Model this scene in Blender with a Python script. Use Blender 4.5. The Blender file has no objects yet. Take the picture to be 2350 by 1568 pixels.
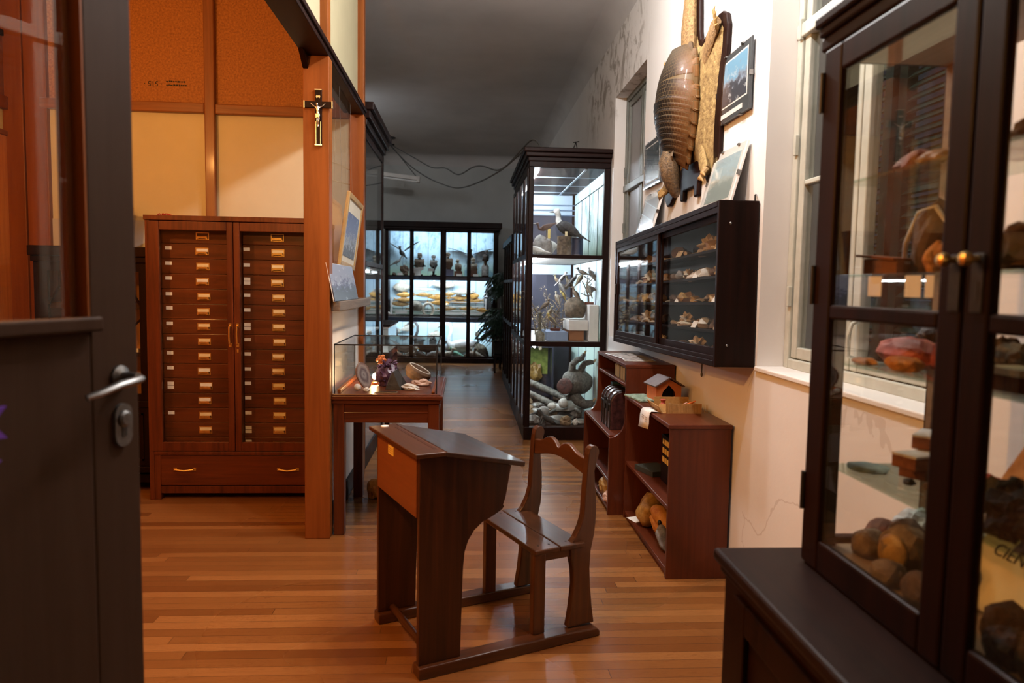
import bpy, bmesh, math, random
from mathutils import Vector, Matrix, noise, Euler
random.seed(11)
PI = math.pi
COL = bpy.context.scene.collection
TM = {}
def V(*a): return Vector(a)
def Tm(loc=(0,0,0), rz=0.0, rot=None, s=1.0):
    r = Euler(rot).to_matrix().to_4x4() if rot else Matrix.Rotation(rz, 4, 'Z')
    return Matrix.Translation(Vector(loc)) @ r @ Matrix.Diagonal((s, s, s, 1))

class MB:
    """collects shapes that become ONE mesh object"""
    def __init__(self, local=False):
        self.v = []; self.f = []; self.local = local
    def add(self, vs, fs, M=None):
        b = len(self.v)
        self.v += [(M @ Vector(p)) if M else Vector(p) for p in vs]
        self.f += [tuple(i + b for i in f) for f in fs]
        return self
    def box(self, x0, x1, y0, y1, z0, z1, M=None):
        vs = [(x0,y0,z0),(x1,y0,z0),(x1,y1,z0),(x0,y1,z0),(x0,y0,z1),(x1,y0,z1),(x1,y1,z1),(x0,y1,z1)]
        return self.add(vs, [(0,3,2,1),(4,5,6,7),(0,1,5,4),(1,2,6,5),(2,3,7,6),(3,0,4,7)], M)
    def obox(self, c, s, rot=(0,0,0)):
        M = Matrix.Translation(Vector(c)) @ Euler(rot).to_matrix().to_4x4()
        a, b, d = s[0]/2, s[1]/2, s[2]/2
        return self.box(-a, a, -b, b, -d, d, M)
    def prism(self, pts, axis, a0, a1, M=None):
        def mk(p, a):
            return {'x': (a, p[0], p[1]), 'y': (p[0], a, p[1]), 'z': (p[0], p[1], a)}[axis]
        n = len(pts)
        vs = [mk(p, a0) for p in pts] + [mk(p, a1) for p in pts]
        fs = [tuple(range(n)), tuple(range(2*n-1, n-1, -1))]
        fs += [(i, (i+1) % n, (i+1) % n + n, i + n) for i in range(n)]
        return self.add(vs, fs, M)
    def tube(self, path, rad, n=8, up=None, cap=True, M=None):
        path = [Vector(p) for p in path]; m = len(path)
        if not isinstance(rad, (list, tuple)): rad = [rad]*m
        vs = []; prev = None
        for i, p in enumerate(path):
            t = (path[min(i+1, m-1)] - path[max(i-1, 0)])
            t = t.normalized() if t.length > 1e-9 else Vector((0,0,1))
            if up is not None:
                s = t.cross(Vector(up))
                if s.length < 1e-4: s = prev if prev else t.orthogonal()
                s.normalize()
            else:
                s = prev - t*prev.dot(t) if prev else t.orthogonal()
                s.normalize()
            prev = s; u = s.cross(t)
            ra, rb = rad[i] if isinstance(rad[i], (list, tuple)) else (rad[i], rad[i])
            for k in range(n):
                a = 2*PI*k/n
                vs.append(p + s*(ra*math.cos(a)) + u*(rb*math.sin(a)))
        fs = []
        for i in range(m-1):
            for k in range(n):
                fs.append((i*n+k, i*n+(k+1) % n, (i+1)*n+(k+1) % n, (i+1)*n+k))
        if cap: fs += [tuple(range(n-1, -1, -1)), tuple(range((m-1)*n, m*n))]
        return self.add(vs, fs, M)
    def lathe(self, prof, c=(0,0,0), n=20, M=None):
        vs = []; c = Vector(c)
        for r, z in prof:
            for k in range(n):
                a = 2*PI*k/n; vs.append(c + Vector((r*math.cos(a), r*math.sin(a), z)))
        m = len(prof); fs = []
        for i in range(m-1):
            for k in range(n): fs.append((i*n+k, i*n+(k+1) % n, (i+1)*n+(k+1) % n, (i+1)*n+k))
        fs += [tuple(range(n-1, -1, -1)), tuple(range((m-1)*n, m*n))]
        return self.add(vs, fs, M)
    def ell(self, c, r, nu=14, nv=9, rot=(0,0,0)):
        M = Matrix.Translation(Vector(c)) @ Euler(rot).to_matrix().to_4x4()
        vs = []; fs = []
        vs.append((0,0,-r[2]))
        for j in range(1, nv):
            t = -PI/2 + PI*j/nv
            for k in range(nu):
                a = 2*PI*k/nu
                vs.append((r[0]*math.cos(t)*math.cos(a), r[1]*math.cos(t)*math.sin(a), r[2]*math.sin(t)))
        vs.append((0,0,r[2])); e = len(vs)-1
        for k in range(nu):
            fs.append((0, 1+(k+1) % nu, 1+k))
            fs.append((e, e-nu+k, e-nu+(k+1) % nu))
        for j in range(nv-2):
            for k in range(nu):
                a = 1+j*nu
                fs.append((a+k, a+(k+1) % nu, a+nu+(k+1) % nu, a+nu+k))
        return self.add(vs, fs, M)
    def rock(self, c, r, seed=0, amp=0.3, freq=1.6, sub=3, flat=True, rot=None):
        bm = bmesh.new(); bmesh.ops.create_icosphere(bm, subdivisions=sub, radius=1)
        bm.verts.ensure_lookup_table()
        off = Vector((seed*3.7, seed*1.3, seed*2.1)); M = Euler(rot).to_matrix() if rot else Matrix.Identity(3)
        vs = []
        for v in bm.verts:
            p = v.co.copy()
            k = 1 + amp*noise.noise(p*freq + off) + amp*0.4*noise.noise(p*freq*2.9 + off)
            p *= k
            q = M @ Vector((p.x*r[0], p.y*r[1], p.z*r[2]))
            if flat and q.z < -0.72*r[2]: q.z = -0.72*r[2]
            vs.append(q + Vector(c))
        fs = [tuple(v.index for v in f.verts) for f in bm.faces]
        bm.free()
        return self.add(vs, fs)
    def build(self, name, mat, parent=None, smooth=False, bevel=0.0, seg=2, angle=0.7, T=None):
        me = bpy.data.meshes.new(name)
        if T is None: T = TM.get(parent.name) if parent else None
        vs = self.v
        if T is not None and not self.local:
            Ti = T.inverted(); vs = [Ti @ p for p in vs]
        me.from_pydata([tuple(p) for p in vs], [], self.f)
        bm = bmesh.new(); bm.from_mesh(me)
        bmesh.ops.recalc_face_normals(bm, faces=bm.faces)
        bm.to_mesh(me); bm.free()
        if mat is not None: me.materials.append(mat)
        if smooth:
            for p in me.polygons: p.use_smooth = True
            me.set_sharp_from_angle(angle=angle)
        o = bpy.data.objects.new(name, me); COL.objects.link(o)
        if parent:
            o.parent = parent; TM[o.name] = TM[parent.name]
        if bevel:
            b = o.modifiers.new('edge', 'BEVEL'); b.width = bevel; b.segments = seg; b.limit_method = 'ANGLE'; b.angle_limit = 0.6
        return o

def thing(name, label, cat, loc=(0,0,0), rz=0.0, group=None, rot=None, s=1.0):
    o = bpy.data.objects.new(name, None); COL.objects.link(o)
    o.empty_display_size = 0.05
    o.location = loc; o.rotation_euler = rot if rot else (0,0,rz); o.scale = (s,s,s)
    TM[o.name] = Tm(loc, rz, rot, s)
    return tag(o, label, cat, group)
def tag(o, label, cat, group=None):
    o['label'] = label; o['category'] = cat
    if group: o['group'] = group
    return o
def solo(mb, name, mat, label, cat, group=None, **k):
    """one-mesh thing whose origin sits at the middle of its base"""
    xs = [p.x for p in mb.v]; ys = [p.y for p in mb.v]; z = min(p.z for p in mb.v)
    c = Vector(((min(xs)+max(xs))/2, (min(ys)+max(ys))/2, z))
    o = mb.build(name, mat, None, T=Matrix.Translation(c), **k)
    if not mb.local: o.location = c
    TM[o.name] = Matrix.Translation(c)
    return tag(o, label, cat, group)
def struct(mb, name, mat, parent=None, **k):
    o = mb.build(name, mat, parent, **k); o['kind'] = 'structure'
    return o
def copy_tree(o, loc, rz=0.0, label=None, s=None, rot=None, group=None, mat=None):
    c = o.copy(); COL.objects.link(c)
    c.location = loc; c.rotation_euler = rot if rot else (0,0,rz)
    if s is not None: c.scale = (s,s,s) if not isinstance(s, (tuple, list)) else s
    TM[c.name] = Tm(loc, rz, rot, c.scale[0])
    if label: c['label'] = label
    if group: c['group'] = group
    def kids(a, b):
        for ch in [x for x in KIDS.get(a.name, [])] or list(a.children):
            d = ch.copy(); COL.objects.link(d); d.parent = b; TM[d.name] = TM[c.name]; kids(ch, d)
    kids(o, c)
    return c
KIDS = {}
def remove_tree(o):
    for ch in list(o.children): remove_tree(ch)
    bpy.data.objects.remove(o)
def text(body, size, mat, parent, loc, rot, name='lettering', extrude=0.0004, align='CENTER'):
    cu = bpy.data.curves.new(name, 'FONT'); cu.body = body; cu.size = size; cu.align_x = align; cu.align_y = 'CENTER'; cu.extrude = extrude
    tmp = bpy.data.objects.new(name+'_tmp', cu); COL.objects.link(tmp)
    me = bpy.data.meshes.new_from_object(tmp); bpy.data.objects.remove(tmp)
    me.name = name; me.materials.clear(); me.materials.append(mat)
    o = bpy.data.objects.new(name, me); COL.objects.link(o)
    W = Matrix.Translation(Vector(loc)) @ Euler(rot).to_matrix().to_4x4()
    o.parent = parent; L = TM[parent.name].inverted() @ W
    o.location = L.to_translation(); o.rotation_euler = L.to_euler(); TM[o.name] = TM[parent.name]
    return o
ORD = 'first second third fourth fifth sixth seventh eighth ninth tenth eleventh twelfth thirteenth fourteenth fifteenth sixteenth seventeenth eighteenth nineteenth twentieth'.split()

# ---------------------------------------------------------------- materials
def nt(name):
    m = bpy.data.materials.new(name); m.use_nodes = True
    n = m.node_tree; n.nodes.clear()
    out = n.nodes.new('ShaderNodeOutputMaterial')
    return m, n, out
def nd(n, t, **k):
    a = n.nodes.new(t)
    for q, v in k.items():
        if q.startswith('_'): setattr(a, q[1:], v)
        else: a.inputs[q].default_value = v
    return a
def ramp(n, stops, fac):
    r = n.nodes.new('ShaderNodeValToRGB')
    while len(r.color_ramp.elements) < len(stops): r.color_ramp.elements.new(0.5)
    for e, (p, c) in zip(r.color_ramp.elements, stops):
        e.position = p; e.color = (*c, 1)
    n.links.new(fac, r.inputs['Fac']); return r
def coords(n, scale=(1,1,1), rot=(0,0,0), kind='Object', loc=(0,0,0)):
    tc = nd(n, 'ShaderNodeTexCoord'); mp = nd(n, 'ShaderNodeMapping')
    mp.inputs['Scale'].default_value = scale; mp.inputs['Rotation'].default_value = rot; mp.inputs['Location'].default_value = loc
    n.links.new(tc.outputs[kind], mp.inputs['Vector']); return mp.outputs['Vector']
def bsdf(n, out, rough=0.5, metal=0.0, coat=0.0, spec=0.5, **k):
    b = nd(n, 'ShaderNodeBsdfPrincipled')
    b.inputs['Roughness'].default_value = rough; b.inputs['Metallic'].default_value = metal
    b.inputs['Coat Weight'].default_value = coat; b.inputs['Coat Roughness'].default_value = 0.12
    b.inputs['Specular IOR Level'].default_value = spec
    n.links.new(b.outputs[0], out.inputs['Surface']); return b
def mixc(n, a, b, fac, mode='MIX'):
    m = n.nodes.new('ShaderNodeMix'); m.data_type = 'RGBA'; m.blend_type = mode
    for s, v in ((m.inputs[6], a), (m.inputs[7], b), (m.inputs[0], fac)):
        if hasattr(v, 'is_linked'): n.links.new(v, s)
        elif isinstance(v, (int, float)): s.default_value = v
        else: s.default_value = (*v, 1)
    return m.outputs[2]
def bump(n, b, h, strength=0.2, dist=0.01):
    u = nd(n, 'ShaderNodeBump'); u.inputs['Strength'].default_value = strength; u.inputs['Distance'].default_value = dist
    n.links.new(h, u.inputs['Height']); n.links.new(u.outputs[0], b.inputs['Normal'])
def math_(n, op, a, b=0.0, c=None, clamp=False):
    m = n.nodes.new('ShaderNodeMath'); m.operation = op; m.use_clamp = clamp
    for i, v in enumerate((a, b) if c is None else (a, b, c)):
        if hasattr(v, 'is_linked'): n.links.new(v, m.inputs[i])
        else: m.inputs[i].default_value = v
    return m.outputs[0]
def wood(name, dark, light, axis='z', rough=0.35, coat=0.3, scale=1.0, contrast=1.0, bmp=0.08, spec=0.5):
    m, n, out = nt(name); b = bsdf(n, out, rough, coat=coat, spec=spec)
    L, S = 1.3*scale, 26*scale
    sc = {'x': (L,S,S), 'y': (S,L,S), 'z': (S,S,L)}[axis]
    v = coords(n, sc)
    a = nd(n, 'ShaderNodeTexNoise', Scale=1.0, Detail=6.0, Roughness=0.62, Distortion=1.2); n.links.new(v, a.inputs['Vector'])
    v2 = coords(n, tuple(x*0.16 for x in sc))
    a2 = nd(n, 'ShaderNodeTexNoise', Scale=1.0, Detail=3.0, Distortion=0.6); n.links.new(v2, a2.inputs['Vector'])
    f = math_(n, 'ADD', math_(n, 'MULTIPLY', a.outputs['Fac'], 0.6), math_(n, 'MULTIPLY', a2.outputs['Fac'], 0.4))
    k = 0.16/contrast
    r = ramp(n, [(0.5-k, dark), (0.5, tuple((x+y)/2 for x, y in zip(dark, light))), (0.5+k, light)], f)
    n.links.new(r.outputs[0], b.inputs['Base Color'])
    bump(n, b, f, bmp, 0.004)
    rr = nd(n, 'ShaderNodeMapRange'); rr.inputs[3].default_value = rough*0.8; rr.inputs[4].default_value = min(1, rough*1.35)
    n.links.new(a2.outputs['Fac'], rr.inputs[0]); n.links.new(rr.outputs[0], b.inputs['Roughness'])
    return m
def plain(name, col, rough=0.5, metal=0.0, coat=0.0, var=0.15, scale=30.0, col2=None, bmp=0.0, spec=0.5, kind='Object', detail=4.0):
    m, n, out = nt(name); b = bsdf(n, out, rough, metal, coat, spec)
    v = coords(n, (scale,)*3, kind=kind)
    a = nd(n, 'ShaderNodeTexNoise', Scale=1.0, Detail=detail, Roughness=0.6); n.links.new(v, a.inputs['Vector'])
    c2 = col2 if col2 else tuple(max(0, x*(1-var)) for x in col)
    c1 = col if col2 else tuple(min(1, x*(1+var)) for x in col)
    r = ramp(n, [(0.33, c2), (0.67, c1)], a.outputs['Fac'])
    n.links.new(r.outputs[0], b.inputs['Base Color'])
    if bmp: bump(n, b, a.outputs['Fac'], bmp, 0.01)
    return m
def glass(name, tint=(0.96,0.98,0.97), base=0.045, dust=0.0):
    m, n, out = nt(name)
    tr = nd(n, 'ShaderNodeBsdfTransparent'); tr.inputs[0].default_value = (*tint, 1)
    gl = nd(n, 'ShaderNodeBsdfGlossy'); gl.inputs['Roughness'].default_value = 0.015; gl.inputs[0].default_value = (1,1,1,1)
    lw = nd(n, 'ShaderNodeLayerWeight'); lw.inputs[0].default_value = 0.5
    p = math_(n, 'POWER', lw.outputs['Facing'], 5.0)
    f = math_(n, 'ADD', math_(n, 'MULTIPLY', p, 1-base), base, clamp=True)
    mx = nd(n, 'ShaderNodeMixShader'); n.links.new(f, mx.inputs[0]); n.links.new(tr.outputs[0], mx.inputs[1]); n.links.new(gl.outputs[0], mx.inputs[2])
    if dust:
        df = nd(n, 'ShaderNodeBsdfDiffuse'); df.inputs[0].default_value = (0.75,0.75,0.72,1)
        m2 = nd(n, 'ShaderNodeMixShader')
        a = nd(n, 'ShaderNodeTexNoise', Scale=1.0, Detail=5.0); n.links.new(coords(n, (3,3,3)), a.inputs['Vector'])
        n.links.new(math_(n, 'MULTIPLY', a.outputs['Fac'], dust), m2.inputs[0])
        n.links.new(mx.outputs[0], m2.inputs[1]); n.links.new(df.outputs[0], m2.inputs[2]); mx = m2
    n.links.new(mx.outputs[0], out.inputs['Surface'])
    return m
def emit(name, col, strength):
    m, n, out = nt(name); e = nd(n, 'ShaderNodeEmission'); e.inputs[0].default_value = (*col, 1); e.inputs[1].default_value = strength
    n.links.new(e.outputs[0], out.inputs['Surface']); return m
# ---------------------------------------------------------------- palette
MAHOG = {a: wood('mahogany_'+a, (0.044,0.0072,0.002), (0.145,0.030,0.0065), a, 0.36, 0.15, spec=.35) for a in 'xyz'}
CHERRY = {a: wood('reddish_shelf_wood_'+a, (0.055,0.010,0.0035), (0.135,0.029,0.009), a, 0.34, 0.12, contrast=0.7, spec=.35) for a in 'xyz'}
DARKW = {a: wood('dark_case_wood_'+a, (0.0045,0.0014,0.0009), (0.018,0.0046,0.0024), a, 0.42, 0.0, spec=.13) for a in 'xyz'}
DESKW = {a: wood('old_desk_wood_'+a, (0.022,0.0065,0.0025), (0.085,0.024,0.008), a, 0.36, 0.12, scale=0.9, spec=.35) for a in 'xyz'}
CHAIRW = {a: wood('worn_seat_wood_'+a, (0.03,0.0095,0.0035), (0.115,0.038,0.0125), a, 0.28, 0.25, scale=0.9, spec=.45) for a in 'xyz'}
POSTW = {a: wood('orange_pine_'+a, (0.14,0.034,0.006), (0.29,0.083,0.015), a, 0.42, 0.0, spec=.18, scale=0.6, contrast=0.8) for a in 'xyz'}
RAILW = {a: wood('brown_rail_wood_'+a, (0.15,0.043,0.011), (0.28,0.09,0.024), a, 0.36, 0.12) for a in 'xyz'}
GREYW = wood('weathered_grey_wood', (0.10,0.07,0.05), (0.26,0.19,0.14), 'y', 0.6, 0.0)
DOORP = wood('dark_painted_door', (0.040,0.019,0.010), (0.062,0.033,0.019), 'z', 0.55, 0.0, contrast=0.6, bmp=0.03, spec=.08)
CREAM = plain('cream_board', (0.60,0.52,0.36), 0.55, var=0.03, scale=4)
CREAM2 = plain('transom_board', (0.40,0.35,0.215), 0.6, var=0.05, scale=3)
WHITEP = plain('white_panel', (0.78,0.76,0.74), 0.45, var=0.03, scale=5)
LILAC = plain('grey_lilac_dado', (0.50,0.45,0.44), 0.6, var=0.04, scale=4)
CEILM = plain('ceiling_plaster', (0.60,0.58,0.57), 0.9, var=0.10, scale=0.8, bmp=0.0)
GREYWALL = plain('far_wall_plaster', (0.56,0.58,0.57), 0.9, var=0.08, scale=1.2)
BRASS = plain('brass', (0.80,0.55,0.20), 0.3, 1.0, var=0.12, scale=60)
GOLD = plain('gilt_frame', (0.72,0.45,0.12), 0.35, 0.9, var=0.2, scale=50)
STEEL = plain('brushed_steel', (0.22,0.215,0.21), 0.36, 1.0, var=0.1, scale=80)
DULLM = plain('dull_metal', (0.13,0.125,0.12), 0.5, 0.9, var=0.25, scale=70)
SILVER = plain('silver_cast', (0.75,0.74,0.70), 0.3, 1.0, var=0.1, scale=90)
BLACK = plain('black_edge', (0.008,0.008,0.008), 0.45, var=0.1)
IRON = plain('dark_iron', (0.03,0.028,0.026), 0.5, 0.6, var=0.2)
CABLE = plain('grey_cable', (0.10,0.10,0.095), 0.6, var=0.1)
PAPER = plain('white_paper', (0.82,0.80,0.77), 0.8, var=0.03, scale=12)
CARD = plain('cream_card', (0.80,0.66,0.40), 0.8, var=0.05, scale=12)
YCARD = plain('yellow_sticker', (0.78,0.55,0.14), 0.7, var=0.05, scale=30)
INK = plain('black_ink', (0.012,0.011,0.010), 0.7, var=0.05)
GREYINK = plain('faded_grey_print', (0.45,0.45,0.47), 0.8, var=0.1)
GLASS = glass('clear_glass', (.985,.99,.985), base=.02)
GLASSD = glass('old_cabinet_glass', (0.95,0.955,0.95), 0.026, 0.012)
GLASSG = glass('greenish_shelf_glass', (0.78,0.88,0.84), 0.06, 0.05)
GLASSW = glass('window_pane_glass', (0.90,0.92,0.92), 0.025)
NAVY = plain('navy_shelf_front', (0.06,0.10,0.19), 0.5, var=0.12)
WINP = plain('greenish_white_paint', (0.50,0.51,0.45), 0.5, var=0.05, scale=14, col2=(0.42,0.43,0.37), bmp=0.05)
WINP2 = plain('grey_green_window_paint', (0.16,0.17,0.15), 0.5, var=0.15, scale=14)
SHUT = plain('dark_green_shutter', (0.010,0.026,0.021), 0.8, var=0.2, spec=.1)
FROST = plain('frosted_pane', (0.20,0.20,0.205), 0.35, var=0.1, scale=5)
BARK = plain('rough_bark', (0.16,0.11,0.07), 0.95, col2=(0.05,0.032,0.022), scale=28, bmp=0.9)
PLINTH = plain('white_plinth_paint', (0.66,0.62,0.58), 0.6, var=0.03)
BLUEB = plain('slate_blue_board', (0.16,0.21,0.31), 0.6, var=0.05)
DBLUE = plain('deep_blue_stand', (0.02,0.03,0.075), 0.45, var=0.1)
TUBE = emit('cool_fluorescent', (0.70,0.86,1.0), 110.0)
TUBES = emit('case_fluorescent', (0.80,0.90,1.0), 210.0)
TUBEL = emit('dim_fluorescent', (0.78,0.90,0.95), 95.0)
BULB = emit('warm_bulb', (1.0,0.62,0.28), 300.0)

# floor: narrow pine strips laid across the room
def floor_mat():
    m, n, out = nt('pine_strip_floor'); b = bsdf(n, out, 0.28, coat=0.10, spec=.4)
    tc = nd(n, 'ShaderNodeTexCoord'); sp = nd(n, 'ShaderNodeSeparateXYZ'); n.links.new(tc.outputs['Object'], sp.inputs[0])
    ry = math_(n, 'DIVIDE', sp.outputs['Y'], 0.062); row = math_(n, 'FLOOR', ry); fy = math_(n, 'FRACT', ry)
    w1 = nd(n, 'ShaderNodeTexWhiteNoise'); w1.noise_dimensions = '1D'; n.links.new(row, w1.inputs['W'])
    ux = math_(n, 'ADD', math_(n, 'DIVIDE', sp.outputs['X'], 2.5), math_(n, 'MULTIPLY', w1.outputs['Value'], 9.0)); cell = math_(n, 'FLOOR', ux); fx = math_(n, 'FRACT', ux)
    cb = n.nodes.new('ShaderNodeCombineXYZ'); n.links.new(row, cb.inputs[0]); n.links.new(cell, cb.inputs[1])
    w2 = nd(n, 'ShaderNodeTexWhiteNoise'); w2.noise_dimensions = '2D'; n.links.new(cb.outputs[0], w2.inputs['Vector'])
    pid = w2.outputs['Value']
    ey = math_(n, 'MINIMUM', fy, math_(n, 'SUBTRACT', 1.0, fy))
    seam = math_(n, 'MAXIMUM', math_(n, 'LESS_THAN', ey, 0.016), math_(n, 'LESS_THAN', fx, 0.0009))
    cx = nd(n, 'ShaderNodeCombineXYZ'); n.links.new(math_(n, 'MULTIPLY', pid, 37.0), cx.inputs[0]); n.links.new(math_(n, 'MULTIPLY', pid, 91.0), cx.inputs[1])
    ad = n.nodes.new('ShaderNodeVectorMath'); ad.operation = 'ADD'; n.links.new(coords(n, (1.5, 22, 1)), ad.inputs[0]); n.links.new(cx.outputs[0], ad.inputs[1])
    g = nd(n, 'ShaderNodeTexNoise', Scale=1.0, Detail=5.0, Roughness=0.6, Distortion=2.0); n.links.new(ad.outputs[0], g.inputs['Vector'])
    rings = math_(n, 'ABSOLUTE', math_(n, 'SINE', math_(n, 'MULTIPLY', g.outputs['Fac'], 34.0)))
    w = nd(n, 'ShaderNodeTexNoise', Scale=0.7, Detail=2.0); n.links.new(coords(n, (1,1,1)), w.inputs['Vector'])
    plank = ramp(n, [(0.0, (0.16,0.054,0.013)), (0.5, (0.22,0.084,0.022)), (1.0, (0.30,0.126,0.037))], pid)
    grain = ramp(n, [(0.0, (0.62,0.50,0.42)), (0.45, (1,1,1)), (1.0, (1.0,0.98,0.94))], rings)
    c = mixc(n, plank.outputs[0], grain.outputs[0], math_(n, 'MULTIPLY_ADD', pid, 0.6, 0.25), 'MULTIPLY')
    c = mixc(n, c, (0.03,0.011,0.004), math_(n, 'MULTIPLY', seam, 0.8))
    n.links.new(c, b.inputs['Base Color'])
    rr = nd(n, 'ShaderNodeMapRange'); rr.inputs[1].default_value = 0.3; rr.inputs[2].default_value = 0.7; rr.inputs[3].default_value = 0.20; rr.inputs[4].default_value = 0.38
    n.links.new(w.outputs['Fac'], rr.inputs[0]); n.links.new(rr.outputs[0], b.inputs['Roughness'])
    bump(n, b, math_(n, 'SUBTRACT', math_(n, 'MULTIPLY', rings, 0.15), seam), 0.15, 0.003)
    return m
FLOORM = floor_mat()

def particle_board():
    m, n, out = nt('orange_particle_board'); b = bsdf(n, out, 0.6)
    a = nd(n, 'ShaderNodeTexNoise', Scale=70.0, Detail=6.0, Roughness=0.8); n.links.new(coords(n), a.inputs['Vector'])
    r = ramp(n, [(0.30, (0.16,0.048,0.008)), (0.52, (0.36,0.125,0.022)), (0.68, (0.50,0.20,0.045))], a.outputs['Fac'])
    n.links.new(r.outputs[0], b.inputs['Base Color']); return m
CORK = particle_board()

# right wall: white plaster, old damp stains high up beyond the mounted hide, cracks low down
def wall_mat():
    m, n, out = nt('white_plaster'); b = bsdf(n, out, 0.75)
    a = nd(n, 'ShaderNodeTexNoise', Scale=1.7, Detail=5.0); n.links.new(coords(n), a.inputs['Vector'])
    r = ramp(n, [(0.3, (0.74,0.722,0.705)), (0.7, (0.81,0.792,0.775))], a.outputs['Fac'])
    tc = nd(n, 'ShaderNodeTexCoord'); sp = nd(n, 'ShaderNodeSeparateXYZ'); n.links.new(tc.outputs['Object'], sp.inputs[0])
    def band(src, lo, hi, s):
        u = nd(n, 'ShaderNodeMapRange'); u.interpolation_type = 'SMOOTHSTEP'; u.inputs[1].default_value = lo-s; u.inputs[2].default_value = lo+s; n.links.new(src, u.inputs[0])
        d = nd(n, 'ShaderNodeMapRange'); d.interpolation_type = 'SMOOTHSTEP'; d.inputs[1].default_value = hi-s; d.inputs[2].default_value = hi+s; d.inputs[3].default_value = 1; d.inputs[4].default_value = 0; n.links.new(src, d.inputs[0])
        return math_(n, 'MULTIPLY', u.outputs[0], d.outputs[0])
    zone = math_(n, 'MULTIPLY', band(sp.outputs['Y'], 5.6, 8.0, 0.35), band(sp.outputs['Z'], 3.05, 3.95, 0.2))
    st = nd(n, 'ShaderNodeTexNoise', Scale=5.0, Detail=8.0, Roughness=0.7, Distortion=0.8); n.links.new(coords(n, (1,1,0.7)), st.inputs['Vector'])
    sr = ramp(n, [(0.50, (0,0,0)), (0.58, (1,1,1))], st.outputs['Fac'])
    f = math_(n, 'MULTIPLY', math_(n, 'MULTIPLY', sr.outputs[0], zone), 0.75)
    c = mixc(n, r.outputs[0], (0.26,0.22,0.18), f)
    vo = nd(n, 'ShaderNodeTexVoronoi', Scale=1.6); vo.feature = 'DISTANCE_TO_EDGE'
    wv = nd(n, 'ShaderNodeTexNoise', Scale=3.0, Detail=4.0); n.links.new(coords(n), wv.inputs['Vector'])
    n.links.new(mixc(n, coords(n), wv.outputs['Color'], 0.25), vo.inputs['Vector'])
    cr = math_(n, 'LESS_THAN', vo.outputs['Distance'], 0.005)
    cz = math_(n, 'MULTIPLY', math_(n, 'LESS_THAN', sp.outputs['Z'], 1.05), math_(n, 'LESS_THAN', sp.outputs['Y'], 3.3))
    c = mixc(n, c, (0.52,0.46,0.42), math_(n, 'MULTIPLY', math_(n, 'MULTIPLY', cr, cz), 0.45))
    n.links.new(c, b.inputs['Base Color'])
    fb = nd(n, 'ShaderNodeTexNoise', Scale=38.0, Detail=3.0); n.links.new(coords(n), fb.inputs['Vector'])
    bump(n, b, fb.outputs['Fac'], 0.10, 0.006)
    return m
WALLM = wall_mat()

# painted backdrops of the cases: pale sky, loose foliage and a green foot
def backdrop(name, axis, zlo, zhi, seed, sky=(0.55,0.72,0.80), fol=(0.10,0.22,0.25), grass=(0.30,0.42,0.20), amount=0.56):
    m, n, out = nt(name); b = bsdf(n, out, 0.7)
    tc = nd(n, 'ShaderNodeTexCoord'); sp = nd(n, 'ShaderNodeSeparateXYZ'); n.links.new(tc.outputs['Object'], sp.inputs[0])
    u = nd(n, 'ShaderNodeMapRange'); u.inputs[1].default_value = zlo; u.inputs[2].default_value = zhi; n.links.new(sp.outputs['Z'], u.inputs[0])
    g = ramp(n, [(0.0, grass), (0.22, tuple((x+y)/2 for x, y in zip(grass, sky))), (0.40, tuple(min(1, x*1.12) for x in sky)), (1.0, sky)], u.outputs[0])
    sc = (9, 9, 5)
    a = nd(n, 'ShaderNodeTexNoise', Scale=1.0, Detail=8.0, Roughness=0.75, Distortion=0.4); n.links.new(coords(n, sc, loc=(seed, seed, 0)), a.inputs['Vector'])
    big = nd(n, 'ShaderNodeTexNoise', Scale=1.3, Detail=2.0); n.links.new(coords(n, loc=(seed*2, 0, seed)), big.inputs['Vector'])
    q = math_(n, 'ADD', math_(n, 'MULTIPLY', a.outputs['Fac'], 0.6), math_(n, 'MULTIPLY', big.outputs['Fac'], 0.4))
    f = ramp(n, [(amount-0.05, (0,0,0)), (amount+0.06, (1,1,1))], q)
    c = mixc(n, g.outputs[0], fol, math_(n, 'MULTIPLY', f.outputs[0], 0.8))
    n.links.new(c, b.inputs['Base Color']); return m

# hides, feathers, scales, stones
def mottled(name, c1, c2, scale=40, rough=0.8, bmp=0.3, c3=None, coat=0.0):
    m, n, out = nt(name); b = bsdf(n, out, rough, coat=coat)
    a = nd(n, 'ShaderNodeTexNoise', Scale=scale, Detail=6.0, Roughness=0.65); n.links.new(coords(n), a.inputs['Vector'])
    st = [(0.34, c1), (0.62, c2)] + ([(0.75, c3)] if c3 else [])
    r = ramp(n, st, a.outputs['Fac']); n.links.new(r.outputs[0], b.inputs['Base Color'])
    bump(n, b, a.outputs['Fac'], bmp, 0.01); return m
FEA = {k: mottled('feathers_'+k, a, b, s, 0.75, 0.35) for k, a, b, s in (
    ('brown', (0.045,0.028,0.018), (0.15,0.10,0.06), 55), ('dark', (0.012,0.010,0.010), (0.05,0.043,0.04), 50),
    ('grey', (0.10,0.095,0.09), (0.27,0.25,0.23), 50), ('white', (0.55,0.53,0.49), (0.74,0.72,0.68), 30),
    ('speckle', (0.05,0.04,0.03), (0.36,0.31,0.24), 60), ('rufous', (0.035,0.014,0.011), (0.10,0.045,0.033), 45),
    ('olive', (0.09,0.075,0.04), (0.25,0.21,0.12), 60), ('bronze', (0.03,0.026,0.018), (0.14,0.115,0.07), 45),
    ('yellow', (0.22,0.15,0.03), (0.45,0.34,0.08), 55), ('green', (0.015,0.09,0.06), (0.10,0.22,0.15), 35))}
BEAK = plain('horn_beak', (0.10,0.08,0.05), 0.4, var=0.2)
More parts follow.
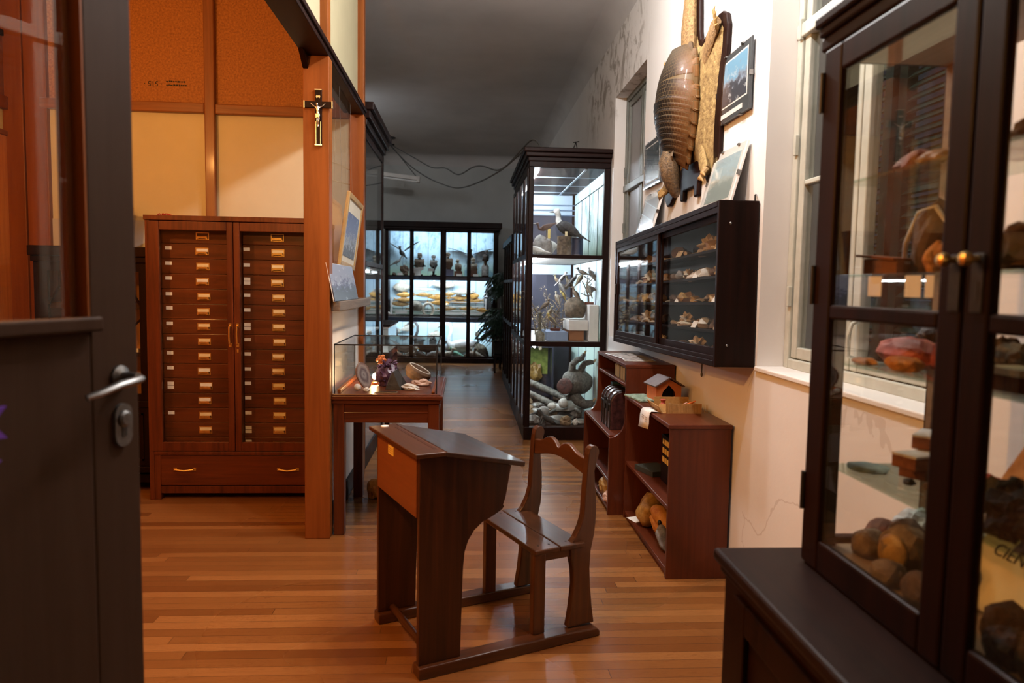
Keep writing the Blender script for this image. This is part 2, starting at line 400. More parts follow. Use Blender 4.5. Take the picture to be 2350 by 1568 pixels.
BEAKY = plain('yellow_beak', (0.50,0.33,0.08), 0.4, var=0.1)
LEGM = plain('dry_leg', (0.12,0.09,0.055), 0.6, var=0.2)
EYE = plain('glass_eye', (0.01,0.008,0.006), 0.1, var=0.0)
FISH = {k: mottled('fish_'+k, a, b, 26, 0.4, 0.2, coat=0.3) for k, a, b in (
    ('golden', (0.30,0.13,0.03), (0.62,0.36,0.11)), ('brown', (0.12,0.065,0.025), (0.40,0.23,0.08)),
    ('silver', (0.30,0.27,0.21), (0.60,0.54,0.43)), ('amber', (0.36,0.14,0.02), (0.68,0.38,0.09)))}
STONE = {k: mottled('stone_'+k, a, b, s, r, 0.6, c) for k, a, b, c, s, r in (
    ('tan', (0.12,0.07,0.035), (0.27,0.18,0.10), (0.42,0.32,0.21), 24, 0.8), ('grey', (0.12,0.11,0.10), (0.30,0.28,0.26), (0.45,0.43,0.40), 20, 0.85),
    ('white', (0.45,0.42,0.38), (0.70,0.67,0.62), (0.82,0.80,0.76), 20, 0.6), ('black', (0.005,0.004,0.004), (0.018,0.016,0.015), None, 25, 0.5),
    ('rust', (0.12,0.03,0.010), (0.27,0.085,0.028), (0.38,0.17,0.07), 20, 0.8), ('red', (0.30,0.035,0.02), (0.52,0.10,0.05), None, 20, 0.6),
    ('orange', (0.42,0.14,0.02), (0.62,0.30,0.06), None, 18, 0.6), ('green', (0.05,0.08,0.06), (0.16,0.22,0.17), (0.3,0.36,0.3), 22, 0.7),
    ('brown', (0.05,0.026,0.014), (0.13,0.072,0.04), (0.20,0.12,0.07), 18, 0.8), ('pink', (0.42,0.24,0.18), (0.66,0.46,0.38), (0.8,0.66,0.58), 14, 0.7),
    ('honey', (0.20,0.10,0.02), (0.45,0.26,0.07), (0.62,0.45,0.2), 20, 0.35))}
SHELLM = mottled('pale_shell', (0.40,0.31,0.24), (0.70,0.62,0.54), 24, 0.5, 0.3)
BONE = mottled('old_bone', (0.45,0.37,0.26), (0.68,0.60,0.48), 20, 0.6, 0.3)
HIDE = mottled('grey_scaly_hide', (0.04,0.037,0.03), (0.19,0.175,0.15), 38, 0.55, 0.7)
DHIDE = mottled('dark_scaly_hide', (0.012,0.012,0.012), (0.055,0.053,0.05), 45, 0.5, 0.6)
TURT = mottled('dull_turtle_shell', (0.06,0.05,0.04), (0.20,0.17,0.14), 12, 0.4, 0.3, coat=0.2)
SNAKE = mottled('grey_snake_skin', (0.03,0.027,0.022), (0.24,0.215,0.185), 22, 0.6, 0.3)
FOLD = plain('dark_foliage', (0.012,0.035,0.014), 0.5, var=0.4, scale=9)
FOLR = plain('dull_red_bracts', (0.12,0.012,0.012), 0.6, var=0.3)
DRYL = plain('dry_pale_leaves', (0.55,0.46,0.30), 0.8, col2=(0.26,0.19,0.10), scale=12)
TWIG = plain('twig_brown', (0.11,0.075,0.045), 0.85, var=0.3)
# ---------------------------------------------------------------- the room
XW, XL, YB, YF, ZC = 1.34, -3.25, -1.3, 14.0, 3.9
struct(MB().box(XL-.2, XW+.4, YB-.2, YF+.2, -0.06, 0), 'floor', FLOORM)
struct(MB().box(XL-.2, XW+.4, YB-.2, YF+.2, ZC, ZC+.06), 'ceiling', CEILM)
WY0, WY1, WZ0, WZ1 = 1.93, 3.205, 1.08, 3.30        # near window opening
VY0, VY1, VZ0, VZ1 = 5.466, 6.60, 1.00, 3.17        # far window opening
w = MB(); x0, x1 = XW, XW+.34
w.box(x0, x1, YB, WY0, 0, ZC).box(x0, x1, WY0, WY1, 0, WZ0).box(x0, x1, WY0, WY1, WZ1, ZC)
w.box(x0, x1, WY1, VY0, 0, ZC).box(x0, x1, VY0, VY1, 0, VZ0).box(x0, x1, VY0, VY1, VZ1, ZC).box(x0, x1, VY1, YF, 0, ZC)
struct(w, 'wall_right', WALLM)
struct(MB().box(XL-.1, XL, YB, YF, 0, ZC), 'wall_left', CREAM)
struct(MB().box(XL-.1, XW+.3, YF, YF+.1, 0, ZC), 'wall_back', GREYWALL)
struct(MB().box(XL-.1, XW+.3, YB-.1, YB, 0, ZC), 'wall_front', plain('dim_front_wall', (.30,.24,.16), .8, var=.05))
# soft cove between the right wall and the ceiling
cv = [(XW, ZC)] + [(XW-.16+.16*math.cos(a), ZC-.16+.16*math.sin(a)) for a in [PI/2*k/6 for k in range(7)]]
struct(MB().prism(cv, 'y', YB, YF), 'trim_1', CEILM, smooth=True)
cb = [(YF, ZC)] + [(YF-.2+.2*math.cos(a), ZC-.2+.2*math.sin(a)) for a in [PI/2*k/6 for k in range(7)]]
struct(MB().prism(cb, 'x', XL, XW), 'trim_2', CEILM, smooth=True)
struct(MB().box(XL, XW, YF-.025, YF, 0, .14), 'baseboard_back', DARKW['x'], bevel=.004)
# chipped white sill edge of the near window
struct(MB().box(XW-.012, XW+.13, WY0-.01, WY1+.004, WZ0, WZ0+.022), 'trim_3', WHITEP, bevel=.005)

# ---------- the partition: post, beam, transom boards, glass, ledge
PX0, PX1 = -0.89, -0.75
struct(MB().box(PX0, PX1, 4.045, 4.14, 0, 2.672), 'trim_4', POSTW['z'], bevel=.004)
struct(MB().box(-.852, PX1, 5.385, 5.47, 0, 2.672), 'trim_5', POSTW['z'], bevel=.003)
bm_ = MB().box(PX0, PX1, .55, 5.47, 2.672, 2.715).box(PX1-.035, PX1+.012, .55, 5.47, 2.700, 2.728)
bm_.prism([(4.045, 2.672), (3.93, 2.672), (4.045, 2.60)], 'x', PX0, PX0+.03)
struct(bm_, 'trim_6', DARKW['y'], bevel=.004)
struct(MB().box(-.815, -.795, .55, 5.47, 2.715, ZC), 'wall_partition', CREAM2)
for k, (a, b) in enumerate(((4.03, 4.105), (5.385, 5.47), (2.66, 2.735), (1.3, 1.375))):
    mb = MB().box(-.815, -.752, a, b, 2.728, ZC)
    o = struct(mb, 'trim_%d' % (7+k), POSTW['z'] if k < 2 else RAILW['z'], bevel=.003)
for y, z in ((4.06, 2.95), (4.06, 3.35)):
    pass
struct(MB().box(-.812, -.788, 4.14, 5.385, 0, 1.292), 'wall_partition_low', WHITEP)
struct(MB().box(-.800, -.775, 4.14, 5.385, 0, .13), 'baseboard_partition', DARKW['y'], bevel=.004)
struct(MB().box(-.806, -.800, 4.14, 5.385, 1.345, 2.672), 'window_3', GLASS)
struct(MB().box(-.85, -.700, 4.10, 5.40, 1.292, 1.346), 'trim_11', GREYW, bevel=.004)
# wall that carries on behind the partition's far post, closing the side room
struct(MB().box(XL, -.852, 5.40, 5.44, 0, 2.64), 'wall_side', CREAM)
struct(MB().box(XL, -.852, 5.40, 5.44, 2.64, ZC), 'wall_side_top', CORK)
struct(MB().box(XL, -.852, 5.392, 5.402, 0, 1.875), 'trim_12', LILAC)
struct(MB().box(-1.870, -1.797, 5.355, 5.40, 0, ZC), 'trim_13', RAILW['z'], bevel=.008)
struct(MB().box(-3.0, -1.870, 5.355, 5.40, 2.640, 2.712), 'trim_14', RAILW['x'], bevel=.008)
struct(MB().box(-1.797, -.852, 5.355, 5.40, 2.635, 2.707), 'trim_15', RAILW['x'], bevel=.008)
cp = MB().box(-3.25, -3.11, 5.36, 5.41, 0, ZC).box(-3.10, -2.95, 5.36, 5.41, 0, ZC)
struct(cp, 'trim_16', POSTW['z'], bevel=.006)
# left wall of the side room: boards, rails and cream strips
struct(MB().box(XL, XL+.02, YB, 5.36, 2.71, 3.12), 'trim_17', RAILW['y'], bevel=.004)
struct(MB().box(XL, XL+.045, YB, 5.36, 2.62, 2.71), 'trim_18', POSTW['y'], bevel=.006)
struct(MB().box(XL, XL+.035, YB, 5.36, 2.44, 2.475), 'trim_19', RAILW['y'], bevel=.004)
struct(MB().box(XL, XL+.025, YB, 5.36, 0, 2.44), 'trim_20', wood('orange_boards', (.42,.125,.024), (.66,.25,.055), 'z', .4, .1), bevel=.004)
struct(MB().box(XL, XL+.03, YB, 5.36, 3.12, 3.16), 'trim_21', DARKW['y'])
# ink stamps printed upside down on the left particle board
st = bpy.data.objects['wall_side_top']; TM[st.name] = Matrix.Identity(4)
text('\u00b7 515 \u00b7', .05, INK, st, (-2.235, 5.397, 2.845), (PI/2, PI, 0), 'stamp_lettering')
im = MB(); random.seed(2)
for zz_ in (2.862, 2.836):
    x = -2.145
    while x < -2.01:
        l_ = random.uniform(.006, .016); im.box(x, x+l_, 5.3985, 5.40, zz_-random.uniform(.003, .006), zz_+random.uniform(.003, .007)); x += l_+.004
im.build('ink_stamp', INK, st)

# ---------- windows in the right wall
def window(n, y0, y1, z0, z1, xf, paint, rails, pane, stiles):
    fr = MB(); a = .045; d0, d1 = xf, xf+.07
    fr.box(d0, d1, y0, y0+a, z0, z1).box(d0, d1, y1-a, y1, z0, z1).box(d0, d1, y0+a, y1-a, z0, z0+a).box(d0, d1, y0+a, y1-a, z1-a, z1)
    root = struct(fr, 'window_%d' % n, paint, bevel=.006); TM[root.name] = Matrix.Identity(4)
    ca = MB()
    ys = [y0+a] + stiles + [y1-a]
    for i in range(len(ys)-1):
        p, q = ys[i]+.004, ys[i+1]-.004
        zs = [z0+a+.004] + rails + [z1-a-.004]
        ca.box(d0+.012, d1-.012, p, p+.05, zs[0], zs[-1]).box(d0+.012, d1-.012, q-.05, q, zs[0], zs[-1])
        for k, z in enumerate(zs):
            if n == 1 and i == 0 and 0 < k < len(zs)-1: continue
            h = .022 if 0 < k < len(zs)-1 else .05
            lo = z if k == 0 else (z-.05 if k == len(zs)-1 else z-h/2)
            ca.box(d0+.014, d1-.014, p+.05, q-.05, lo, lo+h)
    ca.build('casement', paint, root, bevel=.005)
    MB().box(d0+.03, d0+.035, y0+a, y1-a, z0+a, z1-a).build('glass_pane', pane, root)
    for z in (z0+.28, z0+.95, z0+1.45):
        MB().box(d0-.012, d0+.006, y1-.05, y1-.028, z, z+.09).build('hinge', paint, root, bevel=.003)
    return root
w1 = window(1, WY0, WY1, WZ0+.02, WZ1, 1.462, WINP, [1.925], GLASSW, [2.66])
tr = MB().box(1.455, 1.535, WY0, WY1, 2.56, 2.62).build('transom_rail', WINP, w1, bevel=.006)
sh = MB()
for (p, q) in ((WY0+.03, 2.64), (2.68, WY1-.03)):
    sh.box(1.60, 1.64, p, p+.05, WZ0, WZ1).box(1.60, 1.64, q-.05, q, WZ0, WZ1)
    z = WZ0+.03
    while z < WZ1-.05:
        sh.obox((1.62, (p+q)/2, z), (.045, q-p-.09, .008), (0, -.75, 0)); z += .042
sh.build('shutter', SHUT, w1)
MB().tube([(1.47, 2.61, 1.20), (1.44, 2.61, 1.21), (1.435, 2.61, 1.27), (1.45, 2.61, 1.33), (1.47, 2.61, 1.34)], .008, 8).build('window_pull', WINP, w1, smooth=True)
w2 = window(2, VY0, VY1, VZ0, VZ1, 1.44, WINP2, [2.35], FROST, [6.03])
MB().box(1.43, 1.52, VY0, VY1, 2.32, 2.38).build('transom_rail', WINP2, w2, bevel=.006)
# ---------------------------------------------------------------- the open glazed door in the foreground
# leaf runs from its free edge back towards the hinge beside the camera
dE = Vector((-.703, 1.55, 0)); dH = Vector((-.93, .735, 0)); dd = (dH-dE); DW = dd.length
drz = math.atan2(dd.y, dd.x)
door = bpy.data.objects.new('door_1', None); COL.objects.link(door); door['kind'] = 'structure'
door.location = dE; door.rotation_euler = (0,0,drz); TM[door.name] = Tm(dE, drz)
# local: x along the leaf from the free edge, y+ = face towards the corridor side
lf = MB(True); t = .022
SW = .125
lf.box(0, SW, -t, t, .02, 2.35).box(DW-SW, DW, -t, t, .02, 2.35).box(SW, DW-SW, -t, t, .02, 1.372).box(SW, DW-SW, -t, t, 2.22, 2.35)
lf.build('door_leaf', DOORP, door, bevel=.004)
MB(True).box(SW, DW-SW, -.003, .003, 1.372, 2.22).build('glass_pane', GLASSD, door)
MB(True).box(SW, SW+.005, -t, t, 1.372, 2.22).box(SW+.005, SW+.02, -t, -.004, 1.372, 2.22).box(DW-SW-.005, DW-SW, -t, t, 1.372, 2.22).build('glazing_bead', POSTW['z'], door)
bd = MB(True).box(SW-.012, DW-SW+.012, t, t+.022, 1.350, 1.378)
bd.build('glazing_ledge', DOORP, door, bevel=.006, seg=3)
hd = MB(True)
hd.lathe([(.024,0),(.024,.006),(.012,.012),(.011,.045)], (0,0,0), 16, M=Matrix.Translation((.055, t, 1.253)) @ Matrix.Rotation(-PI/2, 4, 'X'))
hd.tube([(.045, t+.042, 1.250), (.07, t+.05, 1.249), (.11, t+.05, 1.246), (.155, t+.046, 1.236), (.178, t+.036, 1.230)], [(.010,.008),(.011,.009),(.011,.008),(.010,.007),(.006,.005)], 10, up=(0,0,1))
hd.build('door_handle', STEEL, door, smooth=True)
es = MB(True)
es.prism([(.052+.024*math.cos(a), 1.155+ (.02 if math.sin(a) > 0 else -.02) + .024*math.sin(a)) for a in [2*PI*k/20 for k in range(20)]], 'y', t, t+.008)
es.lathe([(.017,0),(.017,.012),(.012,.016)], M=Matrix.Translation((.052, t, 1.168)) @ Matrix.Rotation(-PI/2, 4, 'X'))
es.build('lock_escutcheon', DULLM, door, smooth=True, angle=.5)
MB(True).box(.046, .058, t+.006, t+.0095, 1.132, 1.158).build('keyhole', BLACK, door)
# paper ornament on the door's face
PURP = plain('purple_foil', (0.10,0.022,0.28), 0.45, var=0.2)
star = []
for k in range(14):
    a = 2*PI*k/14; r = .062 if k % 2 == 0 else .03
    star.append((r*math.cos(a), r*math.sin(a)))
Dm = TM[door.name]
orn = thing('paper_rosette', 'purple paper rosette with a long white tag stuck on the dark door', 'ornament', Dm @ Vector((.375, t, 1.04)), drz)
OM = Matrix.Translation((0, .006, .17)) @ Matrix.Rotation(PI/2, 4, 'X')
MB(True).prism(star, 'z', -.004, .004, M=OM).build('rosette', PURP, orn)
MB(True).prism([(x*.8, y*.8) for x, y in star], 'z', -.004, .004, M=Matrix.Translation((.01, .012, .10)) @ Matrix.Rotation(PI/2, 4, 'X') @ Matrix.Rotation(.25, 4, 'Z')).build('rosette', PURP, orn)
MB(True).box(-.03, .036, .001, .004, -.02, .19).build('paper_tag', PAPER, orn)

# ---------------------------------------------------------------- specimen drawer cabinet
CX0, CX1, CY0, CY1, CZ = -2.06, -.95, 4.80, 5.30, 1.866
cab = thing('drawer_cabinet', 'tall reddish wooden cabinet of small specimen drawers behind two glass doors', 'cabinet', ((CX0+CX1)/2, (CY0+CY1)/2, 0))
c = MB()
c.box(CX0, CX0+.03, CY0, CY1, 0, CZ-.03).box(CX1-.03, CX1, CY0, CY1, 0, CZ-.03).box(CX0-.006, CX1+.006, CY0-.008, CY1, CZ-.032, CZ)
c.box(CX0+.03, CX1-.03, CY1-.02, CY1, .07, CZ-.03).box(CX0+.03, CX1-.03, CY0, CY1-.02, .30, .325).box(CX0+.03, CX1-.03, CY0+.01, CY1-.02, .04, .09)
c.box(CX0+.03, CX0+.07, CY0+.004, CY0+.05, 0, .30).box(CX1-.07, CX1-.03, CY0+.004, CY0+.05, 0, .30)
xm = -1.505
c.box(xm-.028, xm+.028, CY0+.02, CY1-.02, .325, CZ-.03)
c.build('carcass', MAHOG['z'], cab, bevel=.003)
dr = MB().box(CX0+.07, CX1-.07, CY0+.006, CY0+.03, .095, .298)
bot = dr.build('bottom_drawer', MAHOG['x'], cab, bevel=.003)
for hx in (-1.835, -1.165):
    h = MB().tube([(hx-.06, CY0+.006, .205), (hx-.058, CY0-.016, .205), (hx, CY0-.022, .199), (hx+.058, CY0-.016, .205), (hx+.06, CY0+.006, .205)], .005, 8)
    h.box(hx-.072, hx-.05, CY0+.001, CY0+.007, .195, .215).box(hx+.05, hx+.072, CY0+.001, CY0+.007, .195, .215)
    h.build('drawer_handle', BRASS, bot, smooth=True, angle=.6)
DZ0, DZ1 = .328, CZ-.036
for side, (a, b) in enumerate(((CX0+.014, xm-.002), (xm+.002, CX1-.014))):
    f = MB(); yo = CY0-.004; y1 = CY0+.022
    sl = .075 if side == 0 else .04; sr = .04 if side == 0 else .075
    f.box(a, a+sl, yo, y1, DZ0, DZ1).box(b-sr, b, yo, y1, DZ0, DZ1).box(a+sl, b-sr, yo, y1, DZ0, DZ0+.06).box(a+sl, b-sr, yo, y1, DZ1-.058, DZ1)
    dg = f.build('door', MAHOG['z'], cab, bevel=.004)
    MB().box(a+sl-.004, b-sr+.004, CY0+.008, CY0+.012, DZ0+.056, DZ1-.054).build('glass_pane', GLASS, dg)
    hx = b-.022 if side == 0 else a+.022
    p = MB().tube([(hx, yo, 1.16), (hx, yo-.02, 1.155), (hx, yo-.026, 1.10), (hx, yo-.02, 1.045), (hx, yo, 1.04)], .006, 8)
    p.box(hx-.009, hx+.009, yo-.003, yo+.001, 1.15, 1.175).box(hx-.009, hx+.009, yo-.003, yo+.001, 1.02, 1.045)
    p.build('door_pull', BRASS, dg, smooth=True, angle=.6)
    if side:
        MB().box(hx-.006, hx+.006, yo-.003, yo+.001, .985, 1.005).build('keyhole_plate', BRASS, dg)
DY = CY0+.095
for colm, (a, b) in enumerate(((CX0+.06, xm-.032), (xm+.032, CX1-.06))):
    for k in range(15):
        zc = 1.742-.0993*k
        z0, z1 = zc-.0485, zc+.0485
        if k == 14: z0 = zc-.04
        if k == 0: z1 = min(z1, CZ-.04)
        jit = random.uniform(-.0015, .0015)
        d = MB().box(a, b, DY+jit, DY+.35, z0, z1).build('drawer', MAHOG['x'], cab, bevel=.0025)
        px = (-1.735 if colm == 0 else -1.243) + random.uniform(-.006, .006) + (.012*(k/14.) if colm == 0 else 0)
        q = MB()
        dark = (colm == 0 and k in (0, 14)) or (colm == 1 and k == 0)
        y = DY+jit
        q.box(px-.042, px+.042, y-.004, y, zc-.024, zc-.019).box(px-.042, px+.042, y-.004, y, zc+.019, zc+.024)
        q.box(px-.042, px-.037, y-.004, y, zc-.019, zc+.019).box(px+.037, px+.042, y-.004, y, zc-.019, zc+.019)
        q.prism([(px-.03, zc-.002), (px+.03, zc-.002), (px+.036, zc-.022), (px+.02, zc-.015), (px-.02, zc-.015), (px-.036, zc-.022)], 'y', y-.018, y-.003)
        q.build('card_pull', BRASS, d)
        white = colm == 0 and k in (1, 3, 9, 10, 11)
        if not dark:
            MB().box(px-.037, px+.037, y-.0025, y+.001, zc-.003, zc+.019).build('name_card', PAPER if white else CARD, d)
        if (colm == 0 and 1 <= k <= 12 and k != 11) or (colm == 1 and k >= 1):
            lx = (-1.952 if colm == 0 else -1.447); lz = zc+.018+random.uniform(-.004, .004)
            MB().box(lx-.021, lx+.021, y-.0015, y+.001, lz-.011, lz+.011).build('paper_label', PAPER, d)
            if (k == 10 and colm == 0) or (colm == 1 and k in (3, 6, 13)):
                MB().box(lx-.021, lx+.021, y-.0015, y+.001, lz-.037, lz-.015).build('paper_label', PAPER, d)
rb = MB()
random.seed(3)
for k in range(7):
    a = random.uniform(0, 6.28); r = random.uniform(.03, .07)
    p0 = Vector((-1.99, 4.9, CZ+.004))
    rb.tube([p0, p0+Vector((r*.5*math.cos(a), r*.3*math.sin(a), .014)), p0+Vector((r*math.cos(a), r*.6*math.sin(a), .004))], .0035, 6)
solo(rb, 'ribbon_knot', plain('red_ribbon', (0.35,0.02,0.015), 0.6), 'small red ribbon knot lying on top of the drawer cabinet', 'ribbon')

# ---------------------------------------------------------------- dark glazed bookcase behind the door
bc = thing('glazed_bookcase', 'dark wooden bookcase with lattice glass doors beside the drawer cabinet', 'bookcase', (-2.45, 5.15, 0))
BX0, BX1, BY0, BY1 = -2.86, -2.09, 4.98, 5.34
b = MB()
b.box(BX0, BX0+.04, BY0, BY1, 0, 1.6).box(BX1-.04, BX1, BY0, BY1, 0, 1.6).box(BX0-.02, BX1+.02, BY0-.03, BY1, 1.6, 1.665).box(BX0-.01, BX1+.01, BY0-.015, BY1, 1.56, 1.6)
b.box(BX0, BX1, BY0-.01, BY1, .585, .63).box(BX0+.04, BX1-.04, BY0+.02, BY1, .06, .12).box(BX0-.01, BX1+.01, BY0-.02, BY1, .14, .18)
b.build('carcass', DARKW['z'], bc, bevel=.005)
MB().box(BX0+.04, BX1-.04, BY1-.02, BY1, .63, 1.56).build('back_board', wood('lit_back_boards', (.42,.15,.03), (.62,.27,.07), 'z', .5, 0), bc)  # lamp glow on these boards is put into the lighter orange colour
MB().box(BX0+.04, BX1-.04, BY0+.03, BY1-.02, 1.25, 1.29).box(BX0+.04, BX1-.04, BY0+.03, BY1-.02, .93, .955).build('shelf', DARKW['x'], bc)
xm2 = (BX0+BX1)/2
for a, e in ((BX0+.04, xm2), (xm2, BX1-.04)):
    f = MB()
    f.box(a, a+.05, BY0-.002, BY0+.024, .63, 1.56).box(e-.05, e, BY0-.002, BY0+.024, .63, 1.56).box(a+.05, e-.05, BY0-.002, BY0+.024, .63, .67).box(a+.05, e-.05, BY0-.002, BY0+.024, 1.50, 1.56)
    cx = (a+e)/2; h = .105
    for pts in (((a+.05, 1.18), (cx, 1.06)), ((cx, 1.06), (e-.05, 1.18)), ((a+.05, 1.28), (cx-.05, 1.40)), ((cx-.05, 1.40), (cx-.05, 1.50)), ((e-.05, 1.28), (cx+.05, 1.40)), ((cx+.05, 1.40), (cx+.05, 1.5)), ((cx-.05, 1.40), (cx+.05, 1.40)), ((cx, 1.06), (cx, .67))):
        f.tube([(pts[0][0], BY0+.01, pts[0][1]), (pts[1][0], BY0+.01, pts[1][1])], .009, 4)
    d = f.build('door', DARKW['z'], bc)
    MB().box(a+.05, e-.05, BY0+.012, BY0+.015, .67, 1.50).build('glass_pane', GLASS, d)
    p = MB().box(a, e, BY0-.002, BY0+.02, .18, .585)
    d2 = p.build('lower_door', DARKW['z'], bc, bevel=.005)
    g = MB()
    for s in (0, 1):
        z0, z1, l, r = (.22, .545, a+.04, e-.04)
    g.box(l, r, BY0-.008, BY0, z0, z0+.012).box(l, r, BY0-.008, BY0, z1-.012, z1).box(l, l+.012, BY0-.008, BY0, z0, z1).box(r-.012, r, BY0-.008, BY0, z0, z1)
    zc = (z0+z1)/2
    dm = [(cx-.1, zc), (cx, zc+.07), (cx+.1, zc), (cx, zc-.07)]
    for i in range(4):
        u, v_ = dm[i], dm[(i+1) % 4]
        g.tube([(u[0], BY0-.004, u[1]), (v_[0], BY0-.004, v_[1])], .005, 4)
    g.build('moulding', DARKW['x'], d2)
for k in range(9):
    x = BX0+.09+k*.072
    solo(MB().box(x, x+.05, BY0+.05, BY0+.0525, .956, .982), 'shelf_card', PAPER, 'tiny white card, %s from the left along the shelf edge inside the dark bookcase' % ORD[k], 'card', 'shelf cards in the dark bookcase')
gf = thing('gilt_picture_frame', 'gold framed picture leaning on top of the dark bookcase', 'picture frame', (-2.52, 5.2, 1.667), rot=(-.16, .10, -.05))
g = MB(True)
g.box(-.17, -.13, -.012, .012, 0, .31).box(.13, .17, -.012, .012, 0, .31).box(-.13, .13, -.012, .012, 0, .04).box(-.13, .13, -.012, .012, .27, .31)
g.build('frame', GOLD, gf, bevel=.008)
MB(True).box(-.13, .13, .002, .008, .04, .27).build('picture', CREAM, gf)
MB(True).box(-.13, -.122, -.006, .002, .04, .27).box(.122, .13, -.006, .002, .04, .27).box(-.122, .122, -.006, .002, .04, .048).box(-.122, .122, -.006, .002, .262, .27).build('inner_slip', RAILW['z'], gf)
# things on the side room's left wall, seen through the door's glass
pf = thing('wall_picture', 'white bordered picture hung on the orange boards seen through the door glass', 'picture', (XL+.026, 4.93, 1.93))
MB().box(XL+.025, XL+.04, 4.72, 5.16, 1.95, 2.38).build('frame', PAPER, pf, bevel=.003)
MB().box(XL+.04, XL+.043, 4.76, 5.12, 1.99, 2.34).build('print', RAILW['z'], pf)
kb = MB().lathe([(.0,0),(.016,.002),(.02,.014),(.012,.024),(.009,.04)], (0,0,0), 14, M=Matrix.Translation((XL+.065, 4.86, 1.75)) @ Matrix.Rotation(-PI/2, 4, 'Y'))
solo(kb, 'brass_peg', BRASS, 'small brass knob on the orange boarded wall seen through the door glass', 'knob', smooth=True)

# ---------------------------------------------------------------- crucifix on the post
cr = thing('crucifix', 'dark wooden crucifix with silver figure on the orange post', 'crucifix', (-.805, 4.045, 2.19))
c = MB().box(-.822, -.788, 4.030, 4.045, 2.197, 2.488).box(-.879, -.822, 4.030, 4.045, 2.393, 2.427).box(-.788, -.732, 4.030, 4.045, 2.393, 2.427)
c.build('cross', DARKW['z'], cr, bevel=.002)
e = MB().box(-.824, -.786, 4.027, 4.045, 2.193, 2.199).box(-.824, -.786, 4.027, 4.045, 2.486, 2.492).box(-.883, -.877, 4.027, 4.045, 2.391, 2.429).box(-.734, -.728, 4.027, 4.045, 2.391, 2.429)
e.box(-.818, -.816, 4.028, 4.031, 2.2, 2.32).box(-.794, -.792, 4.028, 4.031, 2.2, 2.32)
e.build('metal_edging', SILVER, cr)
MB().prism([(-.817,2.452),(-.812,2.459),(-.805,2.455),(-.798,2.459),(-.793,2.452),(-.797,2.443),(-.805,2.448),(-.813,2.443)], 'y', 4.026, 4.031).build('scroll_plate', SILVER, cr)
J = {'pel':(-.805,4.020,2.352),'waist':(-.804,4.018,2.366),'chest':(-.805,4.016,2.383),'neck':(-.806,4.015,2.397),'head':(-.808,4.011,2.406),'crown':(-.809,4.012,2.415),
     'shl':(-.815,4.018,2.393),'ell':(-.830,4.020,2.402),'hal':(-.844,4.022,2.416),'shr':(-.795,4.018,2.393),'elr':(-.780,4.020,2.400),'har':(-.766,4.022,2.414),
     'hil':(-.809,4.020,2.345),'knl':(-.808,4.012,2.322),'anl':(-.806,4.020,2.300),'ftl':(-.806,4.016,2.288),'hir':(-.800,4.020,2.345),'knr':(-.799,4.012,2.321),'anr':(-.803,4.019,2.300),'ftr':(-.803,4.015,2.289)}
names = list(J); me = bpy.data.meshes.new('figure')
ed = [('pel','waist'),('waist','chest'),('chest','neck'),('neck','head'),('head','crown'),('chest','shl'),('shl','ell'),('ell','hal'),('chest','shr'),('shr','elr'),('elr','har'),('pel','hil'),('hil','knl'),('knl','anl'),('anl','ftl'),('pel','hir'),('hir','knr'),('knr','anr'),('anr','ftr')]
me.from_pydata([tuple(TM[cr.name].inverted() @ Vector(J[k])) for k in names], [(names.index(a), names.index(b)) for a, b in ed], [])
fo = bpy.data.objects.new('figure', me); COL.objects.link(fo); fo.parent = cr
sk = fo.modifiers.new('skin', 'SKIN'); sb = fo.modifiers.new('smooth', 'SUBSURF'); sb.levels = 1; sb.render_levels = 2
rad = dict(pel=.0085, waist=.0075, chest=.0095, neck=.004, head=.0068, crown=.005, shl=.0042, ell=.0032, hal=.0028, shr=.0042, elr=.0032, har=.0028, hil=.0058, knl=.0044, anl=.0032, ftl=.003, hir=.0058, knr=.0044, anr=.0032, ftr=.003)
if me.skin_vertices:
    for i, k in enumerate(names):
        s = me.skin_vertices[0].data[i]; s.radius = (rad[k], rad[k]*.9); s.use_root = (k == 'pel')
me.materials.append(SILVER)
MB().prism([(-.816,2.358),(-.794,2.358),(-.793,2.345),(-.797,2.333),(-.805,2.338),(-.814,2.332)], 'y', 4.008, 4.016).build('loincloth', SILVER, cr, bevel=.002)

# ---------------------------------------------------------------- picture and print standing on the partition ledge
def photo_mat(name, top, mid, dark, streak='x', amount=.5, scale=6.0, seed=0, axis='Z', lo=0, hi=1):
    m, n, out = nt(name); b = bsdf(n, out, .35, coat=.6)
    tc = nd(n, 'ShaderNodeTexCoord'); sp = nd(n, 'ShaderNodeSeparateXYZ'); n.links.new(tc.outputs['Generated'], sp.inputs[0])
    a = nd(n, 'ShaderNodeTexNoise', Scale=1.0, Detail=7.0, Roughness=.65)
    sc = {'x': (1,scale,scale), 'v': (scale*2.2, scale*2.2, scale*.35), 'n': (scale,scale,scale)}[streak]
    n.links.new(coords(n, sc, kind='Generated', loc=(seed, seed*1.7, seed*.6)), a.inputs['Vector'])
    q = math_(n, 'ADD', sp.outputs[axis], math_(n, 'MULTIPLY', math_(n, 'SUBTRACT', a.outputs['Fac'], .5), 1.3))
    r = ramp(n, [(amount-.16, dark), (amount, mid), (amount+.12, top)], q)
    g = mixc(n, r.outputs[0], (0.72,0.74,0.76), math_(n, 'MULTIPLY', math_(n, 'GREATER_THAN', a.outputs['Fac'], .60), .45))
    n.links.new(g, b.inputs['Base Color']); return m
PH1 = photo_mat('waterfall_photo', (.16,.19,.34), (.42,.42,.45), (.10,.09,.10), 'v', .38, 5, 3)
pic = thing('ledge_picture', 'light wood framed waterfall picture hung by wires over the partition ledge', 'picture', (-.775, 4.80, 1.55))
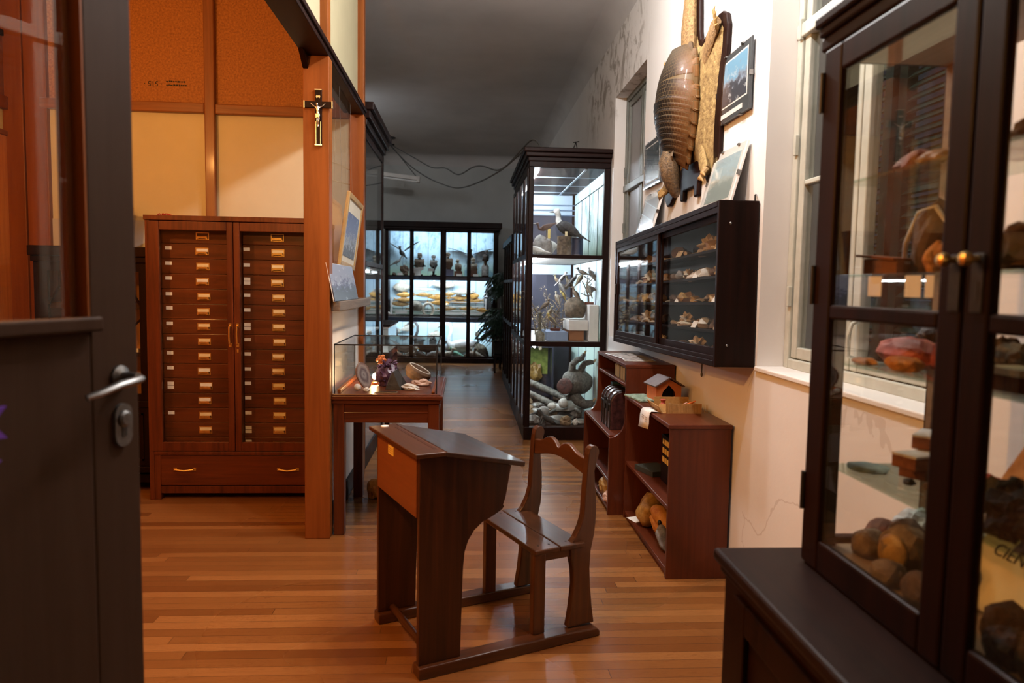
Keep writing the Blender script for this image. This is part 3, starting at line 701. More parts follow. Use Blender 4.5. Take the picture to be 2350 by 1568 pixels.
tl = Matrix.Translation((-.782, 4.80, 1.548)) @ Matrix.Rotation(.13, 4, 'Y') @ Matrix.Rotation(-.04, 4, 'X')
g = MB()
for bx in ((-.010,.012,-.30,-.265,0,.46), (-.010,.012,.265,.30,0,.46), (-.010,.012,-.265,.265,0,.035), (-.010,.012,-.265,.265,.425,.46)):
    g.box(*bx, M=tl)
g.build('frame', plain('light_oak_frame', (.42,.25,.09), .4, var=.15, scale=20), pic, bevel=.005)
MB().box(-.004, .004, -.265, .265, .035, .425, M=tl).build('mount', plain('cream_mount', (.66,.60,.48), .7, var=.03), pic)
MB().box(.004, .006, -.225, .225, .07, .345, M=tl).build('photo', PH1, pic)
for y in (4.60, 5.02):
    MB().tube([(-.775, y, 1.99), (-.79, y, 2.66)], .0007, 5).build('hanging_wire', CABLE, pic)
PH2 = photo_mat('dark_blue_falls_print', (.38,.38,.46), (.13,.13,.22), (.06,.06,.08), 'v', .45, 4, 8)
pr = thing('leaning_print', 'unframed print of a dark blue waterfall leaning on the grey partition ledge', 'picture', (-.73, 4.46, 1.346))
tl = Matrix.Translation((-.722, 4.47, 1.348)) @ Matrix.Rotation(-.20, 4, 'Y')
MB().box(-.003, .003, -.42, .44, 0, .215, M=tl).build('print_sheet', PH2, pr)
MB().box(-.006, -.003, -.425, .445, -.002, .22, M=tl).build('backing_card', PAPER, pr)
# ---------------------------------------------------------------- mineral display table
TX0, TX1, TY0, TY1, TZ = -.762, -.122, 4.085, 4.93, .822
tb = thing('display_table', 'wooden mineral table with a glass box top beside the orange post', 'display table', ((TX0+TX1)/2, (TY0+TY1)/2, 0))
t = MB().box(TX0, TX1, TY0, TY1, TZ-.032, TZ-.008).box(TX0+.012, TX1-.012, TY0+.012, TY1-.012, TZ-.008, TZ)
t.box(TX0+.01, TX1-.01, TY0+.01, TY1-.01, TZ-.055, TZ-.032)
t.build('table_top', MAHOG['x'], tb, bevel=.006)
ap = MB().box(TX0+.075, TX1-.075, TY0+.03, TY0+.05, .655, TZ-.055).box(TX0+.075, TX1-.075, TY1-.05, TY1-.03, .655, TZ-.055)
ap.box(TX0+.03, TX0+.05, TY0+.08, TY1-.08, .655, TZ-.055).box(TX1-.05, TX1-.03, TY0+.08, TY1-.08, .655, TZ-.055)
ap.box(TX0+.075, TX1-.075, TY0+.027, TY0+.031, .712, .716)
ap.build('apron', MAHOG['x'], tb, bevel=.003)
for lx in (TX0+.02, TX1-.082):
    for ly in (TY0+.02, TY1-.082):
        MB().box(lx, lx+.062, ly, ly+.062, 0, TZ-.055).build('leg', MAHOG['z'], tb, bevel=.004)
GX0, GX1, GY0, GY1, GZ = -.738, -.158, 4.125, 4.885, 1.098
gb = MB(); q = .004
for a in ((GX0,GX1,GY0,GY0+q,TZ,GZ), (GX0,GX1,GY1-q,GY1,TZ,GZ), (GX0,GX0+q,GY0+q,GY1-q,TZ,GZ), (GX1-q,GX1,GY0+q,GY1-q,TZ,GZ), (GX0,GX1,GY0,GY1,GZ,GZ+q)):
    gb.box(*a)
gbo = gb.build('glass_box', GLASS, tb)
e = MB(); h = .003
for a, b in ((GX0, GY0), (GX1, GY0), (GX0, GY1), (GX1, GY1)):
    e.box(a-h, a+h, b-h, b+h, TZ, GZ+.005)
for y in (GY0, GY1): e.box(GX0, GX1, y-h, y+h, GZ-.001, GZ+.007)
for x in (GX0, GX1): e.box(x-h, x+h, GY0, GY1, GZ-.001, GZ+.007)
e.build('black_seam', BLACK, gbo)
MB().box(GX0+.012, GX0+.032, GY0+.02, GY1-.02, TZ, TZ+.022).box(GX1-.03, GX1-.012, GY0+.02, GY1-.02, TZ, TZ+.012).build('inner_bead', POSTW['y'], tb, bevel=.004)
z0 = TZ+.001
# lamp
lp = thing('small_lamp', 'small glowing bulb on the table of minerals beside the amethyst', 'lamp', (-.555, 4.52, z0))
MB().lathe([(.022,0),(.022,.012),(.014,.016),(.013,.03)], (-.555, 4.52, z0), 14).build('lamp_base', BRASS, lp, smooth=True)
MB().ell((-.555, 4.52, z0+.048), (.019,.019,.022)).build('bulb', BULB, lp, smooth=True)
# agate slice: a thin oval with bands
def agate_mat():
    m, n, out = nt('banded_agate'); b = bsdf(n, out, .15, coat=.5)
    tc = nd(n, 'ShaderNodeTexCoord'); mp = nd(n, 'ShaderNodeMapping'); mp.inputs['Scale'].default_value = (13, 13, 8.4)
    n.links.new(tc.outputs['Object'], mp.inputs[0])
    ns = nd(n, 'ShaderNodeTexNoise', Scale=2.0, Detail=3.0); n.links.new(mp.outputs[0], ns.inputs['Vector'])
    ln = n.nodes.new('ShaderNodeVectorMath'); ln.operation = 'LENGTH'
    sp = nd(n, 'ShaderNodeSeparateXYZ'); n.links.new(mp.outputs[0], sp.inputs[0])
    cx = nd(n, 'ShaderNodeCombineXYZ'); n.links.new(sp.outputs['X'], cx.inputs[0]); n.links.new(sp.outputs['Z'], cx.inputs[1]); n.links.new(cx.outputs[0], ln.inputs[0])
    d = math_(n, 'ADD', ln.outputs['Value'], math_(n, 'MULTIPLY', ns.outputs['Fac'], .35))
    r = ramp(n, [(0, (.04,.035,.05)), (.16, (.10,.075,.08)), (.24, (.30,.27,.27)), (.40, (.12,.09,.10)), (.55, (.34,.28,.26)), (.70, (.16,.075,.055)), (.85, (.28,.11,.07)), (1, (.05,.035,.035))], math_(n, 'MULTIPLY', d, .78))
    n.links.new(r.outputs[0], b.inputs['Base Color']); return m
ag = MB(True); pts = []
for k in range(28):
    a = 2*PI*k/28; r = 1+.05*math.sin(3*a)+.03*math.sin(5*a+1)
    pts.append((.054*r*math.cos(a), .085*r*math.sin(a)))
o = ag.prism(pts, 'y', -.005, .005).build('agate_slice', agate_mat(), None, bevel=.002)
o.location = (-.597, 4.29, z0+.084); o.rotation_euler = (-.12, -.42, 1.02); tag(o, 'thin oval banded agate slice propped up near the glowing bulb', 'mineral')
solo(MB().ell((-.622, 4.225, z0+.021), (.021,.021,.021)), 'polished_ball', STONE['white'], 'small white stone ball at the foot of the agate slice', 'mineral', smooth=True)
solo(MB().rock((-.565, 4.19, z0+.012), (.018,.014,.015), 4), 'pale_pebble', STONE['white'], 'little white pebble wedged under the agate slice', 'mineral')
# amethyst cluster
am = thing('amethyst_cluster', 'tall purple amethyst cluster lit orange by the bulb behind it', 'mineral', (-.47, 4.44, z0))
AMM = mottled('amethyst_purple', (.03,.011,.036), (.13,.06,.125), 30, .25, .5, (.34,.25,.31), coat=.4)
a = MB(); random.seed(5)
a.rock((-.472, 4.45, z0+.062), (.070,.052,.086), 2, .35, 1.8, 3)
for k in range(46):
    th = random.uniform(0, 6.28); zz = random.uniform(.03, .15); rr = .058*(1-.3*zz/.15)
    p = Vector((-.475+rr*math.cos(th), 4.45+rr*.8*math.sin(th), z0+zz)); d = Vector((math.cos(th), .8*math.sin(th), random.uniform(.1, 1.0))).normalized()
    a.tube([p-d*.01, p+d*random.uniform(.008,.018), p+d*random.uniform(.02,.032)], [.009,.008,.0008], 6)
a.build('crystal_mass', AMM, am)
ORG = mottled('orange_crystal', (.30,.05,.015), (.65,.20,.05), 60, .4, .4)
a = MB()
for k in range(18):
    p = Vector((-.512+random.uniform(-.028,.028), 4.50+random.uniform(-.02,.02), z0+.15+random.uniform(-.02,.025)))
    a.rock(p, (.012,.011,.013), k, .4, 2, 1, False)
a.build('orange_crust', ORG, am)
solo(MB().add([(-.468,4.285,z0),(-.375,4.27,z0),(-.325,4.34,z0),(-.345,4.40,z0),(-.44,4.39,z0),(-.425,4.30,z0+.105),(-.40,4.34,z0+.118),(-.372,4.33,z0+.075),(-.45,4.35,z0+.07)], [(0,1,5),(1,7,5),(1,2,7),(2,3,7),(7,6,5),(3,6,7),(3,4,6),(4,8,6),(8,5,6),(4,0,8),(0,5,8),(4,3,2,1,0)]), 'black_rock', STONE['black'], 'black triangular rock in front of the purple amethyst', 'mineral')
# geode bowl
ge = thing('geode_bowl', 'brown half geode like a bowl with a dark crystal hollow', 'mineral', (-.305, 4.72, z0))
GM = Matrix.Translation((-.305, 4.70, z0+.048)) @ Euler((.28, .42, .5)).to_matrix().to_4x4()
pr_ = [(.02,-.05),(.062,-.042),(.085,-.01),(.088,.02),(.080,.034),(.066,.036),(.058,.02),(.035,.002),(.001,-.004)]
MB().lathe(pr_, (0,0,0), 26, M=GM).build('rind', STONE['brown'], ge, smooth=True, angle=.5)
g = MB()
for k in range(60):
    a = random.uniform(0, 6.28); r = random.uniform(.0, .058); p = GM @ Vector((r*math.cos(a), r*math.sin(a), -.002+.02*(r/.058)**2))
    g.rock(p, (.006,.006,.007), k, .3, 2, 1, False)
g.build('crystal_lining', STONE['grey'], ge)
ring = [GM @ Vector((.073*math.cos(2*PI*k/26), .073*math.sin(2*PI*k/26), .036)) for k in range(27)]
MB().tube(ring, .0035, 6).build('pale_rim', STONE['white'], ge, smooth=True)
solo(MB().rock((-.262, 4.47, z0+.018), (.055,.03,.022), 14, .5, 1.5), 'quartz_lump', STONE['pink'], 'pale pink quartz lump in front of the geode bowl', 'mineral')
solo(MB().rock((-.318, 4.27, z0+.016), (.055,.022,.018), 21, .55, 1.7, 3, True, (0,.12,-.35)), 'quartz_shard', STONE['white'], 'long pale quartz shard near the front pane right of the name plate', 'mineral')
cp_ = thing('name_plate', 'dark name plate with a silver border lying by the front glass', 'card', (-.455, 4.17, z0))
MB().box(-.52, -.385, 4.145, 4.195, z0, z0+.003).build('plate', SILVER, cp_)
MB().box(-.513, -.392, 4.15, 4.19, z0+.003, z0+.0036).build('dark_face', IRON, cp_)
solo(MB().rock((-.59, 4.84, .055), (.06,.05,.075), 31, .3), 'floor_stone', STONE['orange'], 'rough stone coloured as if lit orange on the floor under the mineral table', 'stone')  # warm lamplight is put into the stone's orange colour

# ---------------------------------------------------------------- school desk with its joined seat
dk = thing('school_desk', 'old wooden school desk with joined seat standing on floor runners', 'school desk', (-.151, 2.543, 0), math.atan2(.408, .913))
def B(): return MB(True)
for k, a in enumerate((.0, .487)):
    pr2 = [(0,0),(.80,0),(.80,.022),(.785,.036),(.60,.045),(.0,.045)]
    B().prism([(x, z) for x, z in pr2], 'y', a, a+.068).build('floor_runner', CHAIRW['x'], dk, bevel=.005)
side = [(.005,.045),(.005,.826),(.10,.832),(.378,.762),(.356,.639),(.346,.612),(.351,.604),(.34,.592),(.297,.570),(.26,.556),(.224,.527),(.2,.491),(.187,.452),(.181,.392),(.176,.2),(.173,.045)]
for a in (.022, .512):
    B().prism(side, 'y', a, a+.024).build('side_panel', DESKW['z'], dk, bevel=.002)
FRW = wood('lamplit_desk_front', (.16,.045,.014), (.27,.085,.028), 'y', .4, .2, contrast=.6)  # lighter, redder desk wood: lamplight from the left put into the colour
fb = B().box(.0, .018, .046, .512, .598, .822); fbo = fb.build('front_board', FRW, dk, bevel=.003)
B().box(-.003, 0, .298, .362, .772, .808).build('yellow_sticker', YCARD, dk)
for z in (.782, .790, .798):
    B().box(-.0036, -.003, .305, .352, z-.0008, z+.0008).build('sticker_print', plain('sticker_print_brown', (.35,.2,.05), .7), dk)
B().box(.018, .345, .046, .512, .60, .612).build('box_floor', DESKW['x'], dk)
B().box(.338, .35, .046, .512, .60, .752).build('box_front', DESKW['y'], dk)
st_ = B().box(-.022, .096, -.008, .566, .830, .847); st_.build('pen_strip', CHAIRW['y'], dk, bevel=.004)
B().box(.070, .082, .05, .50, .8471, .8476).build('pen_groove', DESKW['y'], dk)
sl = math.atan2(.845-.777, .318)
ld = B(); ldM = Matrix.Translation((.098, 0, .847)) @ Matrix.Rotation(sl, 4, 'Y')
ld.box(0, .335, -.008, .566, -.019, 0, M=ldM)
ld.build('sloping_lid', wood('dark_polished_lid', (.016,.007,.005), (.06,.022,.011), 'y', .33, .2), dk, bevel=.004)
B().lathe([(.017,0),(.017,.003),(.013,.004)], (.036, .528, .847), 18).build('inkwell_cap', PAPER, dk, smooth=True, angle=.5)
B().tube([(.07, .03, .055), (.07, .53, .055)], .016, 10).build('stretcher', CHAIRW['y'], dk, smooth=True)
for a in (.043, .487):
    B().box(.502, .556, a, a+.034, .045, .386).build('seat_leg', CHAIRW['z'], dk, bevel=.004)
    B().box(.51, .72, a+.002, a+.03, .345, .386).build('seat_rail', CHAIRW['x'], dk, bevel=.003)
for (p, q) in ((.490, .606), (.609, .728)):
    mbq = B().box(p, q, .018, .548, .384, .405)
    mbq.build('seat_board', CHAIRW['y'], dk, bevel=.005, seg=3)
for y in (.065, .50):
    for x in (.53, .58, .66, .70):
        B().lathe([(.005,0),(.004,.0012)], (x, y, .405), 8).build('screw', IRON, dk)
stile_l = [(.663,.045),(.678,.13),(.687,.224),(.682,.29),(.671,.338),(.668,.40),(.690,.425),(.714,.47),(.727,.514),(.731,.588),(.734,.64),(.738,.70),(.744,.765)]
top = [(.750,.788),(.760,.798),(.772,.801),(.786,.796),(.797,.782)]
stile_r = [(.798,.765),(.785,.725),(.777,.693),(.782,.63),(.789,.58),(.790,.50),(.785,.432),(.769,.359),(.765,.28),(.770,.209),(.780,.12),(.793,.045)]
for a in (.036, .484):
    B().prism(stile_l+top+stile_r, 'y', a, a+.034).build('back_stile', CHAIRW['z'], dk, bevel=.005, seg=3)
rail = []
for k in range(41):
    u = k/40; y = .066+u*(.49-.066)
    z = .742 + .036*(math.exp(-((u-.33)/.15)**2) + math.exp(-((u-.67)/.15)**2)) - .018*math.exp(-((u-.5)/.045)**2)
    rail.append((y, z))
for k in range(41):
    u = 1-k/40; y = .066+u*(.49-.066)
    rail.append((y, .672+.035*math.sin(PI*u)**1.3))
B().prism(rail, 'x', .745, .767).build('back_rail', CHAIRW['y'], dk, bevel=.004, seg=3)

# ---------------------------------------------------------------- low open bookshelf
SX0, SX1, SY0, SY1, SZ = 1.014, 1.326, 3.44, 4.425, .783
bs = thing('low_bookshelf', 'low open reddish bookshelf with a birdhouse on top', 'bookshelf', ((SX0+SX1)/2, (SY0+SY1)/2, 0))
for a, b in ((SY0, SY0+.024), (SY1-.024, SY1)):
    MB().box(SX0+.004, SX1, a, b, 0, SZ-.02).build('side_panel', CHERRY['z'], bs, bevel=.002)
MB().box(SX0-.006, SX1+.004, SY0-.006, SY1, SZ-.022, SZ).build('top_board', CHERRY['y'], bs, bevel=.004)
for z in (.045, .365):
    MB().box(SX0+.008, SX1-.012, SY0+.024, SY1-.024, z-.022, z).build('shelf', CHERRY['y'], bs, bevel=.003)
MB().box(SX1-.012, SX1-.002, SY0+.024, SY1-.024, .01, SZ-.022).build('back_board', CHERRY['y'], bs)
MB().box(SX0+.02, SX0+.035, SY0+.024, SY1-.024, 0, .023).build('kick_board', CHERRY['y'], bs)
# ---------------------------------------------------------------- stepped bookshelf behind it
b2 = thing('stepped_bookshelf', 'taller reddish bookshelf with curved stepped sides beside the bright tall case', 'bookshelf', (1.12, 4.95, 0))
LX, UX, RX, Y0, Y1 = .923, 1.02, 1.33, 4.445, 5.42
prof = [(LX,0),(LX,.50)] + [(LX+(UX-LX)*(1-math.cos(a)), .50+.12*math.sin(a)) for a in [PI/2*k/8 for k in range(1, 9)]][:0]
cur = [(LX+(UX-LX)*math.sin(PI/2*k/8), .62-.12*math.cos(PI/2*k/8)) for k in range(9)]
prof = [(LX,0)] + cur + [(UX,.955),(RX,.955),(RX,0)]
for a, b in ((Y0, Y0+.024), (Y1-.024, Y1)):
    MB().prism(prof, 'y', a, b).build('side_panel', CHERRY['z'], b2, bevel=.002)
MB().box(UX-.006, RX, Y0-.004, Y1+.004, .948, .970).build('top_board', CHERRY['y'], b2, bevel=.004)
MB().box(UX+.004, RX-.01, Y0+.024, Y1-.024, .822, .842).build('shelf', CHERRY['y'], b2, bevel=.003)
MB().box(LX+.003, RX-.01, Y0+.024, Y1-.024, .492, .514).build('step_shelf', CHERRY['y'], b2, bevel=.003)
for z in (.045, .22):
    MB().box(LX+.008, RX-.01, Y0+.024, Y1-.024, z-.02, z).build('shelf', CHERRY['y'], b2, bevel=.003)
MB().box(RX-.01, RX-.002, Y0+.024, Y1-.024, .01, .948).build('back_board', CHERRY['y'], b2)

# --- on and in the shelves
# birdhouse
bh = thing('birdhouse', 'orange wooden birdhouse with a dark roof on the low bookshelf', 'birdhouse', (1.19, 4.19, SZ), .12)
HM = lambda: MB(True)
w = HM(); W2, D2, Hh, Hp = .078, .075, .095, .14
fr_ = [(-W2,0),(W2,0),(W2,Hh),(0,Hp),(-W2,Hh)]
ORP = plain('orange_painted_wood', (.55,.16,.045), .55, var=.1, scale=14)
hole = [(-.034,.022),(.034,.022),(.043,.042),(.036,.066),(.012,.092),(0,.106),(-.012,.092),(-.036,.066),(-.043,.042)]
# front wall with a pointed opening: outer pentagon joined to the hole by a ring of quads
def ring_front(y0, y1):
    outer = [(-W2,0),(W2,0),(W2,.042),(W2,Hh),(.03,Hp-.018),(0,Hp),(-.03,Hp-.018),(-W2,Hh),(-W2,.042)]
    n_ = 9; vs = [(x, y0, z) for x, z in outer]+[(x, y0, z) for x, z in hole]+[(x, y1, z) for x, z in outer]+[(x, y1, z) for x, z in hole]
    fs = []
    for i in range(n_):
        j = (i+1) % n_
        fs += [(i, j, n_+j, n_+i), (2*n_+i, 3*n_+i, 3*n_+j, 2*n_+j), (i, 2*n_+i, 2*n_+j, j), (n_+i, n_+j, 3*n_+j, 3*n_+i)]
    return vs, fs
w.add(*ring_front(-D2, -D2+.008))
w.prism(fr_, 'y', D2-.008, D2).box(-W2, -W2+.008, -D2+.008, D2-.008, 0, Hh-.004).box(W2-.008, W2, -D2+.008, D2-.008, 0, Hh-.004).box(-W2+.008, W2-.008, -D2+.008, D2-.008, 0, .008)
w.build('house_walls', ORP, bh)
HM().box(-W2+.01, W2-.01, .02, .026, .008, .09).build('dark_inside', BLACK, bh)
r = HM(); an = math.atan2(Hp-Hh, W2)
for s in (-1, 1):
    M = Matrix.Translation((0, 0, Hp+.004)) @ Matrix.Rotation(s*an, 4, 'Y')
    r.box(0 if s > 0 else -.104, .104 if s > 0 else 0, -D2-.02, D2+.02, 0, .009, M=M)
r.build('roof', plain('brown_roof_paint', (.10,.062,.055), .45, var=.2, scale=25), bh, bevel=.002)
# cardboard tray with finds
cb_ = thing('cardboard_tray', 'shallow corrugated cardboard tray of small finds at the shelf edge', 'tray', (1.16, 3.86, SZ))
CBM = plain('corrugated_card', (.40,.22,.07), .8, var=.12, scale=60)
w = MB(); X0, X1, YA, YB2 = 1.045, 1.275, 3.75, 3.98; zz = SZ
w.box(X0+.02, X1, YA, YB2, zz, zz+.004).box(X0+.035, X1, YA, YA+.004, zz+.004, zz+.052).box(X1-.004, X1, YA+.004, YB2-.004, zz+.004, zz+.04).box(X0+.03, X1, YB2-.004, YB2, zz+.004, zz+.056)
w.box(-.0, .004, -.115, .115, 0, .045, M=Matrix.Translation((X0+.012, 3.865, zz+.002)) @ Matrix.Rotation(-.55, 4, 'Y'))
w.box(0, .004, 0, .06, 0, .045, M=Matrix.Translation((X0+.036, YA-.002, zz+.004)) @ Matrix.Rotation(.6, 4, 'Z') @ Matrix.Rotation(.3, 4, 'Y'))
w.build('tray_walls', CBM, cb_)
ln = MB()
for k in range(26):
    x = X0+.05+k*.0085
    ln.box(x, x+.0016, YA-.0008, YA, zz+.006, zz+.05)
ln.build('corrugation', plain('card_light', (.52,.31,.12), .8), cb_)
REDC = plain('red_clay', (.40,.06,.03), .6, var=.15, scale=30)
jar = MB().lathe([(.016,0),(.024,.008),(.024,.02),(.014,.03),(.009,.036),(.014,.046),(.016,.052),(.012,.054)], (1.10, 3.88, zz+.004), 18)
solo(jar, 'clay_jar', REDC, 'small red clay jar with pinched neck in the cardboard tray', 'jar', smooth=True)
solo(MB().rock((1.19, 3.84, zz+.018), (.035,.026,.018), 41, .5), 'scrap_lump', STONE['brown'], 'dull purple brown lump in the middle of the cardboard tray', 'stone')
solo(MB().tube([(1.185,3.80,zz+.03),(1.225,3.775,zz+.055),(1.245,3.765,zz+.066)], [.004,.006,.004], 8), 'orange_stick', plain('orange_plastic', (.70,.16,.02), .45), 'orange stick leaning over the rim of the cardboard tray', 'stick', smooth=True)
solo(MB().prism([(-.02,0),(.02,.004),(.024,.02),(0,.03),(-.022,.018)], 'y', -.002, .002, M=Matrix.Translation((1.205, 3.80, zz+.026)) @ Matrix.Rotation(.3, 4, 'X')), 'printed_scrap', plain('pink_printed_paper', (.62,.30,.22), .7, col2=(.75,.68,.58), scale=70), 'small pink and cream printed scrap in the cardboard tray', 'paper')
for k, (x, y, r) in enumerate(((1.235,3.80,.014),(1.25,3.84,.012),(1.13,3.80,.012),(1.15,3.92,.014))):
    solo(MB().rock((x, y, zz+.004+r*.7), (r,r,r), 50+k, .5, 2, 2), 'find_chip', STONE[['tan','white','red','tan'][k]], ['tan stone chip by the far corner of the cardboard tray', 'white stone chip by the wall side of the cardboard tray', 'red brick chip near the torn front of the cardboard tray', 'tan stone chip behind the red clay jar'][k], 'stone')
GRT = mottled('mossy_relief_tile', (.10,.17,.12), (.32,.42,.33), 40, .7, .6, (.50,.52,.40))
w = MB(True).box(-.068, .068, -.13, .13, 0, .012)
o = w.build('relief_tile', GRT, None, bevel=.003); o.location = (1.10, 4.20, SZ+.001); o.rotation_euler = (0,0,.16); tag(o, 'flat mossy green relief tile lying beside the birdhouse', 'tile')
o.location = (1.078, 4.25, SZ+.001)
# sheet hanging over the edge
ps = thing('hanging_sheet', 'white printed sheet hanging over the low bookshelf front edge', 'paper', (1.01, 3.86, SZ-.06))
path = [(1.058,SZ+.003),(1.03,SZ+.004),(1.006,SZ+.001),(.998,SZ-.012),(.995,SZ-.04),(.996,SZ-.075),(.992,SZ-.11)]
w = MB(); vs = []; fs = []
for i, (x, z) in enumerate(path):
    sk_ = .012*i/6
    for y in (3.765, 3.93):
        vs.append((x-(.006 if y > 3.9 else 0)*i/6, y+sk_+(0 if y < 3.9 else .025*i/6), z+(.02*i/6 if y < 3.9 else 0)))
for i in range(6): fs.append((2*i, 2*i+1, 2*i+3, 2*i+2))
w.add(vs, fs); o = w.build('sheet', PAPER, ps, smooth=True)
so = o.modifiers.new('thick', 'SOLIDIFY'); so.thickness = .0012
w = MB()
for y0_, z0_, l in ((3.80,-.03,.05),(3.80,-.042,.05),(3.80,-.054,.05),(3.87,-.03,.045),(3.87,-.042,.045),(3.82,-.085,.03)):
    w.box(.9915, .9925, y0_, y0_+l, SZ+z0_-.006, SZ+z0_)
w.build('print', GREYINK, ps)
# low shelf finds
solo(MB().rock((1.12, 4.13, .045+.075), (.085,.10,.10), 61, .28, 1.3, 3, True), 'petrified_wood', STONE['honey'], 'big glossy brown block of fossil wood on the low bookshelf bottom', 'stone', smooth=True)
sk1 = thing('animal_skull', 'yellowish orange animal skull beside the big glossy brown block', 'skull', (1.15, 3.93, .045))
w = MB().tube([(1.12,4.03,.17),(1.13,3.98,.165),(1.15,3.92,.13),(1.17,3.86,.09),(1.18,3.82,.07)], [(.035,.03),(.05,.05),(.048,.05),(.034,.035),(.018,.02)], 12, up=(0,0,1))
w.tube([(1.10,4.02,.13),(1.11,3.95,.085),(1.15,3.86,.06)], [.02,.026,.012], 8)
sko = w.build('skull_bone', STONE['orange'], sk1, smooth=True)
MB().ell((1.108,3.895,.135), (.012,.016,.016)).build('eye_socket', BLACK, sk1, smooth=True)
solo(MB().tube([(1.10,3.83,.19-.06),(1.085,3.77,.12),(1.085,3.70,.075),(1.09,3.66,.062)], [.02,.036,.028,.012], 10), 'grey_fossil', STONE['grey'], 'smooth grey pointed fossil leaning near the shelf end panel', 'stone', smooth=True)
MBc = MB(True).box(-.035,.035,-.05,.05,0,.0015); o = MBc.build('blank_card', PAPER, None); o.location = (1.052, 4.22, .0465); o.rotation_euler = (0,0,.35); tag(o, 'blank white card lying before the big glossy brown block', 'card')
bx = thing('patterned_box', 'dark box with yellow fretted pattern on the middle bookshelf shelf', 'box', (1.20, 3.86, .365))
MB().box(1.125, 1.29, 3.74, 3.97, .365, .63).build('box_body', DARKW['z'], bx, bevel=.003)
w = MB()
for k in range(3):
    for j in range(4): w.box(1.122, 1.126, 3.77+.045*j, 3.802+.045*j, .61-.05*k-.03, .61-.05*k)
w.build('yellow_fret', YCARD, bx)
solo(MB(False).obox((1.13, 4.12, .382), (.15, .20, .03), (0,0,.3)), 'dark_folder', plain('dark_green_cloth', (.03,.032,.024), .7), 'dark flat folder lying beside the yellow fretted box', 'book')
# stepped shelf: chest, books, card, stones, bag
ch = thing('leather_chest', 'small dark leather trunk with a domed lid on the stepped bookshelf', 'trunk', (1.05, 4.78, .514))
LEA = mottled('dark_red_leather', (.018,.006,.006), (.06,.02,.018), 35, .32, .25, coat=.4)
LEB = mottled('black_leather_strap', (.006,.004,.004), (.02,.012,.01), 50, .3, .25, coat=.4)
hx, hz = .105, .17
pc = [(-.088,0),(.088,0),(.088,hz)] + [(.088*math.cos(a), hz+.088*math.sin(a)) for a in [PI*k/12 for k in range(1, 12)]] + [(-.088,hz)]
chM = Matrix.Translation((1.052, 4.78, .514))
MB().prism([(x, z) for x, z in pc], 'y', -.15, .15, M=chM).build('chest_body', LEA, ch, bevel=.006)
for y in (-.145, -.045, .055, .135):
    pb = [(x*1.06, z*1.02+.002) for x, z in pc]
    MB().prism(pb, 'y', y, y+.02, M=chM).build('strap', LEB, ch, bevel=.004)
w = MB().box(-.097, -.088, -.15, .15, hz-.012, hz+.004, M=chM).box(-.1, -.088, .0, .03, hz-.05, hz+.03, M=chM).box(-.1, -.088, -.10, -.07, hz-.05, hz+.03, M=chM)
w.build('lid_clasp', IRON, ch, bevel=.003)
random.seed(8)
PALEB = [plain('book_cloth_%d' % i, c, .7, var=.1, scale=20) for i, c in enumerate(((.42,.34,.19),(.36,.28,.15),(.48,.40,.25),(.30,.24,.14)))]
y = 4.60
for k in range(13):
    t_ = random.uniform(.020, .032); h_ = random.uniform(.078, .088)
    dark = k in (0, 6)
    o = solo(MB().box(UX+.03, UX+.16, y, y+t_, .842, .842+h_), 'thin_volume', INK if dark else PALEB[k % 4], '%s thin %s volume from the near end of the upper stepped shelf row' % (ORD[k], 'black' if dark else 'tan'), 'book', 'thin volumes on the upper stepped shelf', bevel=.002)
    y += t_+.002
for k, (a, b, h_, c, l) in enumerate(((5.05,5.12,.26,plain('teal_cloth',(.02,.08,.10),.6),'teal tall book standing behind the leather chest'),(4.99,5.045,.24,PALEB[0],'pale tan book standing between teal book and leather chest'),(4.945,4.985,.235,PALEB[1],'brownish book right behind the leather chest'))):
    solo(MB().box(UX+.04, UX+.2, a, b, .514, .514+h_), 'tall_book', c, l, 'book', bevel=.003)
pbag = MB(); vs = []; fs = []; nx, ny = 16, 22
for i in range(nx+1):
    for j in range(ny+1):
        u, v_ = i/nx, j/ny
        z = .972+.018*math.sin(PI*u)*math.sin(PI*v_)+.010*noise.noise(Vector((u*7, v_*9, 1)))*(math.sin(PI*u)*math.sin(PI*v_))**.3
        vs.append((1.045+.21*u+.02*math.sin(v_*5), 4.62+.58*v_, max(.971, z)))
for i in range(nx):
    for j in range(ny):
        a = i*(ny+1)+j; fs.append((a, a+1, a+ny+2, a+ny+1))
base = len(vs); pbag.add(vs, fs)
PLAS = plain('crumpled_clear_plastic', (.42,.38,.36), .15, var=.25, scale=30, spec=.8)
o = solo(pbag, 'plastic_bag', PLAS, 'crumpled clear plastic bag on top of the stepped bookshelf', 'bag', smooth=True, angle=.4)
so = o.modifiers.new('thick', 'SOLIDIFY'); so.thickness = .002; so.offset = 1
rc = thing('name_card', 'cream card lettered Roca standing in the stepped bookshelf', 'card', (.985, 4.70, .22))
tm = Matrix.Translation((.978, 4.66, .224)) @ Matrix.Rotation(.22, 4, 'Y') @ Matrix.Rotation(-.35, 4, 'Z')
MB().box(-.002, .002, -.13, .10, .065, .19, M=tm).box(-.001, .012, -.02, .02, 0, .07, M=tm).build('card', CARD, rc)
text('Roca\nTra', .048, INK, rc, tm @ Vector((-.0032, .018, .135)), (tm @ Euler((PI/2, 0, -PI/2)).to_matrix().to_4x4()).to_euler())
solo(MB().rock((1.0, 4.72, .115), (.075,.10,.075), 71, .3), 'honey_stone', STONE['honey'], 'glossy tan stone below the lettered card in the stepped bookshelf', 'stone')
solo(MB().rock((.965, 4.60, .075), (.04,.05,.04), 72, .4), 'pink_stone', STONE['pink'], 'pink stone on the stepped bookshelf bottom by its end panel', 'stone')
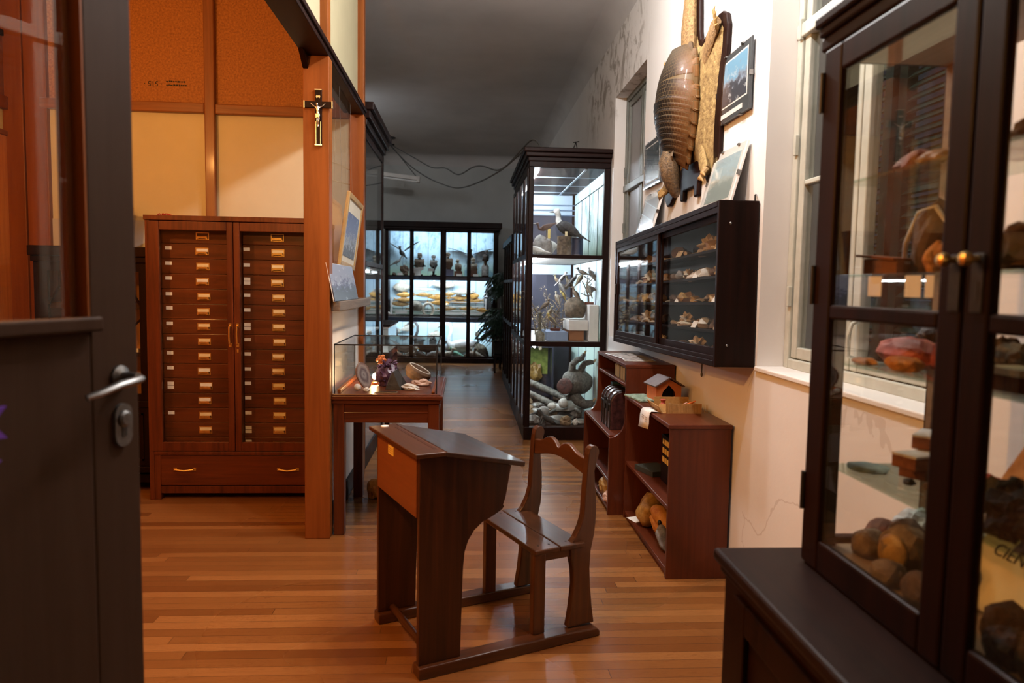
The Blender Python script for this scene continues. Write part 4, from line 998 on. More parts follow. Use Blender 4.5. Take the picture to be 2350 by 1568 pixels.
solo(MB().rock((.99, 4.86, .07), (.05,.06,.034), 73, .4), 'flat_stone', STONE['brown'], 'flat brown stone deeper along the stepped bookshelf bottom', 'stone')
# ---------------------------------------------------------------- hanging wall case with sliding glass doors
# local: x from front (0) to wall, y away from the camera end, z up
WC = Tm((1.148, 3.222, 1.094), rot=(-.0245, 0, 0))
wc = thing('hanging_wall_case', 'long dark wooden wall case with sliding glass doors full of shells', 'display case', (1.148, 3.222, 1.094), rot=(-.0245, 0, 0))
WD, WL, WH = .188, 2.27, .765
w = MB(True)
w.box(0, WD, 0, .028, 0, WH).box(0, WD, WL-.028, WL, 0, WH).box(0, WD, .028, WL-.028, 0, .03).box(0, WD, .028, WL-.028, WH-.028, WH)
w.build('case_box', DARKW['z'], wc, bevel=.004)
MB(True).box(WD-.012, WD-.002, .028, WL-.028, .03, WH-.028).build('back_board', DARKW['y'], wc)
w = MB(True).box(.002, .016, .028, WL-.028, .03, .05).box(.034, .046, .028, WL-.028, .03, .05).box(.002, .016, .028, WL-.028, WH-.055, WH-.028)
w.build('track', DARKW['y'], wc, bevel=.002)
WM = 1.085
for k, (a, b, x) in enumerate(((.03, WM+.01, .028), (WM-.03, WL-.03, .006))):
    f = MB(True); sw = .036
    f.box(x, x+.018, a, a+sw, .045, WH-.04).box(x, x+.018, b-sw, b, .045, WH-.04).box(x, x+.018, a+sw, b-sw, .045, .085).box(x, x+.018, a+sw, b-sw, WH-.085, WH-.04)
    d = f.build('sliding_door', DARKW['z'], wc, bevel=.003)
    MB(True).box(x+.007, x+.011, a+sw, b-sw, .085, WH-.085).build('glass_pane', GLASS, d)
    if k: MB(True).prism([(b-.03,.36),(b-.008,.36),(b-.008,.44),(b-.03,.44)], 'x', x-.012, x).build('finger_pull', IRON, d, bevel=.004)
SHZ = [.03, .165, .30, .43, .56]
for z in SHZ[1:]:
    MB(True).box(.062, WD-.012, .03, WL-.03, z-.014, z).build('shelf', DARKW['y'], wc, bevel=.002)
for z in (.20, .60):
    pass
sc = MB(True)
for z in (.10, .66): sc.lathe([(.006,0),(.006,.002),(.004,.004)], (0,0,0), 10, M=Matrix.Translation((.055, 0, z)) @ Matrix.Rotation(PI/2, 4, 'X'))
sc.build('screw', STEEL, wc)
MB(True).tube([(WD-.01, .03, WH), (WD-.01, .03, WH+.03), (WD+.0, .05, WH+.035)], .004, 6).build('hook', IRON, wc)
cord = MB().tube([(1.325, 3.92, 1.075), (1.325, 3.92, .985)], .004, 6).ell((1.325,3.92,.975), (.007,.007,.014))
solo(cord, 'pull_cord', CABLE, 'short cord with a bead hanging below the wall case', 'cord', smooth=True)
# finds on its shelves: shells, bones, stones and cards
random.seed(21)
def shell_mesh():
    w = MB(True)
    path = []; rr = []
    for k in range(22):
        u = k/21; a = u*13; r = .028*(1-u)**1.2
        path.append((r*math.cos(a), r*math.sin(a), .045*u+.0)); rr.append(.019*(1-u)**1.1+.0012)
    w.tube(path, rr, 9)
    return w
def clam_mesh(n=0):
    w = MB(True); vs = []; fs = []
    A, Rr = 13, 7
    for s in (0, 1):
        for i in range(Rr+1):
            u = i/Rr
            for k in range(A):
                t_ = -1.25+2.5*k/(A-1)
                r = .05*u*(1+.03*(k % 2))
                z = (.020*math.sin(PI*min(1, u*.9+.1)*.9)*math.cos(t_*.8))
                vs.append((r*math.sin(t_), r*math.cos(t_), z if s == 0 else .001))
    N = (Rr+1)*A
    for s in (0, 1):
        for i in range(Rr):
            for k in range(A-1):
                a = s*N+i*A+k; fs.append((a, a+1, a+A+1, a+A))
    w.add(vs, fs); return w
protos = {}
def place_local(key, mk, T, loc, rz, sc_, label, cat, name, mat, group=None, tilt=0):
    if key not in protos:
        o = mk().build(name, mat, None, smooth=True, angle=.6); protos[key] = o
    else:
        o = protos[key].copy(); COL.objects.link(o)
    M = T @ Matrix.Translation(loc) @ Euler((tilt, 0, rz)).to_matrix().to_4x4() @ Matrix.Diagonal((sc_, sc_, sc_, 1))
    o.location = M.to_translation(); o.rotation_euler = M.to_euler(); o.scale = (sc_,)*3
    for k in ('label', 'category', 'group'):
        if k in o: del o[k]
    tag(o, label, cat, group)
    return o
def rockm(seed, r): return lambda: MB(True).rock((0,0,r[2]*.7), r, seed, .45, 1.6, 2)
def bonem(): return MB(True).tube([(-.06,0,.012),(-.045,0,.014),(0,0,.010),(.045,0,.014),(.06,0,.012)], [.013,.010,.006,.010,.013], 9)
KS = [('spiral', shell_mesh, SHELLM, 'shell', 'spiral_shell', 'pale spiral shell'), ('clam', clam_mesh, BONE, 'shell', 'clam_shell', 'fan shaped clam shell'),
      ('rw', rockm(3, (.045,.035,.030)), STONE['white'], 'stone', 'white_stone', 'white stone'), ('rt', rockm(5, (.05,.04,.028)), STONE['tan'], 'stone', 'tan_stone', 'tan stone'),
      ('rg', rockm(8, (.04,.04,.034)), STONE['grey'], 'stone', 'grey_stone', 'grey stone'), ('bone', bonem, BONE, 'bone', 'animal_bone', 'small dry bone'),
      ('rb', rockm(12, (.05,.035,.03)), STONE['brown'], 'stone', 'brown_stone', 'brown stone'), ('coral', lambda: MB(True).rock((0,0,.03), (.04,.04,.04), 44, .9, 3.2, 3), BONE, 'coral', 'coral_lump', 'knobbly coral lump'),
      ('ry', rockm(17, (.045,.04,.03)), STONE['honey'], 'stone', 'honey_stone', 'honey coloured stone')]
LV = ['bottom', 'lowest', 'second', 'third', 'top']
for li, z in enumerate(SHZ):
    for half, (a, b) in enumerate(((.07, WM-.03), (WM+.06, WL-.08))):
        n_ = 9 if half == 0 else 8
        for i in range(n_):
            k = random.choice(KS)
            if li == 0 and half == 0: k = random.choice([KS[3], KS[8], KS[7], KS[1]])
            y = a+(b-a)*(i+.5)/n_+random.uniform(-.015, .015)
            s_ = random.uniform(.75, 1.25)
            where = 'window side' if half == 0 else 'corridor side'
            place_local(k[0], k[1], WC, (.115+random.uniform(-.015,.015), y, z+.001), random.uniform(0, 6.28), s_, '%s, %s along the wall case %s, %s' % (k[5], ORD[i], 'floor' if li == 0 else LV[li]+' shelf', where), k[3], k[4], k[2], tilt=0)
        for i in range(3 if half == 0 else 2):
            y = a+(b-a)*(i+.6)/3.2
            if (li+i) % 2 == 0 and li < 5:
                M = WC @ Matrix.Translation((.075, y, z+.001)) @ Euler((0, .5, .1*i)).to_matrix().to_4x4()
                o = MB(True).box(-.001, .001, -.03, .03, 0, .04).build('caption_card', PAPER, None)
                o.location = M.to_translation(); o.rotation_euler = M.to_euler(); tag(o, '%s white caption card along the wall case %s, %s side' % (ORD[i], 'floor' if li == 0 else LV[li]+' shelf', 'window' if half == 0 else 'corridor'), 'card')

# ---------------------------------------------------------------- clip framed photographs on the right wall
PHA = photo_mat('blue_sky_mountain_photo', (.20,.42,.62), (.28,.33,.42), (.06,.065,.085), 'n', .50, 5, 12)
PHB = photo_mat('pale_mountain_photo', (.45,.60,.66), (.50,.56,.52), (.30,.36,.34), 'n', .48, 3.2, 31)
PHC = photo_mat('dark_peak_glare_photo', (.05,.07,.08), (.12,.15,.17), (.30,.32,.34), 'n', .45, 3, 17)  # paler foot of the print is painted glare from the lit case
PHD = photo_mat('glare_washed_photo', (.55,.57,.60), (.60,.61,.63), (.50,.51,.54), 'n', .5, 2, 9)  # glare of the lit case is put into these pale tones
MOUNT = plain('dark_mount', (.045,.05,.055), .6, var=.1)
def clip(name_label, c, z0, tilt, w_, h_, ph, mount, caption, twist=0.0):
    xb_ = 1.337-h_*math.sin(tilt)-(.004 if tilt else 0)
    root = thing('clip_framed_photo', name_label, 'picture', (xb_, c, z0))
    M = Matrix.Translation((xb_, c, z0)) @ Matrix.Rotation(tilt, 4, 'Y') @ Matrix.Rotation(twist, 4, 'X')
    off = -.012 if tilt == 0 else -.006
    MB().box(off-.006, off+.004, -w_/2, w_/2, 0, h_, M=M).build('backing', mount, root)
    m_ = .03
    MB().box(off-.0075, off-.006, -w_/2+m_+.006, w_/2-m_-.006, (.075 if caption else m_), h_-m_, M=M).build('print_border', PAPER, root)
    MB().box(off-.0085, off-.0075, -w_/2+m_+.014, w_/2-m_-.014, (.083 if caption else m_+.008), h_-m_-.008, M=M).build('photo', ph, root)
    if caption: MB().box(off-.0085, off-.006, -w_/2+.09, w_/2-.05, .025, .048, M=M).build('caption_strip', PAPER, root)
    MB().box(off-.0125, off-.0095, -w_/2, w_/2, 0, h_, M=M).build('glass_cover', GLASS, root)
    g = MB()
    for y, z in ((-w_/2, h_*.5), (w_/2, h_*.5)): g.box(off-.015, off+.005, y-.004, y+.004, z-.012, z+.012, M=M)
    for y in (-w_*.25, w_*.25):
        for z in (0, h_): g.box(off-.015, off+.005, y-.012, y+.012, z-.004, z+.004, M=M)
    g.build('metal_clip', STEEL, root)
    return root
clip('dark mounted photo of a rocky peak under blue sky, right of the hide', 3.592, 2.302, 0, .445, .333, PHA, MOUNT, True)
clip('pale green mountain photo leaning above the wall case near the window', 3.59, 1.853, .26, .44, .31, PHB, WHITEP, False, 0)
clip('dark photo of a peak with painted glare below, between far window and hide', 5.13, 2.18, 0, .45, .325, PHC, MOUNT, False)
clip('photo painted pale with glare, leaning on the wall case below the dark peak photo', 5.04, 1.818, .26, .45, .31, PHD, WHITEP, False, 0)

# ---------------------------------------------------------------- giant armadillo hide on a shaped board
ar = thing('armadillo_mount', 'whole armadillo hide mounted head down on a dark shaped board', 'mounted animal', (1.30, 4.24, 2.4))
yc = 4.245
def both(half):   # mirror an outline given as (u, z) for the camera side (u = yc - y)
    r = [(yc-u, z) for u, z in half]; l = [(yc+u, z) for u, z in reversed(half)]
    return r + l
hb = [(.055,3.50),(.075,3.2),(.105,2.92),(.125,2.865),(.16,2.845),(.20,2.85),(.30,2.885),(.40,2.90),(.47,2.895),(.53,2.865),(.56,2.80),(.555,2.70),(.535,2.58),(.51,2.42),(.495,2.28),(.495,2.16),(.515,2.09),(.505,2.03),(.46,1.985),(.39,1.985),(.33,2.02),(.28,2.075),(.20,2.08),(.17,2.06),(.165,1.985),(.10,1.98),(.10,2.04),(.05,2.04)]
MB().prism(both(hb), 'x', 1.312, 1.338).build('board', DARKW['z'], ar, bevel=.010, seg=3)
HIDEY = mottled('tan_dried_hide', (.17,.095,.03), (.36,.24,.085), 34, .8, 1.0, (.52,.39,.18))
HIDEO = mottled('brown_scaly_tail', (.15,.075,.025), (.36,.21,.08), 70, .6, 1.0)
def relief(outline, cx_, cz_, x_base, bulge, n_in=5):
    """a low pillow over an outline: rings shrinking to the centre, rising from the board"""
    vs = []; fs = []; m_ = len(outline)
    for i in range(n_in+1):
        u = i/n_in
        for (y, z) in outline:
            vs.append((x_base-bulge*math.sin(PI/2*u)**.7 if i else x_base+.008, cx_+(y-cx_)*(1-u), cz_+(z-cz_)*(1-u)))
    for i in range(n_in):
        for k in range(m_):
            a, b = i*m_+k, i*m_+(k+1) % m_
            fs.append((a, b, b+m_, a+m_))
    return vs, fs
hs = [(.0,2.95),(.075,2.93),(.11,2.865),(.17,2.835),(.28,2.86),(.40,2.88),(.49,2.872),(.535,2.82),(.53,2.72),(.485,2.58),(.46,2.45),(.445,2.30),(.445,2.19),(.455,2.11),(.44,2.05),(.38,2.04),(.33,2.08),(.27,2.12),(.15,2.16),(.0,2.16)]
MB().add(*relief(both(hs), yc, 2.5, 1.312, .035)).build('flat_hide', HIDEY, ar, smooth=True, angle=1.0)
# tail
MB().tube([(1.288, yc-.005, 2.78), (1.285, yc, 2.95), (1.288, yc+.0, 3.15), (1.295, yc, 3.4)], [(.095,.04),(.075,.045),(.055,.035),(.035,.025)], 14, up=(1,0,0)).build('tail', HIDEO, ar, smooth=True)
# legs with claws
CLAW = plain('horn_claw', (.34,.20,.07), .4, var=.2)
for s in (-1, 1):
    leg = MB().tube([(1.295, yc-s*.27, 2.70), (1.288, yc-s*.36, 2.77), (1.285, yc-s*.44, 2.82), (1.29, yc-s*.475, 2.845)], [(.05,.012),(.058,.02),(.05,.022),(.03,.018)], 12, up=(1,0,0))
    lo = leg.build('hind_leg', HIDEO, ar, smooth=True)
    c = MB()
    for k in range(4):
        a = .5+.35*k; p = Vector((1.282, yc-s*(.45+.012*k), 2.865-.022*k))
        c.tube([p, p+Vector((-.012, -s*.02*math.sin(a), .03*math.cos(a)+.008)), p+Vector((-.008, -s*.04*math.sin(a), .05*math.cos(a)+.01))], [.011,.008,.002], 7)
    c.build('claw', CLAW, lo, smooth=True)
    leg = MB().tube([(1.295, yc-s*.26, 2.22), (1.288, yc-s*.33, 2.14), (1.284, yc-s*.39, 2.085)], [(.04,.012),(.05,.022),(.035,.024)], 12, up=(1,0,0))
    lo = leg.build('fore_leg', HIDEY, ar, smooth=True)
    c = MB()
    for k in range(3):
        p = Vector((1.278, yc-s*(.375+.02*k), 2.07+.012*k)); L = (.055, .085, .06)[k]
        c.tube([p, p+Vector((-.026, -s*.015, -L*.45)), p+Vector((-.020, -s*.04, -L*.7))], [.016,.013,.003], 8)
    c.build('claw', CLAW, lo, smooth=True)
# the carapace: a dome with scale rows above and overlapping bands below
def shell_mat():
    m, n, out = nt('armadillo_carapace'); b = bsdf(n, out, .5, coat=.08, spec=.35)
    tc = nd(n, 'ShaderNodeTexCoord'); sp = nd(n, 'ShaderNodeSeparateXYZ'); n.links.new(tc.outputs['UV'], sp.inputs[0])
    # UV: u across (0..1), v from head end (0) to tail end (1)
    cb = n.nodes.new('ShaderNodeCombineXYZ'); n.links.new(math_(n, 'MULTIPLY', sp.outputs['X'], 26.0), cb.inputs[0]); n.links.new(math_(n, 'MULTIPLY', sp.outputs['Y'], 30.0), cb.inputs[1])
    br = nd(n, 'ShaderNodeTexBrick', Scale=1.0); br.offset = .5
    br.inputs['Brick Width'].default_value = 1.0; br.inputs['Row Height'].default_value = 1.0; br.inputs['Mortar Size'].default_value = .07; br.inputs['Mortar Smooth'].default_value = .4
    br.inputs['Color1'].default_value = (.6,.6,.6,1); br.inputs['Color2'].default_value = (1,1,1,1); br.inputs['Mortar'].default_value = (0,0,0,1)
    n.links.new(cb.outputs[0], br.inputs['Vector'])
    ns = nd(n, 'ShaderNodeTexNoise', Scale=5.0, Detail=4.0); n.links.new(tc.outputs['Object'], ns.inputs['Vector'])
    edge = math_(n, 'ABSOLUTE', math_(n, 'SUBTRACT', sp.outputs['X'], .47))
    e2 = math_(n, 'ADD', math_(n, 'MULTIPLY', edge, 2.0), math_(n, 'MULTIPLY', math_(n, 'SUBTRACT', ns.outputs['Fac'], .5), .5))
    base = ramp(n, [(.22, (.007,.005,.004)), (.52, (.022,.012,.006)), (.80, (.11,.042,.011)), (1.0, (.20,.09,.026))], e2)
    top = ramp(n, [(.72, (0,0,0)), (.95, (1,1,1))], sp.outputs['Y'])
    c = mixc(n, base.outputs[0], (.055,.04,.026), math_(n, 'MULTIPLY', top.outputs[0], .8))
    c = mixc(n, c, (.14,.09,.038), math_(n, 'MULTIPLY', br.outputs['Fac'], .7))
    n.links.new(c, b.inputs['Base Color'])
    bump(n, b, math_(n, 'SUBTRACT', 1.0, br.outputs['Fac']), .5, .006)
    return m
NU, NV = 60, 132
vs = []; uv = []
for j in range(NV+1):
    v_ = j/NV
    # half width of the shell from shoulders to rump
    hw = .245*(math.sin(PI*min(1, max(0, .07+.86*v_)))**.55)*(0.74+.26*min(1, v_*1.6))
    if v_ > .80: hw *= (1-((v_-.80)/.20)**2*.62)
    zz = 2.19+.645*v_
    pro = .175*(math.sin(PI*(.08+.80*v_))**.6)
    saw = 0
    if v_ < .56:
        ph = (v_*20) % 1.0; saw = .011*(ph if ph < .86 else (1-ph)/.14*.86)
    for i in range(NU+1):
        u = i/NU; a = (u-.5)*PI
        y = yc-.01-hw*math.sin(a)*(1+.02*saw)
        x = 1.292-(pro+saw)*math.cos(a)**.8 - .012
        z = zz-.055*(1-math.cos(a))*(1 if v_ < .7 else -.6) + (.02 if abs(u-.5) > .46 else 0)*math.sin(v_*60)
        vs.append((x, y, z)); uv.append((u, v_))
fs = []
for j in range(NV):
    for i in range(NU):
        a = j*(NU+1)+i; fs.append((a, a+1, a+NU+2, a+NU+1))
sh_ = MB().add(vs, fs).build('carapace', shell_mat(), ar, smooth=True, angle=1.2)
ul = sh_.data.uv_layers.new(name='UVMap')
for lpn in sh_.data.loops: ul.data[lpn.index].uv = uv[lpn.vertex_index]
ss = sh_.modifiers.new('thick', 'SOLIDIFY'); ss.thickness = .008
# head and hands beside it
hd_ = MB().tube([(1.20, yc-.01, 2.25), (1.19, yc-.0, 2.19), (1.205, yc+.01, 2.12), (1.225, yc+.02, 2.055), (1.245, yc+.025, 2.01), (1.252, yc+.027, 1.995)], [(.06,.05),(.075,.062),(.066,.056),(.044,.04),(.026,.026),(.012,.012)], 16, up=(1,0,0))
HEADM = mottled('scaly_brown_head', (.05,.032,.02), (.24,.15,.07), 80, .45, .9, coat=.3)
hdo = hd_.build('head', HEADM, ar, smooth=True)
for s in (-1, 1):
    MB().tube([(1.19, yc-s*.055, 2.20), (1.18, yc-s*.085, 2.225), (1.19, yc-s*.09, 2.25)], [(.018,.006),(.022,.006),(.006,.004)], 8, up=(1,0,0)).build('ear', HEADM, hdo, smooth=True)
    MB().ell((1.175, yc-s*.042, 2.135), (.008,.008,.008), 8, 6).build('eye', EYE, hdo, smooth=True)

# ---------------------------------------------------------------- base cupboard with heavy worktop
bcup = thing('base_cupboard', 'low dark wooden cupboard with a worn thick top below the vitrine', 'cupboard', (.98, .9, 0))
KX0, KX1, KY0, KY1, KZ = .658, 1.325, -.25, 1.711, .80
MB().box(KX0, KX1, KY0, KY1, 0, KZ-.03).build('carcass', DARKW['y'], bcup, bevel=.004)
MB().box(KX0-.024, KX1+.005, KY0-.01, KY1+.03, KZ-.032, KZ).build('worktop', wood('dark_worn_worktop', (.004,.0016,.001), (.018,.0062,.0036), 'y', .38, .0, spec=.15), bcup, bevel=.011, seg=3)
MB().box(KX0-.012, KX0, KY0, KY1+.006, KZ-.052, KZ-.032).build('cove_moulding', DARKW['y'], bcup, bevel=.005)
for a, b in ((1.13, 1.62), (.58, 1.05), (.03, .50)):
    f = MB()
    f.box(KX0-.014, KX0, a, a+.07, .08, KZ-.07).box(KX0-.014, KX0, b-.07, b, .08, KZ-.07).box(KX0-.014, KX0, a+.07, b-.07, .08, .15).box(KX0-.014, KX0, a+.07, b-.07, KZ-.14, KZ-.07)
    f.build('panelled_door', DARKW['z'], bcup, bevel=.004)
# ---------------------------------------------------------------- tall vitrine standing on it
vt = thing('glazed_vitrine', 'dark framed glass vitrine of minerals standing on the low cupboard', 'vitrine', (.98, .9, KZ))
QX0, QX1, QY0, QY1, QZ0, QZ1 = .838, 1.150, -.20, 1.668, KZ, 2.055
f = MB()
pw = .05
for (x, y) in ((QX0, QY1-pw), (QX0, QY0)): f.box(x, x+pw, y, y+pw, QZ0, QZ1)
for y in (QY1-pw*.6, QY0): f.box(QX1-.03, QX1, y, y+pw*.6, QZ0, QZ1)
f.box(QX0, QX1, QY0, QY1, QZ0, QZ0+.045).box(QX0, QX1, QY0, QY1, QZ1-.075, QZ1-.02)
f.box(QX0+pw, QX1-.03, QY1-.03, QY1, QZ0+.045, QZ0+.06).box(QX0+.012, QX0+.03, .60, .645, QZ0, QZ1-.075)
f.build('frame', DARKW['z'], vt, bevel=.004)
co = MB().box(QX0-.022, QX1+.01, QY0-.03, QY1+.012, QZ1-.018, QZ1+.004).box(QX0-.03, QX1+.015, QY0-.04, QY1+.02, QZ1+.004, QZ1+.03).box(QX0-.014, QX1+.01, QY0-.02, QY1+.014, QZ1-.05, QZ1-.018)
co.build('cornice', DARKW['y'], vt, bevel=.006)
TANW = wood('pale_inner_wood', (.26,.15,.07), (.42,.27,.14), 'y', .5, .1)
MB().box(QX0+.03, QX1-.004, QY0+.02, QY1-.03, QZ1-.08, QZ1-.074).build('inner_ceiling', TANW, vt)
MB().box(QX1-.034, QX1-.03, QY1-.032, QY1-.028, QZ0+.06, QZ1-.08).box(QX1-.045, QX1-.03, QY1-.05, QY1-.03, QZ0+.06, QZ1-.08).build('inner_bead', TANW, vt)
MB().box(QX0+pw, QX1-.03, QY1-.018, QY1-.014, QZ0+.06, QZ1-.075).build('end_pane', GLASS, vt)
MB().box(QX1-.018, QX1-.014, 1.31, QY1-.03, QZ0+.045, QZ1-.075).build('back_pane', GLASS, vt)
MB().box(QX1-.022, QX1-.004, QY0+.03, 1.31, QZ0+.045, QZ1-.075).build('back_board', plain('cream_backboard', (.58,.47,.33), .7, var=.06, scale=3), vt)
MB().box(QX1-.030, QX1-.002, 1.28, 1.31, QZ0+.045, QZ1-.075).build('back_stile', DARKW['z'], vt)
def vdoor(a, b, lock, knob_y):
    xo, xi = QX0-.020, QX0; s0 = .078; s1 = .06
    d = MB(); zb, zt = QZ0+.004, QZ1-.055
    n_, f_ = a, b
    d.box(xo, xi, b-(s0 if not lock else s1), b, zb, zt).box(xo, xi, a, a+(s1 if not lock else s0), zb, zt)
    i0, i1 = a+(s1 if not lock else s0), b-(s0 if not lock else s1)
    d.box(xo, xi, i0, i1, zb, zb+.072).box(xo, xi, i0, i1, zt-.062, zt).box(xo, xi, i0, i1, 1.388, 1.420)
    o = d.build('door', DARKW['z'], vt, bevel=.006)
    MB().box(xo+.008, xo+.012, i0-.004, i1+.004, zb+.068, 1.392).build('glass_pane', GLASSD, o)
    MB().box(xo+.008, xo+.012, i0-.004, i1+.004, 1.416, zt-.058).build('glass_pane', GLASSD, o)
    MB().lathe([(.005,0),(.005,.014),(.011,.018),(.0125,.024),(.010,.031),(.003,.034)], (0,0,0), 14, M=Matrix.Translation((xo, knob_y, 1.506)) @ Matrix.Rotation(-PI/2, 4, 'Y')).build('knob', BRASS, o, smooth=True)
    MB().box(xo-.003, xo, knob_y-.014, knob_y+.014, 1.42, 1.515).build('lock_plate', IRON, o, bevel=.002)
    if lock: MB().box(xo-.0036, xo-.003, knob_y-.004, knob_y+.004, 1.44, 1.47).build('keyhole', BLACK, o)
    hy = b-.004 if not lock else a+.004
    for z in (.93, 1.42, 1.86): MB().tube([(xo-.003, hy, z), (xo-.003, hy, z+.09)], .006, 8).build('hinge', IRON, o)
    return o
vdoor(1.140, 1.650, False, 1.157)
vdoor(.640, 1.136, True, 1.103)
vdoor(.140, .630, False, .17)
VS = [.846, 1.042, 1.288, 1.490, 1.700]
for z in VS[1:]:
    MB().box(QX0+.03, QX1-.035, QY0+.03, QY1-.032, z-.006, z).build('glass_shelf', GLASSG, vt)
MB().box(QX0+.02, QX1-.02, QY0+.03, QY1-.03, QZ0+.045, QZ0+.046).build('floor_lining', TANW, vt)
# ---------- minerals inside
def st(c, r, seed, mat, label, amp=.3, cat='stone', name='mineral_rock', freq=1.5, sub=3, rot=None, smooth=False):
    return solo(MB().rock((c[0], c[1], c[2]+r[2]*.72), r, seed, amp, freq, sub, True, rot), name, mat, label, cat, smooth=smooth)
z = VS[0]
st((.985,1.585,z), (.045,.05,.042), 101, STONE['rust'], 'round rusty stone by the far glass end on the vitrine floor', .12)
st((.935,1.555,z), (.04,.042,.036), 102, STONE['tan'], 'round tan stone in front of the rusty one on the vitrine floor', .12)
st((1.0,1.52,z), (.05,.045,.055), 103, STONE['brown'], 'brown pear shaped stone behind the split nodule on the vitrine floor', .2)
nod = thing('split_nodule', 'big split stone nodule showing its banded core on the vitrine floor', 'stone', (.955, 1.455, z))
MB().rock((.955,1.455,z+.05), (.05,.055,.055), 104, .12, 1.5, 3).build('nodule_rind', STONE['tan'], nod)
MB().ell((.918,1.442,z+.05), (.012,.038,.040), 16, 8, (0,.1,.25)).build('banded_core', STONE['honey'], nod, smooth=True)
st((.885,1.40,z), (.035,.04,.03), 105, STONE['tan'], 'tan stone against the front rail below the split nodule', .15)
st((.895,1.30,z), (.035,.045,.038), 106, STONE['brown'], 'dark brown stone nearest the door meeting rail on the vitrine floor', .2)
st((1.06,1.58,z), (.045,.05,.06), 107, STONE['white'], 'pale crystal lump at the back of the vitrine floor', .4)
st((.98,1.35,z), (.05,.045,.05), 108, STONE['black'], 'black stone half hidden by the door meeting rail', .3)
z = VS[1]
wb = (MAHOG['y'], WHITEP)
for k, (x, y, dz, ra, l) in enumerate(((1.03,1.52,0,.5,'lowest brown stone block of the stack on the vitrine glass shelf'),(.99,1.475,.032,.3,'middle brown stone block of the stack on the vitrine glass shelf'),(1.05,1.53,.064,.8,'topmost slanted brown stone block of the stack on the vitrine glass shelf'))):
    t_ = thing('sawn_block', l, 'stone', (x, y, z+dz), ra)
    MB(True).box(-.05,.05,-.03,.03,0,.026).build('block', STONE['rust'], t_, bevel=.002)
    MB(True).box(-.05,.05,-.03,.03,.026,.031).build('pale_face', STONE['white'], t_)
st((.95,1.448,z), (.012,.014,.008), 110, STONE['black'], 'tiny dark pebble beside the brown block stack', .2)
st((.97,1.405,z), (.014,.014,.01), 111, STONE['brown'], 'small brown pebble beyond the block stack', .2)
st((.93,1.57,z), (.045,.05,.008), 112, STONE['green'], 'thin grey green slate flake lying flat on the vitrine shelf', .2)
z = VS[2]
st((.99,1.535,z), (.045,.10,.036), 120, STONE['red'], 'long red orange rock on the middle vitrine shelf', .25)
st((.915,1.435,z), (.03,.05,.018), 121, STONE['orange'], 'low yellow orange mineral in front of the long red rock', .3)
st((1.075,1.60,z), (.028,.03,.055), 122, STONE['black'], 'upright black rock beside the long red rock', .3)
st((.98,1.40,z), (.025,.028,.045), 123, STONE['red'], 'round red mineral next to the door meeting rail', .2)
st((.895,1.55,z), (.02,.035,.010), 124, STONE['orange'], 'small amber crystal lump by the front of the middle vitrine shelf', .4)
z = VS[3]
bxo = thing('mineral_box', 'small open orange wooden box on the upper vitrine shelf', 'box', (.95, 1.565, z))
MB().obox((.95, 1.565, z+.018), (.06, .09, .035), (0,0,.3)).build('box_body', RAILW['y'], bxo, bevel=.002)
MB().obox((.945, 1.57, z+.038), (.075, .105, .005), (.10,0,.3)).build('box_lid', POSTW['y'], bxo)
st((1.02,1.51,z), (.05,.05,.095), 130, STONE['brown'], 'tall arched brown rock with a pale rim on the upper vitrine shelf', .18)
solo(MB().tube([(.99,1.575,z+.006),(.985,1.565,z+.07),(.99,1.53,z+.135),(1.0,1.49,z+.145),(1.0,1.455,z+.11)], [.005,.006,.007,.006,.004], 8), 'pale_crust', STONE['white'], 'thin pale crust arching over the tall brown rock', 'stone', smooth=True)
st((.93,1.375,z), (.022,.022,.035), 131, STONE['orange'], 'amber mineral lump close to the brass knobs', .3)
for k, (y, w_) in enumerate(((1.47,.05),(1.34,.05),(1.29,.025))):
    solo(MB().box(.862, .8632, y-w_/2, y+w_/2, z-.048, z-.006), 'shelf_label', PAPER, ['first','second','third'][k]+' white paper label from the far end hung under the upper vitrine shelf', 'label')
z = VS[4]
st((1.0,1.55,z), (.045,.065,.034), 140, STONE['rust'], 'low rusty rock on the top vitrine shelf', .35)
st((.95,1.41,z), (.045,.055,.022), 141, STONE['honey'], 'flat golden rock on the top vitrine shelf by the door rail', .4)
# right hand door contents
zz = [VS[0], VS[1], VS[2], VS[3], VS[4]]
bk = thing('science_booklet', 'cream booklet lettered CIENC leaning behind dark stones in the vitrine', 'booklet', (1.02, 1.19, VS[0]))
bM = Matrix.Translation((.99, 1.19, VS[0]+.001)) @ Matrix.Rotation(.6, 4, 'Y')
MB().box(-.003, .003, -.12, .235, 0, .17, M=bM).build('booklet_cover', CARD, bk, bevel=.001)
text('CIENCIAS', .036, INK, bk, bM @ Vector((-.0042, .135, .120)), (bM @ Euler((PI/2, 0, -PI/2)).to_matrix().to_4x4()).to_euler(), align='LEFT')
eb = MB(); eb.add([bM @ Vector((-.0036, .195+.022*math.cos(2*PI*k/16), .13+.03*math.sin(2*PI*k/16))) for k in range(16)], [tuple(range(16))]); eb.build('cover_emblem', plain('grey_blue_print', (.25,.32,.34), .7), bk)
PD = [(.895,1.075),(.935,1.135),(.905,1.01),(.96,1.05),(.90,.93),(.96,.97)]
cols = ['black','brown','black','grey','black','brown']
for k, (x, y) in enumerate(PD):
    st((x, y, VS[0]), (.038,.036,.036+.010*(k % 3)), 150+k, STONE[cols[k]], '%s %s stone from the door meeting rail on the far right vitrine floor' % (ORD[k], cols[k]), .35)
PE = [(.93,1.13),(.98,1.205),(.92,1.04),(1.0,1.10),(.95,.95)]
